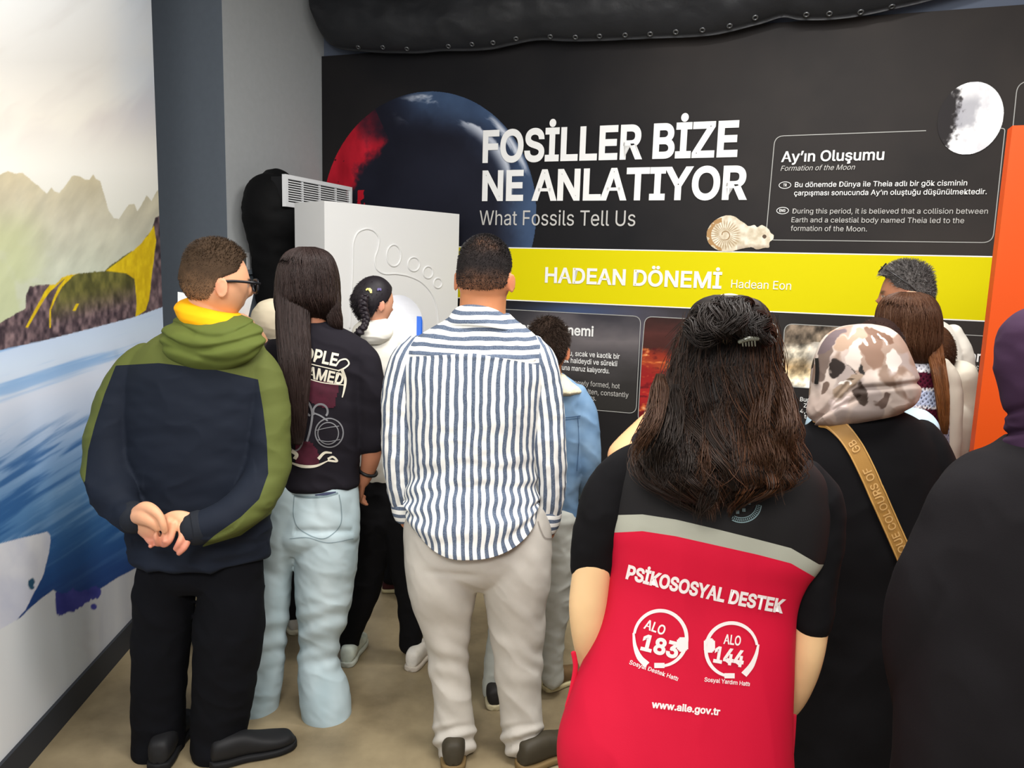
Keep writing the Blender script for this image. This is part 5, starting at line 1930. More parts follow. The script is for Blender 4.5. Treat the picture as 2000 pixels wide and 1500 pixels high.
tcn = nt.nodes.new('ShaderNodeTexCoord')
nzn = nt.nodes.new('ShaderNodeTexNoise')
nzn.inputs['Scale'].default_value = 11
nzn.inputs['Detail'].default_value = 2
nt.links.new(tcn.outputs['Object'], nzn.inputs['Vector'])
wob = mth('MULTIPLY', mth('SUBTRACT', nzn.outputs['Fac'], 0.5), 0.014)
u_ = mth('ADD', sx.outputs[0], wob)
v_ = mth('ADD', sp.outputs[2], wob)
isy = mth('GREATER_THAN', at_n.outputs['Fac'], 0.5)
co = mth('ADD', mth('MULTIPLY', u_, mth('SUBTRACT', 1.0, isy)), mth('MULTIPLY', v_, isy))
fr_ = mth('FRACT', mth('ADD', mth('DIVIDE', co, 0.0256), 100.0))
blue = mth('LESS_THAN', fr_, 0.47)
thr = nt.nodes.new('ShaderNodeTexNoise')
thr.inputs['Scale'].default_value = 500
nt.links.new(tcn.outputs['Object'], thr.inputs['Vector'])
rb = nt.nodes.new('ShaderNodeValToRGB')
rb.color_ramp.elements[0].position, rb.color_ramp.elements[0].color = 0.35, rgba((64, 76, 98))
rb.color_ramp.elements[1].position, rb.color_ramp.elements[1].color = 0.65, rgba((112, 124, 142))
nt.links.new(thr.outputs['Fac'], rb.inputs['Fac'])
mx = nt.nodes.new('ShaderNodeMix')
mx.data_type = 'RGBA'
mx.inputs['A'].default_value = rgba((232, 232, 228))
nt.links.new(blue, mx.inputs['Factor'])
nt.links.new(rb.outputs['Color'], mx.inputs['B'])
nt.links.new(mx.outputs['Result'], b.inputs['Base Color'])
add_bump(nt, b, 400, 0.2, 0.001)
S_T = [(612, 886, 994, 0.75), (625, 868, 1008, 0.7), (640, 842, 1028, 0.6), (655, 818, 1046, 0.54), (672, 798, 1060, 0.5), (695, 785, 1068, 0.5), (730, 781, 1069, 0.54), (790, 786, 1062, 0.57), (850, 793, 1052, 0.58), (920, 798, 1047, 0.58),
       (960, 794, 1049, 0.60, -0.015), (1000, 792, 1051, 0.62, -0.04), (1030, 793, 1050, 0.62, -0.052), (1044, 795, 1049, 0.60, -0.055)]
S_L = [(815, 672, 0, 20), (800, 700, 0, 33), (786, 750, 0, 36), (780, 810, 0, 35), (778, 870, -0.005, 32), (777, 920, 0.0, 27), (782, 965, 0.01, 23), (788, 992, 0.02, 20), (790, 1004, 0.02, 20)]
S_R = [(1040, 672, 0, 20), (1052, 702, 0, 33), (1064, 755, 0, 34), (1070, 815, 0, 34), (1072, 870, -0.005, 34), (1076, 925, 0.0, 30), (1075, 975, 0.01, 26), (1070, 1010, 0.02, 22), (1068, 1024, 0.02, 21)]
m_l = [(866, 1020, 0, 66), (864, 1080, -0.005, 71), (866, 1140, -0.005, 68), (870, 1210, 0, 52), (875, 1290, 0, 39), (882, 1370, -0.005, 37), (887, 1430, -0.01, 40), (890, 1450, -0.01, 39)]
m_r = [(1004, 1020, 0, 66), (1006, 1080, -0.005, 70), (1008, 1140, -0.005, 66), (1010, 1210, 0, 55), (1012, 1290, 0, 45), (1016, 1370, -0.005, 40), (1022, 1430, -0.01, 41), (1022, 1448, -0.01, 39)]
mh = Head(at(946, 544, Y), 0.242, 12, 3, 0, 1.02)


def shirt_hem(th, v):
    w = sstep(0.80, 1.0, v)
    back = np.clip(-np.sin(th), 0, 1)
    front_ = np.clip(np.sin(th), 0, 1)
    drop = 0.040 * (back ** 0.9) + 0.03 * front_ - 0.075 * np.abs(np.cos(th)) ** 2.5
    return np.stack([0 * th, 0 * th, -(w * drop)], -1)


def shirt_f(V, th, v):
    x, y = to_px(V)
    d = 0.010 * (0.4 - 1.3 * np.abs(fbm(V * np.array([5, 5, 11]), 3, 51))) * (0.4 + 0.9 * sstep(780, 930, y))
    d = d + 0.0045 * np.sin(y * 0.13 + 0.02 * x + 3 * noise(V * np.array([5, 5, 5]), 52)) * sstep(880, 960, y)
    sp_ = np.exp(-((x - 925) / 40) ** 2) * sstep(690, 760, y) * 0.010
    return d - sp_ + 0.004 * np.exp(-((y - 690 - 0.05 * (x - 800)) / 5) ** 2) * (np.abs(x - 925) < 120)


tor_m = torso(Y, S_T, 200, 200, disp=shirt_f, hem=shirt_hem)
x_, y_ = to_px(tor_m.V)
tor_m.D = 0.5 + np.clip((np.interp(x_, [780, 925, 1080], [698, 690, 718]) - y_) * 0.02, -0.5, 0.5)
core_m = torso(Y, S_T, 60, 40)


def sleeve_f(V, th, v):
    q = np.stack([th * 1.1, v * 9, 0 * v], 1)
    return 0.007 * (0.4 - 1.3 * np.abs(fbm(q, 3, 53)))


sl_l, sl_r = limb(Y, S_L, 110, 64, disp=sleeve_f), limb(Y, S_R, 110, 64, disp=sleeve_f)
shirt = child('shirt', [tor_m, sl_l, sl_r], m_stripe, man)
cuffs = []
for p in ([(787, 984, 0.02, 24), (790, 1000, 0.02, 23.5), (791, 1006, 0.02, 22)], [(1072, 1000, 0.02, 26), (1069, 1018, 0.02, 25), (1067, 1028, 0.02, 23)]):
    q = limb(Y, p, 16, 40)
    q.D = np.ones(len(q.V))
    child('cuff', q, m_stripe, shirt)
# collar: a stand and a folded leaf, higher at the back
CR = [(616, 888, 990, 0.9), (621, 882, 996, 0.9), (634, 874, 1004, 0.88), (648, 868, 1014, 0.86), (654, 868, 1016, 0.84)]
c_, a_, b_ = sections(Y, CR, 30)
q = loft_rings(c_, a_ + np.array([0, 0, -0.012]), b_ + np.array([0, 0, -0.035]), 96, caps=(True, True))
q.D = np.ones(len(q.V))
child('collar', q, m_stripe, shirt)
sh = [mh.skull()] + mh.ears() + [tube([at(940, 650, Y), at(942, 612, Y), at(945, 560, Y)], [0.080, 0.073, 0.072], 24, 28), scale_part(core_m, 0.84)]
for p, q in ((S_L, [(790, 1004, 0.02, 15), (796, 1020, 0.03, 14)]), (S_R, [(1069, 1024, 0.02, 15), (1070, 1042, 0.03, 14)])):
    pp = shrink(p, 0.72) + q
    sh.append(limb(Y, pp, 60, 22))
    w0, w1 = at(*q[1][:2], Y + q[1][2]), at(q[1][0] + (6 if q[1][0] < 900 else -2), q[1][1] + 40, Y + 0.05)
    sgn = 1 if q[1][0] < 900 else -1
    sh += hand(w0, w1 - w0, (sgn, 0.2, 0), (0, 1, 0.2), 0.9, (12, 14, 16, 18))
sh += [limb(Y, shrink(p, 0.68), 50, 22) for p in (m_l, m_r)]
skin_body(man, sh, (200, 134, 94), mh, 0.0045, 4)


def slack_f(V):
    x, y = to_px(V)
    d = folds(0.009, (5.5, 5.5, 6), 55, 0.9)(V)
    d = d + 0.003 * np.sin(y * 0.12 - 0.05 * x + 2.5 * noise(V * 7, 56)) * sstep(1230, 1290, y) * sstep(1370, 1300, y)
    d = d + 0.006 * np.sin(y * 0.2 + 0.06 * x) * sstep(1405, 1430, y)
    return d - 0.006 * np.exp(-((y - 1120 - 0.12 * (x - 870)) / 7) ** 2) * sstep(820, 860, x) * sstep(945, 915, x)


tp = [limb(Y, m_l, 90, 48), limb(Y, m_r, 90, 48), torso(Y, [(990, 800, 1062, 0.52), (1020, 793, 1074, 0.54), (1050, 791, 1078, 0.56), (1090, 794, 1076, 0.53, -0.005), (1120, 806, 1066, 0.46), (1145, 845, 1028, 0.34)], 40, 70)]
pm = remesh(tp, 0.0055, 16, slack_f)
slacks = child('trousers', pm, mat('beige_linen', (192, 187, 178), 0.9, 0.15, bump=(450, 0.25, 0.001), var=0.05, vscale=14), man)
bs_ = bvh(pm)
child('pocket_edge', [wrap(bs_, px_ribbon([(1078, 1052), (1064, 1050), (1056, 1036), (1050, 1018)], 2), 0.002)], mat('linen_seam', (150, 143, 136), 0.9), slacks)
put_shoe(man, 885, 1500, -4, 0.285, (58, 52, 40), (120, 98, 62), 1.05, 0.03)
put_shoe(man, 1028, 1500, 58, 0.285, (58, 52, 40), (120, 98, 62), 1.05, 0.03)
mm_ = hairline(0.30, -0.02, -0.20, 0.08)
short_hair(man, mh, (36, 32, 32), mm_, lambda L: 0.006 + 0.038 * sstep(0.0, 0.35, L[:, 2]), lambda L: np.clip(sstep(0.16, -0.17, L[:, 2] + 0.05 * fbm(L * 12, 2, 5)) * 0.97, 0, 1), 5200, lambda L: 0.015 + 0.045 * sstep(0.1, 0.4, L[:, 2]), 57, (0.05, -0.25, 0.3), 0.9, (190, 128, 92), 7,
           thin=lambda L: np.exp(-((L[:, 0] - 0.03) / 0.16) ** 2 - ((L[:, 1] + 0.22) / 0.12) ** 2 - ((L[:, 2] - 0.36) / 0.1) ** 2) * (0.5 + 0.6 * fbm(L * 18, 2, 58)))

# ------------------------------------------------------------------ girl with the braid, white hoodie and black trousers
Y = 3.0
braid = person_root('person with dark braid and moon hair clip, cream hoodie, black trousers and white trainers', 742, 900, Y)
B_T = [(640, 706, 752, 0.8), (652, 688, 772, 0.6), (668, 676, 790, 0.52), (700, 670, 802, 0.55), (780, 674, 804, 0.6), (860, 680, 806, 0.6), (930, 684, 804, 0.6), (950, 690, 800, 0.55)]
B_L = [(690, 668, 0, 22), (676, 720, 0.0, 26), (668, 800, 0.02, 25), (676, 850, 0.10, 22), (690, 862, 0.2, 17)]
B_R = [(790, 668, 0, 22), (806, 720, 0, 27), (814, 800, 0.0, 26), (812, 880, 0.05, 22), (806, 930, 0.1, 17)]
bl_ = [(722, 940, 0, 36), (722, 1010, 0, 42), (722, 1080, 0, 35), (712, 1140, 0, 33), (702, 1180, 0, 29), (690, 1220, 0, 24), (680, 1262, 0, 18)]
br_ = [(780, 940, 0, 36), (785, 1010, 0, 42), (792, 1090, 0, 34), (800, 1160, 0, 27), (804, 1220, 0, 24), (800, 1262, 0, 19)]
ch = Head(at(730, 592, Y), 0.192, 48, 8)
tor_c = torso(Y, B_T, 90, 90)
sh = [ch.skull()] + ch.ears() + [tube([at(728, 672, Y), at(730, 640, Y), at(731, 610, Y)], [0.05, 0.044, 0.045], 20, 24), scale_part(tor_c, 0.82)]
sh += [limb(Y, shrink(p, 0.68), 40, 20) for p in (B_L, B_R)] + [limb(Y, shrink(p, 0.66), 40, 20) for p in (bl_, br_)]
for p, q in ((B_L, (712, 868, 0.26)), (B_R, (798, 955, 0.16))):
    w0 = at(*p[-1][:2], Y + p[-1][2])
    sh += hand(w0, at(q[0], q[1], Y + q[2]) - w0, (0, 0.2, -1), (0, 1, 0.3), 0.85)
skin_body(braid, sh, (206, 150, 122), ch, 0.005, 4)
m_hoodie = mat('cream_fleece', (226, 222, 212), 0.9, 0.15)
pc_ = remesh([tor_c, limb(Y, B_L, 50, 32), limb(Y, B_R, 50, 32)], 0.006, 6, folds(0.009, (7, 7, 10), 61))
hd_ = child('hoodie', pc_, m_hoodie, braid)
child('hood', torso(Y, [(622, 714, 752, 0.8, -0.0), (632, 698, 760, 0.75, -0.02), (645, 688, 766, 0.7, -0.04), (660, 690, 760, 0.6, -0.055), (672, 704, 745, 0.5, -0.06)], 50, 80, disp=folds(0.008, (9, 9, 16), 62)), m_hoodie, hd_)
bc_ = bvh(pc_)
child('print_mark', [wrap(bc_, px_ribbon(p, 2), 0.002) for p in ([(722, 663), (736, 661), (746, 656)], [(726, 668), (738, 667), (748, 662)], [(730, 672), (740, 671), (746, 668)])], mat('hoodie_print', (40, 38, 40), 0.8), hd_)
child('trousers', remesh([limb(Y, bl_, 60, 36), limb(Y, br_, 60, 36), torso(Y, [(920, 686, 802, 0.55), (960, 680, 808, 0.58), (1020, 682, 818, 0.55), (1045, 700, 805, 0.45)], 30, 60)], 0.006, 5, folds(0.008, (8, 8, 9), 63)), m_blackcloth, braid)
put_shoe(braid, 676, 1304, 4, 0.235, (200, 208, 196), (186, 190, 178), 1.05)
put_shoe(braid, 801, 1312, 18, 0.235, (222, 216, 206), (200, 190, 176), 1.05)
cmk = hairline(0.30, -0.06, -0.40, 0.0)
hs = [colored(ch.cap(0.045, cmk), (28, 23, 28))]
hs.append(cap_strands(ch, cmk, 2200, 0.07, (34, 28, 34), 6, (-0.2, -0.3, -0.5), 0.06, 0.05, 65, 0.0012, 4))
bp = [(712, 578, -0.115, 7.5), (709, 592, -0.125, 7.5), (711, 608, -0.125, 7.5), (715, 622, -0.13, 6.5), (713, 634, -0.14, 4.5), (708, 642, -0.15, 7), (702, 649, -0.155, 8), (694, 656, -0.15, 4)]
hs.append(colored(limb(Y, bp, 90, 24, disp=lambda V, th, v: 0.003 * np.sin(v * 70 + 2 * np.sin(th))), (32, 26, 32)))
for k in range(3):
    D = spline(np.array([list(at(p[0], p[1], Y + p[2])) + [p[3] * 0.0019] for p in bp[:6]]), 70)
    ph = np.linspace(0, 5 * np.pi, 70) + k * 2 * np.pi / 3
    q = D[:, :3] + np.stack([np.cos(ph), np.sin(2 * ph) * 0.5 - 0.3, 0 * ph], 1) * D[:, 3:4] * 0.7
    hs.append(colored(tube(q, np.full(70, 0.0085), 90, 12), (38, 31, 36)))
child('hair', hs, m_hair, braid)
cl = [ch.c + np.array([0, 0, 0])]
bvh_h = bvh(hs[:2])
t = np.linspace(0, 1, 14)
mo = px_fill([(715, 568), (717, 565), (721, 564), (725, 567), (726, 572), (724, 573), (722, 569), (718, 567)], 1.0)
pm_ = wrap(bvh_h, mo, 0.006)
child('moon_clip', pm_, mat('yellow_enamel', (240, 226, 120), 0.3, 0.5), braid, 'yellow crescent moon hair clip')
child('butterfly_clip', [wrap(bvh_h, px_ellipse(738, 566, 1.6, 2.6, 0.5, 0.6), 0.005), wrap(bvh_h, px_ellipse(742, 566, 1.6, 2.6, -0.5, 0.6), 0.005)], mat('violet_enamel', (84, 70, 130), 0.3, 0.5), braid, 'small violet hair clip')
child('hair_tie', torus(at(713, 634, Y - 0.14), np.array([1.0, 0, 0]), np.array([0, 1.0, 0]), ZUP, 0.010, 0.004, 20, 8), mat('dark_elastic', (20, 16, 20), 0.6), braid)

# ------------------------------------------------------------------ boy in the denim jacket
Y = 2.78
den = person_root('person with short dark hair in light blue denim jacket and grey trousers', 1072, 900, Y)
D_T = [(728, 1048, 1100, 0.8), (745, 1036, 1118, 0.65), (762, 1020, 1138, 0.54), (785, 1010, 1144, 0.52), (840, 1008, 1140, 0.56), (910, 1008, 1134, 0.58), (980, 1006, 1130, 0.58), (1018, 1004, 1130, 0.58), (1024, 1012, 1122, 0.5)]
D_L = [(1024, 770, 0, 20), (1008, 810, 0, 25), (1000, 870, 0, 24), (1004, 920, 0.04, 22), (1020, 940, 0.12, 18)]
D_R = [(1126, 768, 0, 20), (1138, 800, 0, 25), (1146, 850, 0.0, 25), (1149, 900, 0.01, 24), (1140, 938, 0.07, 22), (1128, 960, 0.16, 17)]
dl = [(1030, 1010, 0, 42), (1022, 1080, 0, 43), (1008, 1150, 0, 38), (990, 1220, 0.0, 32), (976, 1280, -0.02, 27), (970, 1325, -0.03, 24), (968, 1350, -0.035, 24)]
dr = [(1086, 1010, 0, 44), (1086, 1080, 0, 42), (1083, 1150, 0, 37), (1079, 1220, 0, 30), (1075, 1280, 0, 25), (1078, 1315, 0, 23), (1080, 1326, 0, 22)]
dh = Head(at(1068, 684, Y), 0.215, 8, 12)
tor_d = torso(Y, D_T, 90, 90)
sh = [dh.skull()] + dh.ears() + [tube([at(1074, 770, Y), at(1072, 735, Y), at(1069, 700, Y)], [0.055, 0.047, 0.048], 20, 24), scale_part(tor_d, 0.82)]
sh += [limb(Y, shrink(p, 0.7), 40, 20) for p in (D_L, D_R)] + [limb(Y, shrink(p, 0.68), 40, 20) for p in (dl, dr)]
for p, q in ((D_L, (1036, 950, 0.2)), (D_R, (1112, 968, 0.24))):
    w0 = at(*p[-1][:2], Y + p[-1][2])
    sh += hand(w0, at(q[0], q[1], Y + q[2]) - w0, (0, 0.2, -1), (0, 0.3, 1), 0.85)
skin_body(den, sh, (202, 132, 92), dh, 0.005, 4)
pd = remesh([tor_d, limb(Y, D_L, 50, 32), limb(Y, D_R, 60, 32)], 0.0055, 6, folds(0.008, (7, 7, 9), 71, 0.3))
n = fbm(pd.V * 12, 4, 72)
pd.C = lin(np.clip(lerp3((92, 124, 158), (140, 170, 198), 0.5 + 0.6 * n), 0, 255))
dj = child('denim_jacket', pd, m_jean, den)
bd = bvh(pd)
child('seam', [wrap(bd, px_ribbon(p, 1.3), 0.002) for p in ([(1060, 818), (1100, 816), (1134, 812)], [(1060, 822), (1100, 820), (1133, 816)], [(1128, 812), (1130, 860), (1126, 920)])], mat('denim_thread', (66, 94, 128), 0.85), dj)
child('collar', torso(Y, [(728, 1044, 1096, 0.9, 0.0), (734, 1040, 1106, 0.85, -0.005), (748, 1032, 1120, 0.76, -0.015), (764, 1026, 1136, 0.66, -0.02), (770, 1034, 1130, 0.6, -0.01)], 40, 80, disp=folds(0.006, (22, 22, 22), 73)), mat('cream_sherpa', (222, 212, 182), 0.95, 0.1, bump=(180, 0.6, 0.004)), dj)
child('trousers', remesh([limb(Y, dl, 70, 36), limb(Y, dr, 70, 36), torso(Y, [(990, 1006, 1128, 0.55), (1030, 1000, 1132, 0.56), (1070, 1000, 1130, 0.5), (1085, 1015, 1115, 0.4)], 30, 60)], 0.0055, 5, folds(0.009, (8, 8, 11), 74)), mat('grey_cotton', (186, 188, 180), 0.9, 0.15, bump=(450, 0.2, 0.001)), den)
put_shoe(den, 966, 1388, -4, 0.23, (34, 30, 28), (196, 184, 150), 1.0)
put_shoe(den, 1064, 1350, 52, 0.225, (116, 92, 62), (206, 194, 150), 1.0)
dm = hairline(0.28, -0.03, -0.34, 0.06)
short_hair(den, dh, (50, 38, 31), dm, lambda L: 0.02 + 0.04 * sstep(-0.1, 0.35, L[:, 2]), lambda L: sstep(-0.1, -0.3, L[:, 2]) * 0.5, 4000, lambda L: 0.05 + 0.09 * sstep(0.0, 0.4, L[:, 2]), 75, (0.15, -0.55, -0.35), 0.5, (190, 128, 92), 8)

# ------------------------------------------------------------------ woman in the red vest, close to the camera
Y = 1.5
ves = person_root('person with long curly brown hair wearing a red and black support vest', 1410, 1000, Y)
V_T = [(1385, 835, 1465, 842, 0.8, 0.02), (1340, 842, 1515, 858, 0.62, 0.01), (1280, 855, 1565, 890, 0.5, 0), (1232, 878, 1600, 925, 0.46, 0), (1205, 915, 1612, 980, 0.47, 0), (1192, 965, 1606, 1040, 0.5, 0), (1187, 1010, 1594, 1090, 0.52, 0),
       (1192, 1060, 1566, 1130, 0.54, 0), (1194, 1120, 1549, 1180, 0.55, 0), (1178, 1200, 1545, 1250, 0.56, -0.005), (1152, 1280, 1543, 1320, 0.56, -0.01), (1120, 1360, 1541, 1390, 0.56, -0.015), (1098, 1430, 1541, 1450, 0.56, -0.02),
       (1094, 1480, 1543, 1490, 0.56, -0.02), (1108, 1540, 1546, 1550, 0.56, -0.02), (1130, 1600, 1546, 1606, 0.55, -0.01), (1150, 1630, 1530, 1634, 0.5, 0)]
U_T = [(1390, 830, 1460, 836, 0.8, 0.02), (1340, 846, 1512, 862, 0.6, 0.01), (1270, 872, 1570, 905, 0.46, 0), (1215, 915, 1612, 970, 0.44, 0), (1195, 980, 1612, 1040, 0.46, 0), (1200, 1080, 1560, 1150, 0.48, 0), (1205, 1200, 1530, 1240, 0.48, 0), (1190, 1350, 1520, 1370, 0.5, 0), (1180, 1560, 1510, 1570, 0.5, 0)]
U_L = [(1262, 890, 0, 30), (1222, 925, 0, 44), (1188, 980, 0, 50), (1166, 1050, 0, 46), (1158, 1100, 0.01, 42), (1157, 1112, 0.01, 41)]
U_R = [(1570, 930, 0, 34), (1596, 980, 0, 46), (1600, 1050, 0, 46), (1594, 1130, 0, 42), (1585, 1200, 0.0, 39), (1583, 1220, 0.0, 38)]
A_L = [(1222, 925, 0, 34), (1170, 1050, 0, 36), (1156, 1120, 0.0, 38), (1150, 1180, 0.0, 39), (1150, 1225, 0.01, 36), (1156, 1280, 0.05, 30), (1172, 1335, 0.11, 24), (1200, 1375, 0.17, 19)]
A_R = [(1596, 980, 0, 34), (1594, 1120, 0, 36), (1582, 1215, 0.0, 36), (1574, 1275, 0.0, 34), (1562, 1325, 0.02, 30), (1540, 1375, 0.07, 24), (1505, 1405, 0.14, 19)]
vh = Head(at(1420, 680, Y), 0.215, 4, 14)
tor_v, tor_u = torso(Y, V_T, 220, 280, e=2.3), torso(Y, U_T, 70, 60)
hipL = [(1270, 1600, 0.03, 80), (1275, 1900, 0.03, 66), (1280, 2200, 0.05, 46), (1285, 2620, 0.03, 36), (1288, 3000, 0.02, 30)]
hipR = [(1420, 1600, 0.03, 80), (1412, 1900, 0.03, 66), (1405, 2200, 0.05, 46), (1398, 2620, 0.03, 36), (1394, 3000, 0.02, 30)]


def down_leg(px, Y, r=(0.085, 0.07, 0.055, 0.045), top=0.85):
    P = at(px, 1450, Y)
    return [np.array([P[0], P[1], z]) for z in (top, 0.65, 0.42, 0.07)], np.array(r)


sh = [vh.skull()] + vh.ears() + [tube([at(1422, 850, Y), at(1421, 800, Y), at(1420, 730, Y)], [0.055, 0.05, 0.052], 20, 24), scale_part(tor_u, 0.9), limb(Y, A_L, 60, 26), limb(Y, A_R, 60, 26)]
for p, q in ((A_L, (1236, 1392, 0.22)), (A_R, (1466, 1412, 0.2))):
    w0 = at(*p[-1][:2], Y + p[-1][2])
    sh += hand(w0, at(q[0], q[1], Y + q[2]) - w0, (0, -0.8, 0.5), (0, 0.4, 1), 0.9)
legs = []
for px_ in (1270, 1415):
    P_, r_ = down_leg(px_, Y)
    sh.append(tube(P_, r_ * 0.7, 40, 20))
    legs.append(tube(P_, r_ * [1.05, 1.1, 1.2, 1.3], 60, 32))
    up, so = shoe(P_[-1][0], P_[-1][1] - 0.06, 0, 0.25)
    s_ = child('shoe', up, mat('shoe_upper', (40, 40, 44), 0.6), ves)
    child('sole', so, mat('shoe_sole', (210, 206, 196), 0.7), s_)
hipc = at(1342, 1450, Y)
legs.append(loft_rings(np.array([[hipc[0], hipc[1], z] for z in np.linspace(1.0, 0.74, 20)]), np.outer(np.linspace(0.15, 0.165, 20), [1, 0, 0]), np.outer(np.full(20, 0.105), [0, 1, 0]), 40))
skin_body(ves, sh, (238, 198, 148), vh, 0.005, 5)
child('trousers', remesh(legs, 0.008, 5, folds(0.007, (7, 7, 9), 81)), mat('dark_trousers', (34, 36, 44), 0.9), ves)
child('tshirt', remesh([tor_u, limb(Y, U_L, 50, 40), limb(Y, U_R, 50, 40)], 0.005, 6, folds(0.008, (7, 7, 9), 82)), m_blackcloth, ves)


def vest_f(V, th, v):
    x, y = to_px(V)
    d = 0.009 * (0.4 - 1.2 * np.abs(fbm(np.stack([V[:, 0] * 7 + V[:, 2] * 1.2, V[:, 1] * 3, V[:, 2] * 2.2], 1), 3, 83)))
    return d * sstep(900, 1060, y) + 0.004


tor_v = torso(Y, V_T, 240, 300, e=2.3, disp=vest_f)
x_, y_ = to_px(tor_v.V)
y_top = np.interp(x_, [1180, 1255, 1320, 1400, 1480, 1545, 1600], [1006, 1004, 1014, 1033, 1053, 1070, 1102])
y_bot = np.interp(x_, [1180, 1255, 1320, 1400, 1480, 1545, 1600], [1041, 1037, 1047, 1065, 1083, 1100, 1132])
tor_v.D = np.where(y_ < (y_top + y_bot) / 2, 1 / 3 + (y_ - y_top) * 0.004, 2 / 3 + (y_ - y_bot) * 0.004)
tor_v.D = np.clip(tor_v.D, 0.05, 0.95)
m_vest, nt, b = new_mat('vest_panels', 0.7, 0.25)
at_n = nt.nodes.new('ShaderNodeAttribute')
at_n.attribute_name = 'D'
rp = nt.nodes.new('ShaderNodeValToRGB')
rp.color_ramp.interpolation = 'CONSTANT'
el = rp.color_ramp.elements
el[0].position, el[0].color = 0.0, rgba((22, 20, 21))
el[1].position, el[1].color = 1 / 3, rgba((164, 164, 150))
e_ = el.new(2 / 3)
e_.color = rgba((204, 14, 52))
nt.links.new(at_n.outputs['Fac'], rp.inputs['Fac'])
nt.links.new(rp.outputs['Color'], b.inputs['Base Color'])
add_bump(nt, b, 500, 0.12, 0.001)
vest = child('vest', tor_v, m_vest, ves)
bv_ = bvh(tor_v)
m_vw = mat('vest_print', (240, 228, 226), 0.6)
child('vest_lettering', wrap(bv_, px_text('PSİKOSOSYAL DESTEK', (1223, 1128), (1528, 1196), 25, 0.035, arc=-4)), m_vw, vest)
child('vest_lettering', wrap(bv_, px_text('www.aile.gov.tr', (1272, 1381), (1405, 1396), 13, 0.03)), m_vw, vest)
for (cx, cy, rx, ry), num, l, r, a_l, a_r, mir in (((1290, 1246, 51, 54), '183', (1251, 1267), (1322, 1285), (1257, 1226), (1296, 1240), 1), ((1428, 1268, 50, 52), '144', (1392, 1291), (1450, 1301), (1412, 1256), (1445, 1260), -1)):
    lg = [wrap(bv_, px_text(num, l, r, 29, 0.035)), wrap(bv_, px_text('ALO', a_l, a_r, 18, 0.02))]
    t0, t1 = (-150, 155) if mir > 0 else (-335, -30)
    arc = [(cx + rx * math.cos(math.radians(a)), cy + ry * math.sin(math.radians(a))) for a in np.linspace(t0, t1, 30)]
    if mir > 0:
        arc = [(cx + rx * math.cos(math.radians(a)), cy + ry * math.sin(math.radians(a))) for a in np.linspace(-170, 95, 30)]
        hx = [(1238, 1236), (1241, 1262), (1250, 1284), (1264, 1298)]
    else:
        arc = [(cx + rx * math.cos(math.radians(a)), cy + ry * math.sin(math.radians(a))) for a in np.linspace(85, 350, 30)]
        hx = [(1480, 1258), (1475, 1280), (1466, 1300), (1452, 1317)]
    lg.append(wrap(bv_, px_ribbon(arc, [5, 7, 7, 7, 5])))
    lg.append(wrap(bv_, px_ellipse(cx + 43 * mir, cy + (12 if mir > 0 else -8), 11, 14)))
    lg.append(wrap(bv_, px_ribbon(hx, [4, 7, 11, 13])))
    lg.append(wrap(bv_, px_ellipse(cx + (-2 if mir > 0 else -4), cy + ry - 1, 10, 5)))
    child('headset_logo', lg, m_vw, vest)
child('vest_lettering', wrap(bv_, px_text('Sosyal Destek Hattı', (1229, 1296), (1323, 1329), 8, 0.015)), m_vw, vest)
child('vest_lettering', wrap(bv_, px_text('Sosyal Yardım Hattı', (1375, 1330), (1463, 1339), 8, 0.015)), m_vw, vest)
# round badge print below the hair
bad = [wrap(bv_, px_ribbon(circ(1448, 984, 38, 36, 5, 120), 2)), wrap(bv_, px_ribbon(circ(1448, 984, 29, 27, 5, 120), 1.5))]
for a in np.arange(5, 125, 6.5):
    ca, sa_ = math.cos(math.radians(a)), math.sin(math.radians(a))
    bad.append(wrap(bv_, px_ribbon([(1448 + 31 * ca, 984 + 29 * sa_), (1448 + 33 * ca, 984 + 31 * sa_), (1448 + 36 * ca, 984 + 34 * sa_)], 1.6, 6)))
for q in ((1462, 982), (1452, 996), (1440, 1000)):
    bad.append(wrap(bv_, px_ellipse(q[0], q[1], 3.2, 3.2, 0, 1.5)))
child('round_badge', bad, mat('badge_print', (120, 142, 146), 0.6), vest)
for px_, py_, q in ((1112, 1285, [(1120, 1275), (1124, 1300), (1118, 1340), (1108, 1380)]), (1548, 1420, [(1551, 1398), (1549, 1430), (1546, 1470), (1543, 1496)])):
    child('side_tie', limb(Y, [(a, b_, -0.0, 5, 0.4) for a, b_ in q], 24, 12), mat('red_tape', (214, 24, 58), 0.7), vest)


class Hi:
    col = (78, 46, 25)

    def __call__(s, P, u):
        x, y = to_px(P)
        return np.clip(sstep(1380, 1500, x) * sstep(640, 800, y) * (u < 0.62) * 0.75 + sstep(840, 930, y) * (u < 0.45) * 0.55 + (u < 0.10) * 0.4, 0, 1)


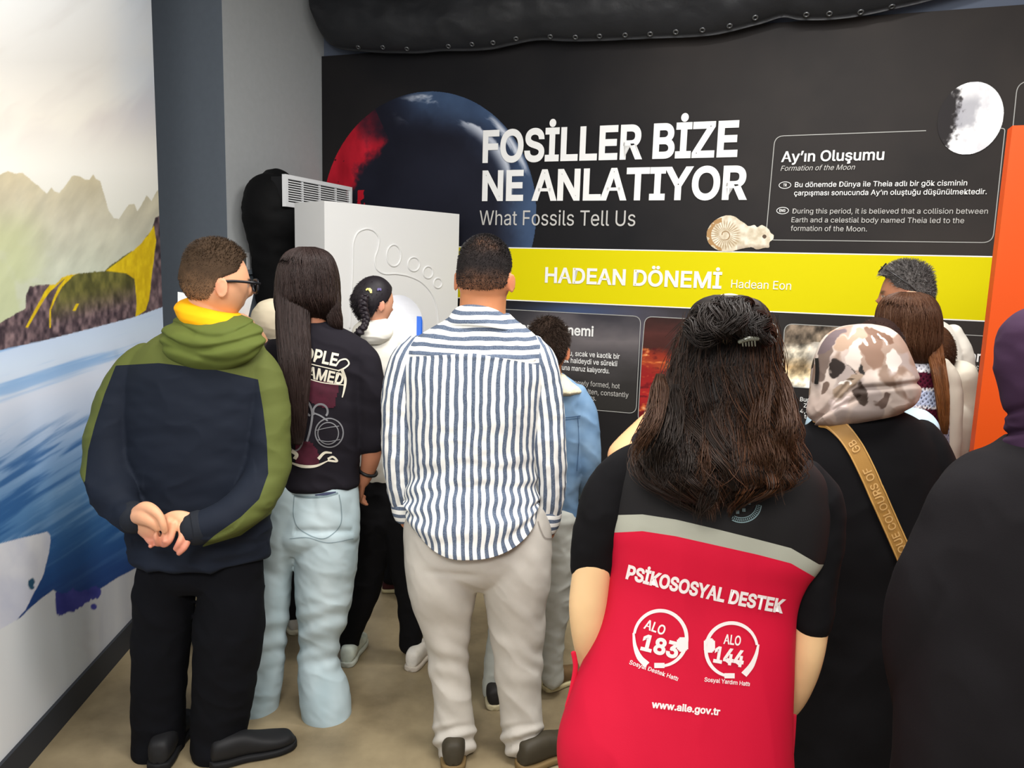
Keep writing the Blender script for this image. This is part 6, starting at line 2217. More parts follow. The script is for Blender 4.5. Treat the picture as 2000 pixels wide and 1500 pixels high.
VH = [(576, 1398, 1446, 0.9, 0), (584, 1374, 1474, 0.95, 0), (602, 1352, 1496, 1.0, 0), (630, 1342, 1504, 1.05, 0), (670, 1330, 1510, 1.05, 0), (710, 1316, 1514, 1.02, 0), (760, 1306, 1524, 0.95, -0.01), (810, 1298, 1534, 0.8, -0.03), (860, 1276, 1542, 0.62, -0.07),
      (900, 1260, 1546, 0.5, -0.10), (932, 1266, 1538, 0.42, -0.12), (960, 1296, 1496, 0.38, -0.125), (985, 1335, 1446, 0.35, -0.125), (1010, 1370, 1424, 0.3, -0.125)]
r_ = sections(Y, VH, 120)
core = colored(loft_rings(r_[0][:100], r_[1][:100] * 0.9, r_[2][:100] * 0.92, 80, disp=folds(0.012, (14, 14, 6), 85)), (22, 15, 12))
hs = [core,
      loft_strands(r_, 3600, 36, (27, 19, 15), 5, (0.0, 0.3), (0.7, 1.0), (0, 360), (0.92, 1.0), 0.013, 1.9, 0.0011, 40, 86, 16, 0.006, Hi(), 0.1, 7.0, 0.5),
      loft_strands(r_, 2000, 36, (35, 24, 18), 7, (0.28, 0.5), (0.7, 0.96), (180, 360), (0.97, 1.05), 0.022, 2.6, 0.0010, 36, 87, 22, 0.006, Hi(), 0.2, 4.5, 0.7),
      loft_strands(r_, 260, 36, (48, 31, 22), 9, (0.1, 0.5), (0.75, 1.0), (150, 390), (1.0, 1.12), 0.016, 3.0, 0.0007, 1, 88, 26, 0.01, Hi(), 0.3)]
# loose curls that end the hair, and the gathered messy curls across the crown
gen = np.random.default_rng(5)
for k, (x0, y0, x1, y1) in enumerate(((1290, 850, 1246, 905), (1282, 880, 1262, 940), (1310, 900, 1290, 960), (1340, 920, 1338, 985), (1352, 930, 1325, 990), (1372, 950, 1392, 1020), (1398, 950, 1374, 1022), (1410, 930, 1424, 990), (1432, 905, 1424, 960),
                                      (1462, 880, 1500, 930), (1470, 900, 1508, 940), (1490, 900, 1516, 978), (1512, 890, 1526, 950), (1528, 850, 1552, 905), (1500, 840, 1470, 905), (1386, 900, 1360, 960), (1320, 870, 1300, 930))):
    dd = -0.17
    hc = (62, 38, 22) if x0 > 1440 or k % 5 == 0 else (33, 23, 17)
    q = [at(x0 + (x1 - x0) * s ** 1.5 + 9 * s * math.sin(2 * math.pi * (0.9 * s + k * 0.31)), y0 - 120 + (y1 - y0 + 120) * s, Y - 0.075 + (dd + 0.075) * float(sstep(0, 0.75, s)) + 0.012 * s * math.cos(2 * math.pi * (0.9 * s + k * 0.31))) for s in np.linspace(0, 1, 10)]
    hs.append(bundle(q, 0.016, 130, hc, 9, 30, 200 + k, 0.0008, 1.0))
for k in range(46):
    x0 = gen.uniform(1350, 1500)
    hgt = 1 - ((x0 - 1424) / 84) ** 2
    yt_ = 642 - 62 * hgt + gen.uniform(-2, 22)
    x1 = 1440 + (x0 - 1440) * 0.5 + gen.uniform(-14, 14)
    dd = gen.uniform(-0.15, -0.05)
    w_ = gen.uniform(6, 12)
    sg_ = gen.choice([-1, 1])
    q = [at(x0, yt_ + 20, Y - 0.02), at(x0 + sg_ * w_, yt_ + 8, Y + dd * 0.4), at(x0 - sg_ * w_ * 0.5, yt_ + 6, Y + dd * 0.8), at((x0 + x1) / 2 + sg_ * w_, yt_ + 22 + 10 * hgt, Y + dd), at(x1 - sg_ * w_, 648 + gen.uniform(-12, 6), Y + dd - 0.01), at(x1 + 10, 660, Y - 0.14)]
    hs.append(bundle(q, 0.011, 60, np.array((29, 21, 17)) + gen.uniform(-5, 7), 6, 24, 300 + k, 0.0010, 5.0))
child('hair', hs, m_hair, ves)
child('hair_clip', [limb(Y, [(1444, 668, -0.135, 4), (1462, 662, -0.14, 5, 0.6), (1480, 662, -0.135, 4)], 20, 12)] + [limb(Y, [(1450 + 6 * k, 664, -0.138, 2), (1451 + 6 * k, 676, -0.136, 1.4)], 8, 8) for k in range(5)], mat('clear_plastic', (92, 92, 80), 0.15, 0.8), ves)

# ------------------------------------------------------------------ woman in the patterned headscarf with a shoulder bag
Y = 2.0
sca = person_root('person in black abaya and cream, brown and grey patterned headscarf', 1680, 1000, Y)
K_T = [(1620, 800, 1740, 800, 0.8, 0.01), (1596, 822, 1778, 815, 0.6, 0), (1566, 850, 1810, 842, 0.5, 0), (1545, 885, 1830, 878, 0.48, 0), (1536, 940, 1836, 930, 0.5, 0), (1538, 1020, 1830, 1015, 0.54, 0), (1540, 1140, 1826, 1140, 0.56, 0),
       (1532, 1300, 1836, 1300, 0.58, 0), (1520, 1450, 1846, 1450, 0.6, 0), (1508, 1620, 1850, 1620, 0.6, 0)]
K_L = [(1572, 858, 0, 30), (1548, 905, 0, 38), (1536, 980, 0, 40), (1536, 1080, 0.01, 38), (1546, 1170, 0.03, 34)]
K_R = [(1796, 850, 0, 30), (1816, 890, 0, 38), (1824, 960, 0, 40), (1822, 1060, 0.01, 38), (1808, 1150, 0.03, 34)]
sh_ = Head(at(1686, 720, Y), 0.215, 0, 28)
tor_k = torso(Y, K_T, 110, 110)
sh = [sh_.skull()] + [tube([at(1684, 850, Y), at(1685, 800, Y), at(1686, 750, Y)], [0.058, 0.052, 0.055], 20, 24), scale_part(torso(Y, K_T[:8], 60, 60), 0.8)] + [limb(Y, shrink(p, 0.66), 40, 20) for p in (K_L, K_R)]
for p, q in ((K_L, (1560, 1230, 0.06)), (K_R, (1796, 1210, 0.06))):
    w0 = at(*p[-1][:2], Y + p[-1][2])
    sh += hand(w0, at(q[0], q[1], Y + q[2]) - w0, (0, 0.5, 1), (0, 1, -0.3), 0.9)
for s in (-0.09, 0.09):
    P0 = at(1684, 1300, Y)
    sh.append(tube([[P0[0] + s, P0[1], z] for z in (0.75, 0.45, 0.06)], [0.07, 0.05, 0.035], 40, 20))
    up, so = shoe(P0[0] + s, P0[1] - 0.06, 0, 0.245)
    s_o = child('shoe', up, mat('shoe_upper', (26, 26, 28), 0.6), sca)
    child('sole', so, mat('shoe_sole', (20, 20, 20), 0.7), s_o)
skin_body(sca, sh, (206, 156, 126), sh_, 0.006, 4)
pk = remesh([tor_k, limb(Y, K_L, 60, 40), limb(Y, K_R, 60, 40)], 0.007, 7, folds(0.010, (5, 5, 4), 91))
child('abaya', pk, m_blackcloth, sca)
KR = [(1672, 634, 1704, 633, 0.9, -0.01), (1650, 638, 1725, 637, 1.0, -0.01), (1628, 649, 1743, 647, 1.05, -0.01), (1611, 667, 1757, 664, 1.05, -0.01), (1599, 692, 1769, 690, 1.05, -0.01), (1592, 720, 1779, 718, 1.0, -0.01), (1588, 748, 1786, 745, 0.96, -0.012), (1585, 772, 1785, 768, 0.9, -0.015), (1582, 792, 1778, 786, 0.82, -0.02), (1580, 812, 1752, 802, 0.72, -0.02),
      (1584, 826, 1730, 808, 0.62, -0.015), (1600, 834, 1715, 814, 0.5, 0)]


def scarf_f(V, th, v):
    x, y = to_px(V)
    d = 0.007 * (0.4 - 1.3 * np.abs(fbm(np.stack([V[:, 0] * 8 + V[:, 2] * 6, V[:, 1] * 8, V[:, 2] * 9], 1), 3, 92)))
    d = d * (0.3 + 1.4 * sstep(735, 800, y))
    d = d - 0.010 * np.exp(-((y - (758 - 0.10 * (x - 1700))) / 6) ** 2) * sstep(1650, 1700, x)
    d = d + 0.014 * np.exp(-((x - 1738) / 40) ** 2 - ((y - 742) / 22) ** 2)
    for ph in (0.0, 1.0, 2.0):
        d = d - 0.006 * np.exp(-((y - 812 + (x - 1600) * (0.45 + 0.35 * ph)) / 5) ** 2) * (x < 1680) * (y > 740)
    return d


ps = torso(Y, KR, 260, 320, disp=scarf_f)
x_, y_ = to_px(ps.V)
xx, yy = x_ + 11 * n2(x_ * 0.05, y_ * 0.05, 3, 94), y_ + 11 * n2(x_ * 0.05, y_ * 0.05, 3, 95)
# front half of the scarf repeats the same sort of print further along
fr2 = np.sin(ps.thg) > 0.1
xx = np.where(fr2, xx + 57, xx)
base = n2(xx * 0.016 + yy * 0.008, yy * 0.018, 4, 96)
C = lerp3((176, 158, 148), (208, 195, 185), np.clip(0.5 + base, 0, 1))
C = put(C, sstep(0.12, 0.3, n2(xx * 0.013, yy * 0.02 + xx * 0.01, 3, 97)), np.array([(150, 128, 114)]))
C = put(C, sstep(0.2, 0.34, n2(xx * 0.017 + 9, yy * 0.016 - xx * 0.008, 3, 98)), np.array([(128, 106, 92)]))
C = put(C, sstep(0.22, 0.4, n2(xx * 0.02 + 30, yy * 0.014, 3, 99)), np.array([(160, 146, 140)]))
for cx, cy, rx, ry, rot, cc in ((1633, 716, 12, 20, 0.35, (44, 36, 33)), (1612, 700, 12, 46, 0.25, (112, 96, 88)), (1622, 668, 10, 34, 0.75, (104, 90, 92)), (1704, 680, 19, 40, -0.15, (128, 100, 84)), (1716, 654, 30, 9, 0.45, (112, 84, 68)), (1684, 772, 15, 21, -0.5, (62, 50, 44)),
                                (1676, 717, 5.5, 17, -0.42, (34, 30, 28)), (1664, 728, 1.8, 18, -0.75, (46, 40, 36)), (1728, 782, 18, 11, -0.55, (100, 82, 74)), (1612, 758, 9, 16, 0.4, (104, 86, 76)), (1655, 752, 10, 34, 0.9, (150, 130, 112)), (1660, 664, 34, 10, -0.5, (164, 138, 118)),
                                (1742, 706, 12, 26, -0.15, (202, 188, 180)), (1668, 690, 14, 34, 0.25, (196, 182, 172)), (1640, 790, 22, 10, -0.5, (206, 188, 182))):
    c0, s0 = math.cos(rot), math.sin(rot)
    u, v = ((xx - cx) * c0 + (yy - cy) * s0) / rx, (-(xx - cx) * s0 + (yy - cy) * c0) / ry
    C = put(C, sstep(1.08, 0.92, np.hypot(u, v)), np.array([cc]))
for a, b_ in (((1684, 660), (1692, 672)), ((1700, 655), (1708, 668)), ((1715, 652), (1730, 672)), ((1640, 745), (1660, 752))):
    a, b_ = np.array(a, float), np.array(b_, float)
    e = b_ - a
    tt = np.clip(((xx - a[0]) * e[0] + (yy - a[1]) * e[1]) / (e @ e), 0, 1)
    C = put(C, sstep(2.6, 1.4, np.hypot(xx - a[0] - tt * e[0], yy - a[1] - tt * e[1])), np.array([(222, 214, 206)]))
ps.C = lin(np.clip(C, 0, 255))
m_scarf = mat_col('satin_scarf', 0.6, 0.2)
scf = child('headscarf', ps, m_scarf, sca)
bsf = bvh(ps)
child('scarf_edge', [wrap(bsf, px_ribbon([(1597, 700), (1598, 725), (1596, 750)], 7), 0.003)], mat('black_trim', (24, 22, 22), 0.5), scf)
# bag strap and bag
bk = bvh(pk)
bag = thing('shoulder_bag', 'tan shoulder bag with a broad lettered strap across the black abaya', 'bag', tuple(at(1800, 1400, Y)))
bag.location.z = 0.62
bpy.context.view_layer.update()
sp_px = [(1604, 820), (1622, 824), (1646, 843), (1668, 873), (1690, 915), (1712, 965), (1736, 1020), (1760, 1075), (1784, 1135), (1806, 1200), (1816, 1240)]
top_s, bot_s = wrap(bk, px_ribbon(sp_px, 33, 120), 0.006), None
b2 = Part(top_s.V + np.array([0, 0.003, 0]), top_s.Q[:, ::-1])
m_strap = mat('tan_webbing', (164, 122, 62), 0.55, 0.3, bump=(300, 0.3, 0.001), var=0.12, vscale=8)
st_o = child('strap', [top_s, b2], m_strap, bag)
child('strap_edge', [wrap(bk, px_ribbon([(p[0] + o_ * 0.9, p[1] - o_ * 0.45) for p in sp_px], 2.5, 120), 0.0075) for o_ in (-15, 15)], mat('strap_piping', (196, 150, 84), 0.5), st_o)
# lettering runs up the strap, bottom to top
cl_ = spline(np.concatenate([np.array(sp_px, float), np.zeros((len(sp_px), 1))], 1), 400)[:, :2]
sl_ = np.concatenate([[0], np.cumsum(np.linalg.norm(np.diff(cl_, axis=0), axis=1))])


def strap_text(s, s0, s1, cap):
    V, Q, T = text_mesh(s, 0.01)
    x0, x1 = V[:, 0].min(), V[:, 0].max()
    t = s0 + (V[:, 0] - x0) / (x1 - x0) * (s1 - s0)
    px, py = np.interp(t, sl_, cl_[:, 0]), np.interp(t, sl_, cl_[:, 1])
    qx, qy = np.interp(t - 2, sl_, cl_[:, 0]), np.interp(t - 2, sl_, cl_[:, 1])
    ex, ey = px - qx, py - qy
    n_ = np.hypot(ex, ey)
    w = (V[:, 1] / cap_h() - 0.5) * cap
    return wrap(bk, Part(np.stack([px - ey / n_ * w, py + ex / n_ * w, V[:, 2]], 1), Q, T), 0.0085)


def s_at(y):
    return float(np.interp(y, cl_[:, 1], sl_))


child('strap_lettering', [strap_text('UNIQUE COLOURS OF', s_at(1112), s_at(914), 15), strap_text('GB', s_at(882), s_at(862), 15)], mat('strap_letters', (206, 164, 104), 0.5), st_o)
bc0 = at(1822, 1290, Y - 0.02)
child('pouch', loft_rings(np.array([bc0 + np.array([0.085, 0, 0.10 - z]) for z in np.linspace(0, 0.26, 30)]), np.outer(np.interp(np.linspace(0, 1, 30), [0, 0.1, 0.9, 1], [0.02, 0.05, 0.055, 0.03]), [1, 0, 0]),
                          np.outer(np.interp(np.linspace(0, 1, 30), [0, 0.1, 0.9, 1], [0.1, 0.13, 0.14, 0.11]), [0, 1, 0]), 48, 4.0), mat('tan_leather', (150, 104, 56), 0.5, 0.3, bump=(120, 0.2, 0.001)), bag)

# ------------------------------------------------------------------ girl in the striped knit vest with long straight hair
Y = 2.5
kni = person_root('person with long straight brown hair and striped crochet vest over a cream shirt', 1780, 900, Y)
N_T = [(682, 1760, 1812, 0.8), (696, 1742, 1832, 0.6), (712, 1728, 1846, 0.5), (740, 1722, 1852, 0.52), (800, 1722, 1852, 0.56), (880, 1726, 1850, 0.56), (960, 1722, 1854, 0.56), (990, 1726, 1850, 0.5)]
N_L = [(1738, 712, 0, 16), (1722, 745, 0, 22), (1716, 820, 0, 21), (1722, 890, 0.02, 18), (1738, 920, 0.05, 14)]
N_R = [(1838, 712, 0, 16), (1850, 745, 0, 22), (1856, 820, 0, 21), (1852, 890, 0.02, 18), (1840, 920, 0.05, 14)]
nh = Head(at(1776, 632, Y), 0.21, -12, 8)
tor_n = torso(Y, N_T, 150, 130, disp=lambda V, th, v: 0.003 + 0 * v)
under = torso(Y, [(r[0], r[1] + 3, r[2] - 3, r[3]) for r in N_T], 60, 60)
sh = [nh.skull()] + nh.ears() + [tube([at(1786, 720, Y), at(1784, 690, Y), at(1778, 655, Y)], [0.05, 0.045, 0.048], 20, 24), scale_part(under, 0.84)] + [limb(Y, shrink(p, 0.72), 40, 20) for p in (N_L, N_R)]
for p, q in ((N_L, (1742, 960, 0.07)), (N_R, (1836, 960, 0.07))):
    w0 = at(*p[-1][:2], Y + p[-1][2])
    sh += hand(w0, at(q[0], q[1], Y + q[2]) - w0, (0, 0.3, -1), (0, 0.4, 1), 0.85)
lg = []
for s in (-0.075, 0.075):
    P0 = at(1787, 1100, Y)
    P_ = [[P0[0] + s, P0[1], z] for z in (0.84, 0.45, 0.06)]
    sh.append(tube(P_, [0.06, 0.045, 0.03], 40, 20))
    lg.append(tube(P_, [0.08, 0.06, 0.05], 50, 28))
    up, so = shoe(P0[0] + s, P0[1] - 0.06, 0, 0.24)
    s_o = child('shoe', up, mat('shoe_upper', (214, 212, 206), 0.6), kni)
    child('sole', so, mat('shoe_sole', (190, 188, 180), 0.7), s_o)
skin_body(kni, sh, (206, 156, 126), nh, 0.006, 4)
lg.append(torso(Y, [(960, 1726, 1850, 0.5), (1010, 1716, 1858, 0.55), (1060, 1718, 1856, 0.5)], 20, 40))
child('trousers', remesh(lg, 0.008, 5, folds(0.007, (7, 7, 9), 101)), mat('blue_denim', (48, 66, 104), 0.9), kni)
m_cream = mat('cream_cotton', (232, 226, 208), 0.85, 0.15)
child('shirt', remesh([scale_part(under, 0.98), limb(Y, N_L, 50, 30), limb(Y, N_R, 50, 30), torso(Y, [(672, 1764, 1816, 0.85), (690, 1756, 1822, 0.8), (704, 1750, 1828, 0.6)], 20, 50)], 0.006, 5, folds(0.006, (8, 8, 10), 102)), m_cream, kni)
x_, y_ = to_px(tor_n.V)
ys = y_ + 1.5 * np.sin(x_ * 0.9)
C = np.broadcast_to(np.array([(186, 196, 222)], float), (len(x_), 3)).copy()
C = put(C, ys < 722, np.array([(222, 224, 232)]))
for y0, y1 in ((727, 758), (799, 830), (872, 903), (944, 975)):
    C = put(C, (ys > y0) & (ys < y1), np.array([(78, 18, 38)]))
    C = put(C, ((ys > y0 - 5) & (ys <= y0)) | ((ys >= y1) & (ys < y1 + 5)), np.array([(236, 232, 232)]))
tor_n.C = lin(C)
m_knit, nt, b = new_mat('crochet_knit', 0.9, 0.15)
at_n = nt.nodes.new('ShaderNodeAttribute')
at_n.attribute_name = 'Col'
uvn = nt.nodes.new('ShaderNodeUVMap')
vo = nt.nodes.new('ShaderNodeTexVoronoi')
mp = nt.nodes.new('ShaderNodeMapping')
mp.inputs['Scale'].default_value = (95, 70, 1)
mp.inputs['Rotation'].default_value = (0, 0, 0.6)
nt.links.new(uvn.outputs['UV'], mp.inputs['Vector'])
nt.links.new(mp.outputs['Vector'], vo.inputs['Vector'])
vo.inputs['Randomness'].default_value = 0.25
vo.inputs['Scale'].default_value = 1.0
r2 = nt.nodes.new('ShaderNodeValToRGB')
r2.color_ramp.elements[0].position, r2.color_ramp.elements[0].color = 0.20, (0.22, 0.22, 0.26, 1)
r2.color_ramp.elements[1].position, r2.color_ramp.elements[1].color = 0.34, (1, 1, 1, 1)
nt.links.new(vo.outputs['Distance'], r2.inputs['Fac'])
mx = nt.nodes.new('ShaderNodeMix')
mx.data_type = 'RGBA'
mx.blend_type = 'MULTIPLY'
mx.inputs['Factor'].default_value = 1.0
nt.links.new(at_n.outputs['Color'], mx.inputs['A'])
nt.links.new(r2.outputs['Color'], mx.inputs['B'])
nt.links.new(mx.outputs['Result'], b.inputs['Base Color'])
bp_ = nt.nodes.new('ShaderNodeBump')
bp_.inputs['Distance'].default_value = 0.004
nt.links.new(vo.outputs['Distance'], bp_.inputs['Height'])
nt.links.new(bp_.outputs['Normal'], b.inputs['Normal'])
child('knit_vest', tor_n, m_knit, kni)
NHA = [(570, 1758, 1794, 0.9, 0), (577, 1738, 1812, 0.95, 0), (592, 1724, 1824, 1.0, 0), (615, 1717, 1831, 1.0, 0), (645, 1716, 1833, 0.95, 0), (670, 1722, 1833, 0.85, -0.01), (690, 1738, 1830, 0.7, -0.02), (704, 1760, 1826, 0.55, -0.03), (712, 1776, 1822, 0.45, -0.03)]
NHB = [(640, 1800, 1833, 0.7, -0.03), (690, 1812, 1842, 0.55, -0.06), (730, 1821, 1849, 0.45, -0.09), (770, 1828, 1853, 0.4, -0.10), (810, 1833, 1853, 0.35, -0.10), (838, 1838, 1851, 0.3, -0.095), (848, 1842, 1850, 0.3, -0.09)]
hs = []
for rows, n_, sd, cc in ((NHA, 2600, 103, (74, 46, 28)), (NHB, 900, 104, (112, 68, 34))):
    r_ = sections(Y, rows, 80)
    hs += [colored(loft_rings(r_[0], r_[1] * 0.96, r_[2] * 0.96, 64, disp=folds(0.003, (24, 24, 3), sd)), np.array(cc) * 0.7),
           loft_strands(r_, n_, 16, cc, 9, (0.0, 0.15), (0.84, 1.0), (0, 360), (0.97, 1.03), 0.001, 2, 0.0012, 1, sd, 6, 0.003)]
child('hair', hs, m_hair, kni)

# ------------------------------------------------------------------ grey-haired man reading the wall
Y = 3.06
gry = person_root('person with short grey hair and sunglasses on the head, cream shirt, reading the wall', 1800, 800, Y)
G_T = [(618, 1762, 1822, 0.8), (632, 1740, 1846, 0.62), (650, 1722, 1864, 0.52), (680, 1710, 1876, 0.5), (730, 1706, 1886, 0.52), (800, 1708, 1890, 0.54), (860, 1712, 1884, 0.54), (898, 1712, 1882, 0.54), (902, 1722, 1872, 0.5)]
G_L = [(1730, 652, 0, 20), (1712, 690, 0, 26), (1704, 760, 0, 25), (1708, 830, 0.05, 22), (1720, 870, 0.12, 18)]
G_R = [(1856, 652, 0, 20), (1872, 690, 0, 25), (1880, 760, 0, 24), (1880, 820, 0.04, 21), (1874, 866, 0.10, 18)]
yh = Head(at(1770, 576, Y), 0.225, -64, 6)
tor_y = torso(Y, G_T, 90, 90)
sh = [yh.skull()] + yh.ears() + [tube([at(1790, 650, Y), at(1786, 622, Y), at(1776, 590, Y)], [0.066, 0.06, 0.06], 20, 24), scale_part(tor_y, 0.84)] + [limb(Y, shrink(p, 0.72), 40, 20) for p in (G_L, G_R)]
for p, q in ((G_L, (1740, 884, 0.2)), (G_R, (1868, 892, 0.16))):
    w0 = at(*p[-1][:2], Y + p[-1][2])
    sh += hand(w0, at(q[0], q[1], Y + q[2]) - w0, (0, 0.3, -1), (0, 0.4, 1), 0.95)
lg = []
for s in (-0.09, 0.09):
    P0 = at(1798, 900, Y)
    P_ = [[P0[0] + s, P0[1], z] for z in (0.88, 0.47, 0.06)]
    sh.append(tube(P_, [0.065, 0.05, 0.034], 40, 20))
    lg.append(tube(P_, [0.09, 0.07, 0.055], 50, 28))
    up, so = shoe(P0[0] + s, P0[1] - 0.06, -10, 0.27)
    s_o = child('shoe', up, mat('shoe_upper', (60, 44, 34), 0.6), gry)
    child('sole', so, mat('shoe_sole', (40, 32, 28), 0.7), s_o)
skin_body(gry, sh, (160, 108, 80), yh, 0.006, 4)
lg.append(torso(Y, [(880, 1716, 1880, 0.5), (920, 1714, 1882, 0.52), (980, 1716, 1880, 0.48)], 20, 40))
child('trousers', remesh(lg, 0.008, 5, folds(0.007, (7, 7, 9), 111)), mat('navy_denim', (40, 54, 96), 0.9), gry)
child('shirt', remesh([tor_y, limb(Y, G_L, 50, 32), limb(Y, G_R, 50, 32), torso(Y, [(606, 1764, 1816, 0.9), (616, 1760, 1822, 0.85), (630, 1752, 1832, 0.7)], 20, 50)], 0.006, 6, folds(0.009, (6, 6, 8), 112)), mat('ivory_cotton', (230, 226, 214), 0.85, 0.15), gry)
ym = hairline(0.30, -0.03, -0.28, 0.06)
short_hair(gry, yh, (92, 88, 86), ym, lambda L: 0.02 + 0.05 * sstep(0.1, 0.4, L[:, 2]), lambda L: sstep(0.08, -0.2, L[:, 2]) * 0.5, 4200, lambda L: 0.05 + 0.10 * sstep(0.1, 0.4, L[:, 2]), 113, (0, 0.3, 0.15), 0.7, (150, 104, 78), 34)
sg = []
for k in (-1, 1):
    sg.append(tube([yh.world(p) for p in ((0.40 * k, -0.14, 0.06), (0.42 * k, -0.02, 0.19), (0.40 * k, 0.16, 0.35), (0.27 * k, 0.32, 0.47))], [0.003] * 4, 24, 8))
    t = np.linspace(0, 2 * np.pi, 21)
    sg.append(tube([yh.world((0.16 * k + 0.12 * math.cos(a), 0.37 - 0.06 * math.sin(a), 0.50 + 0.07 * math.sin(a))) for a in t], [0.0022] * 21, 40, 8))
sg.append(tube([yh.world(p) for p in ((-0.05, 0.38, 0.51), (0, 0.39, 0.52), (0.05, 0.38, 0.51))], [0.002] * 3, 8, 8))
child('sunglasses', sg, mat('dark_metal', (30, 28, 28), 0.3, 0.6), gry)

# ------------------------------------------------------------------ woman in the purple hijab at the right edge
Y = 1.3
pur = person_root('person in purple hijab and black coat at the right edge of the photo', 2110, 1000, Y)
P_T = [(862, 2010, 2230, 0.7), (872, 1966, 2270, 0.6), (888, 1912, 2315, 0.5), (910, 1872, 2350, 0.46), (945, 1842, 2376, 0.46), (1000, 1818, 2400, 0.48), (1080, 1796, 2420, 0.5), (1180, 1776, 2430, 0.52), (1320, 1764, 2440, 0.54), (1500, 1752, 2450, 0.56), (1700, 1745, 2460, 0.58)]
P_L = [(1930, 905, 0, 30), (1890, 955, 0, 52), (1856, 1040, 0, 60), (1818, 1150, 0.0, 64), (1788, 1270, 0.03, 58), (1806, 1380, 0.10, 50)]
P_R = [(2320, 905, 0, 36), (2370, 955, 0, 56), (2400, 1040, 0, 62), (2416, 1150, 0.0, 62), (2420, 1270, 0.03, 58), (2400, 1380, 0.10, 50)]
ph_ = Head(at(2100, 720, Y), 0.225, 0, 6)
tor_p = torso(Y, P_T, 110, 110)
sh = [ph_.skull(), tube([at(2105, 900, Y), at(2102, 850, Y), at(2100, 780, Y)], [0.06, 0.054, 0.056], 20, 24), scale_part(torso(Y, P_T, 60, 60), 0.8)] + [limb(Y, shrink(p, 0.62), 40, 20) for p in (P_L, P_R)]
for p, q in ((P_L, (1860, 1420, 0.2)), (P_R, (2350, 1420, 0.2))):
    w0 = at(*p[-1][:2], Y + p[-1][2])
    sh += hand(w0, at(q[0], q[1], Y + q[2]) - w0, (0, 0.3, 1), (0, 1, -0.4), 0.92)
lg = []
for s in (-0.09, 0.09):
    P0 = at(2108, 1300, Y)
    P_ = [[P0[0] + s, P0[1], z] for z in (0.85, 0.46, 0.06)]
    sh.append(tube(P_, [0.07, 0.05, 0.035], 40, 20))
    lg.append(tube(P_, [0.085, 0.07, 0.06], 50, 28))
    up, so = shoe(P0[0] + s, P0[1] - 0.06, 0, 0.25)
    s_o = child('shoe', up, mat('shoe_upper', (24, 24, 26), 0.6), pur)
    child('sole', so, mat('shoe_sole', (20, 20, 20), 0.7), s_o)
skin_body(pur, sh, (206, 156, 126), ph_, 0.007, 4)
child('trousers', remesh(lg, 0.009, 5), m_blackcloth, pur)
z_hem = 0.42
Pb = at(2105, 1500, Y)
skirt = loft_rings(np.array([[Pb[0], Pb[1], z] for z in np.linspace(0.95, z_hem, 40)]), np.outer(np.linspace(0.27, 0.31, 40), [1, 0, 0]), np.outer(np.linspace(0.15, 0.19, 40), [0, 1, 0]), 64)
child('coat', remesh([tor_p, limb(Y, P_L, 60, 40), limb(Y, P_R, 60, 40), skirt], 0.007, 8, folds(0.016, (4.5, 4.5, 3.2), 121, 0.8)), mat('black_coat', (25, 23, 25), 0.9, 0.12, bump=(500, 0.15, 0.001)), pur)
PR_ = [(592, 2060, 2140, 0.9), (604, 2020, 2176, 1.0), (630, 1988, 2206, 1.05), (670, 1971, 2222, 1.05), (720, 1965, 2228, 1.0), (770, 1967, 2226, 0.95), (810, 1975, 2218, 0.85), (832, 1980, 2214, 0.8), (850, 1974, 2222, 0.78), (868, 1970, 2230, 0.76), (884, 1972, 2236, 0.7), (894, 1990, 2225, 0.6)]


def hij_f(V, th, v):
    x, y = to_px(V)
    d = 0.008 * (0.4 - 1.3 * np.abs(fbm(V * np.array([7, 7, 12]), 3, 122)))
    return d - 0.010 * np.exp(-((y - 842 + 0.15 * (x - 2000)) / 7) ** 2) - 0.006 * np.exp(-((y - 800 + 0.3 * (x - 1990)) / 7) ** 2)


child('hijab', torso(Y, PR_, 120, 130, disp=hij_f), mat('purple_jersey', (58, 38, 60), 0.85, 0.15, bump=(500, 0.15, 0.001)), pur)

# ------------------------------------------------------------------ people of whom only a little shows
def base_at(px, Y):
    P = at(px, 900, Y)
    return P[0], P[1]


# woman in the cream headscarf behind the boy, reading a white sheet
Y = 3.2
bx, by = base_at(532, Y)
crH = at(532, 583, Y)[2] - 0.015
hL, hR = at(352, 606, Y - 0.16), at(499, 632, Y - 0.16)
sheet_c = (at(350, 600, Y - 0.18) + at(486, 600, Y - 0.18)) / 2
cre, crh = simple_person('person in cream headscarf and dark clothes holding a white sheet', bx, by, crH, -30, (46, 38, 40), (24, 24, 28), hair_kind=None,
                         arms=[[at(490, 690, Y), at(455, 770, Y - 0.02), at(392, 716, Y - 0.17)], [at(562, 690, Y), at(560, 760, Y - 0.04), at(504, 655, Y - 0.17)]], foot_L=0.24, sole_c=(226, 218, 190), shoe_c=(210, 206, 196))
child('headscarf', torso(Y, [(583, 528, 552, 0.9), (588, 512, 566, 0.95), (600, 500, 574, 1.0), (625, 492, 578, 1.0), (650, 494, 578, 0.9), (672, 502, 576, 0.8), (690, 500, 580, 0.7), (700, 512, 570, 0.5)], 80, 90, disp=folds(0.006, (9, 9, 13), 131)),
      mat('cream_chiffon', (216, 204, 178), 0.8, 0.2), cre)
Vs = []
NS = 24
for i in range(NS):
    for j in range(14):
        u, v = i / (NS - 1), j / 13
        px_ = 347 + 137 * u + 12 * (1 - v) * sstep(0.8, 1, np.array([u]))[0]
        py_ = 570 + 52 * v + 6 * math.sin(u * 3.1)
        Vs.append(at(px_, py_, Y - 0.20 + 0.025 * math.sin(u * math.pi * 1.2) + 0.02 * v))
Vs = np.array(Vs)
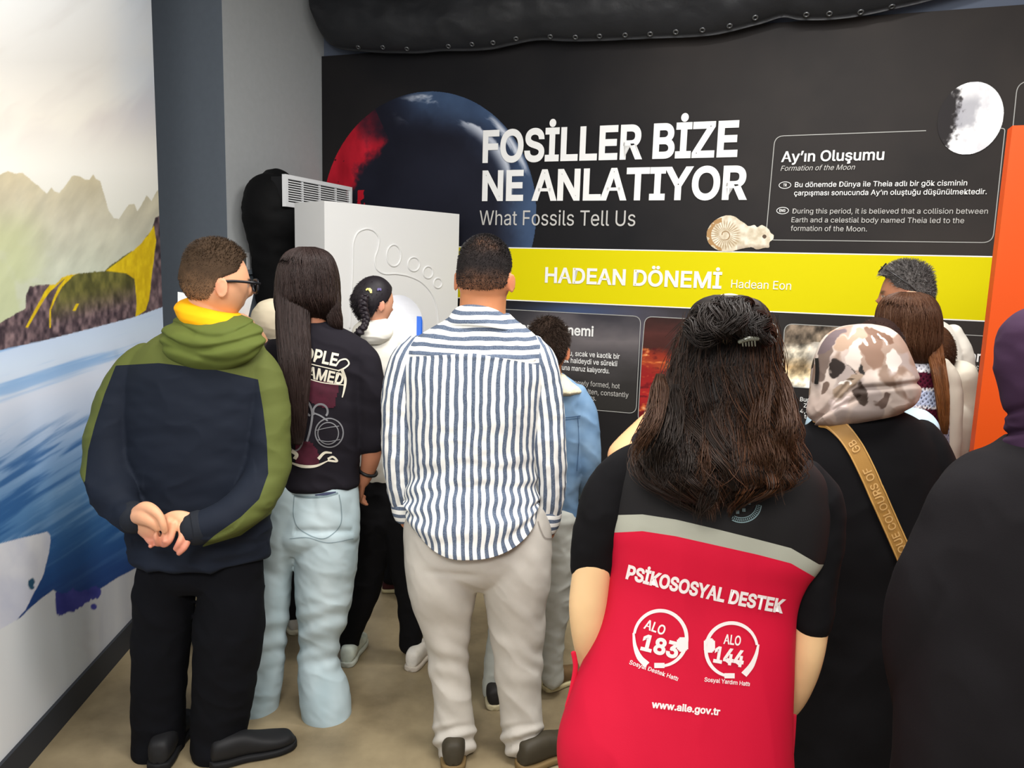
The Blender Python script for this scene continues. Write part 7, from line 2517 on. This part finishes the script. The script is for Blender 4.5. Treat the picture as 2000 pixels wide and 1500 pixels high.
Qs = [(i * 14 + j, (i + 1) * 14 + j, (i + 1) * 14 + j + 1, i * 14 + j + 1) for i in range(NS - 1) for j in range(13)]
n_ = len(Vs)
Q2 = [tuple(k + n_ for k in q[::-1]) for q in Qs]
sh_o = build('paper_sheet', Part(np.concatenate([Vs, Vs + np.array([0, 0.001, 0])]), Qs + Q2), mat('white_paper', (240, 242, 244), 0.7))
tag(sh_o, 'white paper sheet held up behind the head of the boy with glasses', 'paper')

# small child near the cabinet: only a burgundy shoe and dark trousers show
bx, by = base_at(790, 3.64)
simple_person('small person with dark trousers and burgundy shoes near the white cabinet', bx, by, 1.22, 60, (60, 60, 74), (16, 17, 22), shoe_c=(70, 28, 34), sole_c=(214, 202, 158), hair_kind='short', head_f=0.16,
              feet=((-0.06, -0.03, 20), (0.06, 0.02, 20)), foot_L=0.2)

# person raising a forearm beside the curly hair
Y = 2.25
bx, by = base_at(1378, Y)
el_, wr_ = at(1212, 892, Y - 0.02), at(1284, 806, Y + 0.03)
a9, h9 = simple_person('person behind the curly-haired woman raising a bare forearm with a purple bracelet', bx, by, 1.54, 0, (40, 40, 46), (40, 44, 60), (226, 170, 122), (36, 26, 22), 'long',
                       arms=[[at(1318, 850, Y), el_, wr_], None], sleeve_end=0.3)
da = (wr_ - el_) / np.linalg.norm(wr_ - el_)
pa_ = np.cross(da, [0, 1.0, 0])
child('bracelet', torus(wr_ - da * 0.004, pa_ / np.linalg.norm(pa_), np.array([0, 1.0, 0]), da, 0.031, 0.005, 28, 10), mat('purple_band', (96, 60, 132), 0.5), a9)

# child in the light blue shirt between the headscarf and the knit vest
Y = 2.23
bx, by = base_at(1694, Y)
simple_person('person with dark hair in pale blue shirt between the headscarf and the crochet vest', bx, by, at(1712, 628, Y)[2], 0, (176, 200, 214), (60, 60, 70), (206, 150, 120), (38, 24, 20), 'short', wide=0.76, head_off=(0.006, 0))

# small child with brown hair in front of the man
Y = 2.73
bx, by = base_at(1808, Y)
simple_person('person with round brown hair and cream jumper in front of the grey-haired man', bx, by, at(1830, 640, Y)[2], 10, (230, 224, 206), (44, 58, 96), (206, 150, 120), (70, 44, 28), 'short', head_f=0.135, head_off=(-0.006, 0.0), wide=0.82,
              arms=[None, [at(1868, 735, Y), at(1893, 826, Y + 0.02), at(1888, 868, Y + 0.16)]])
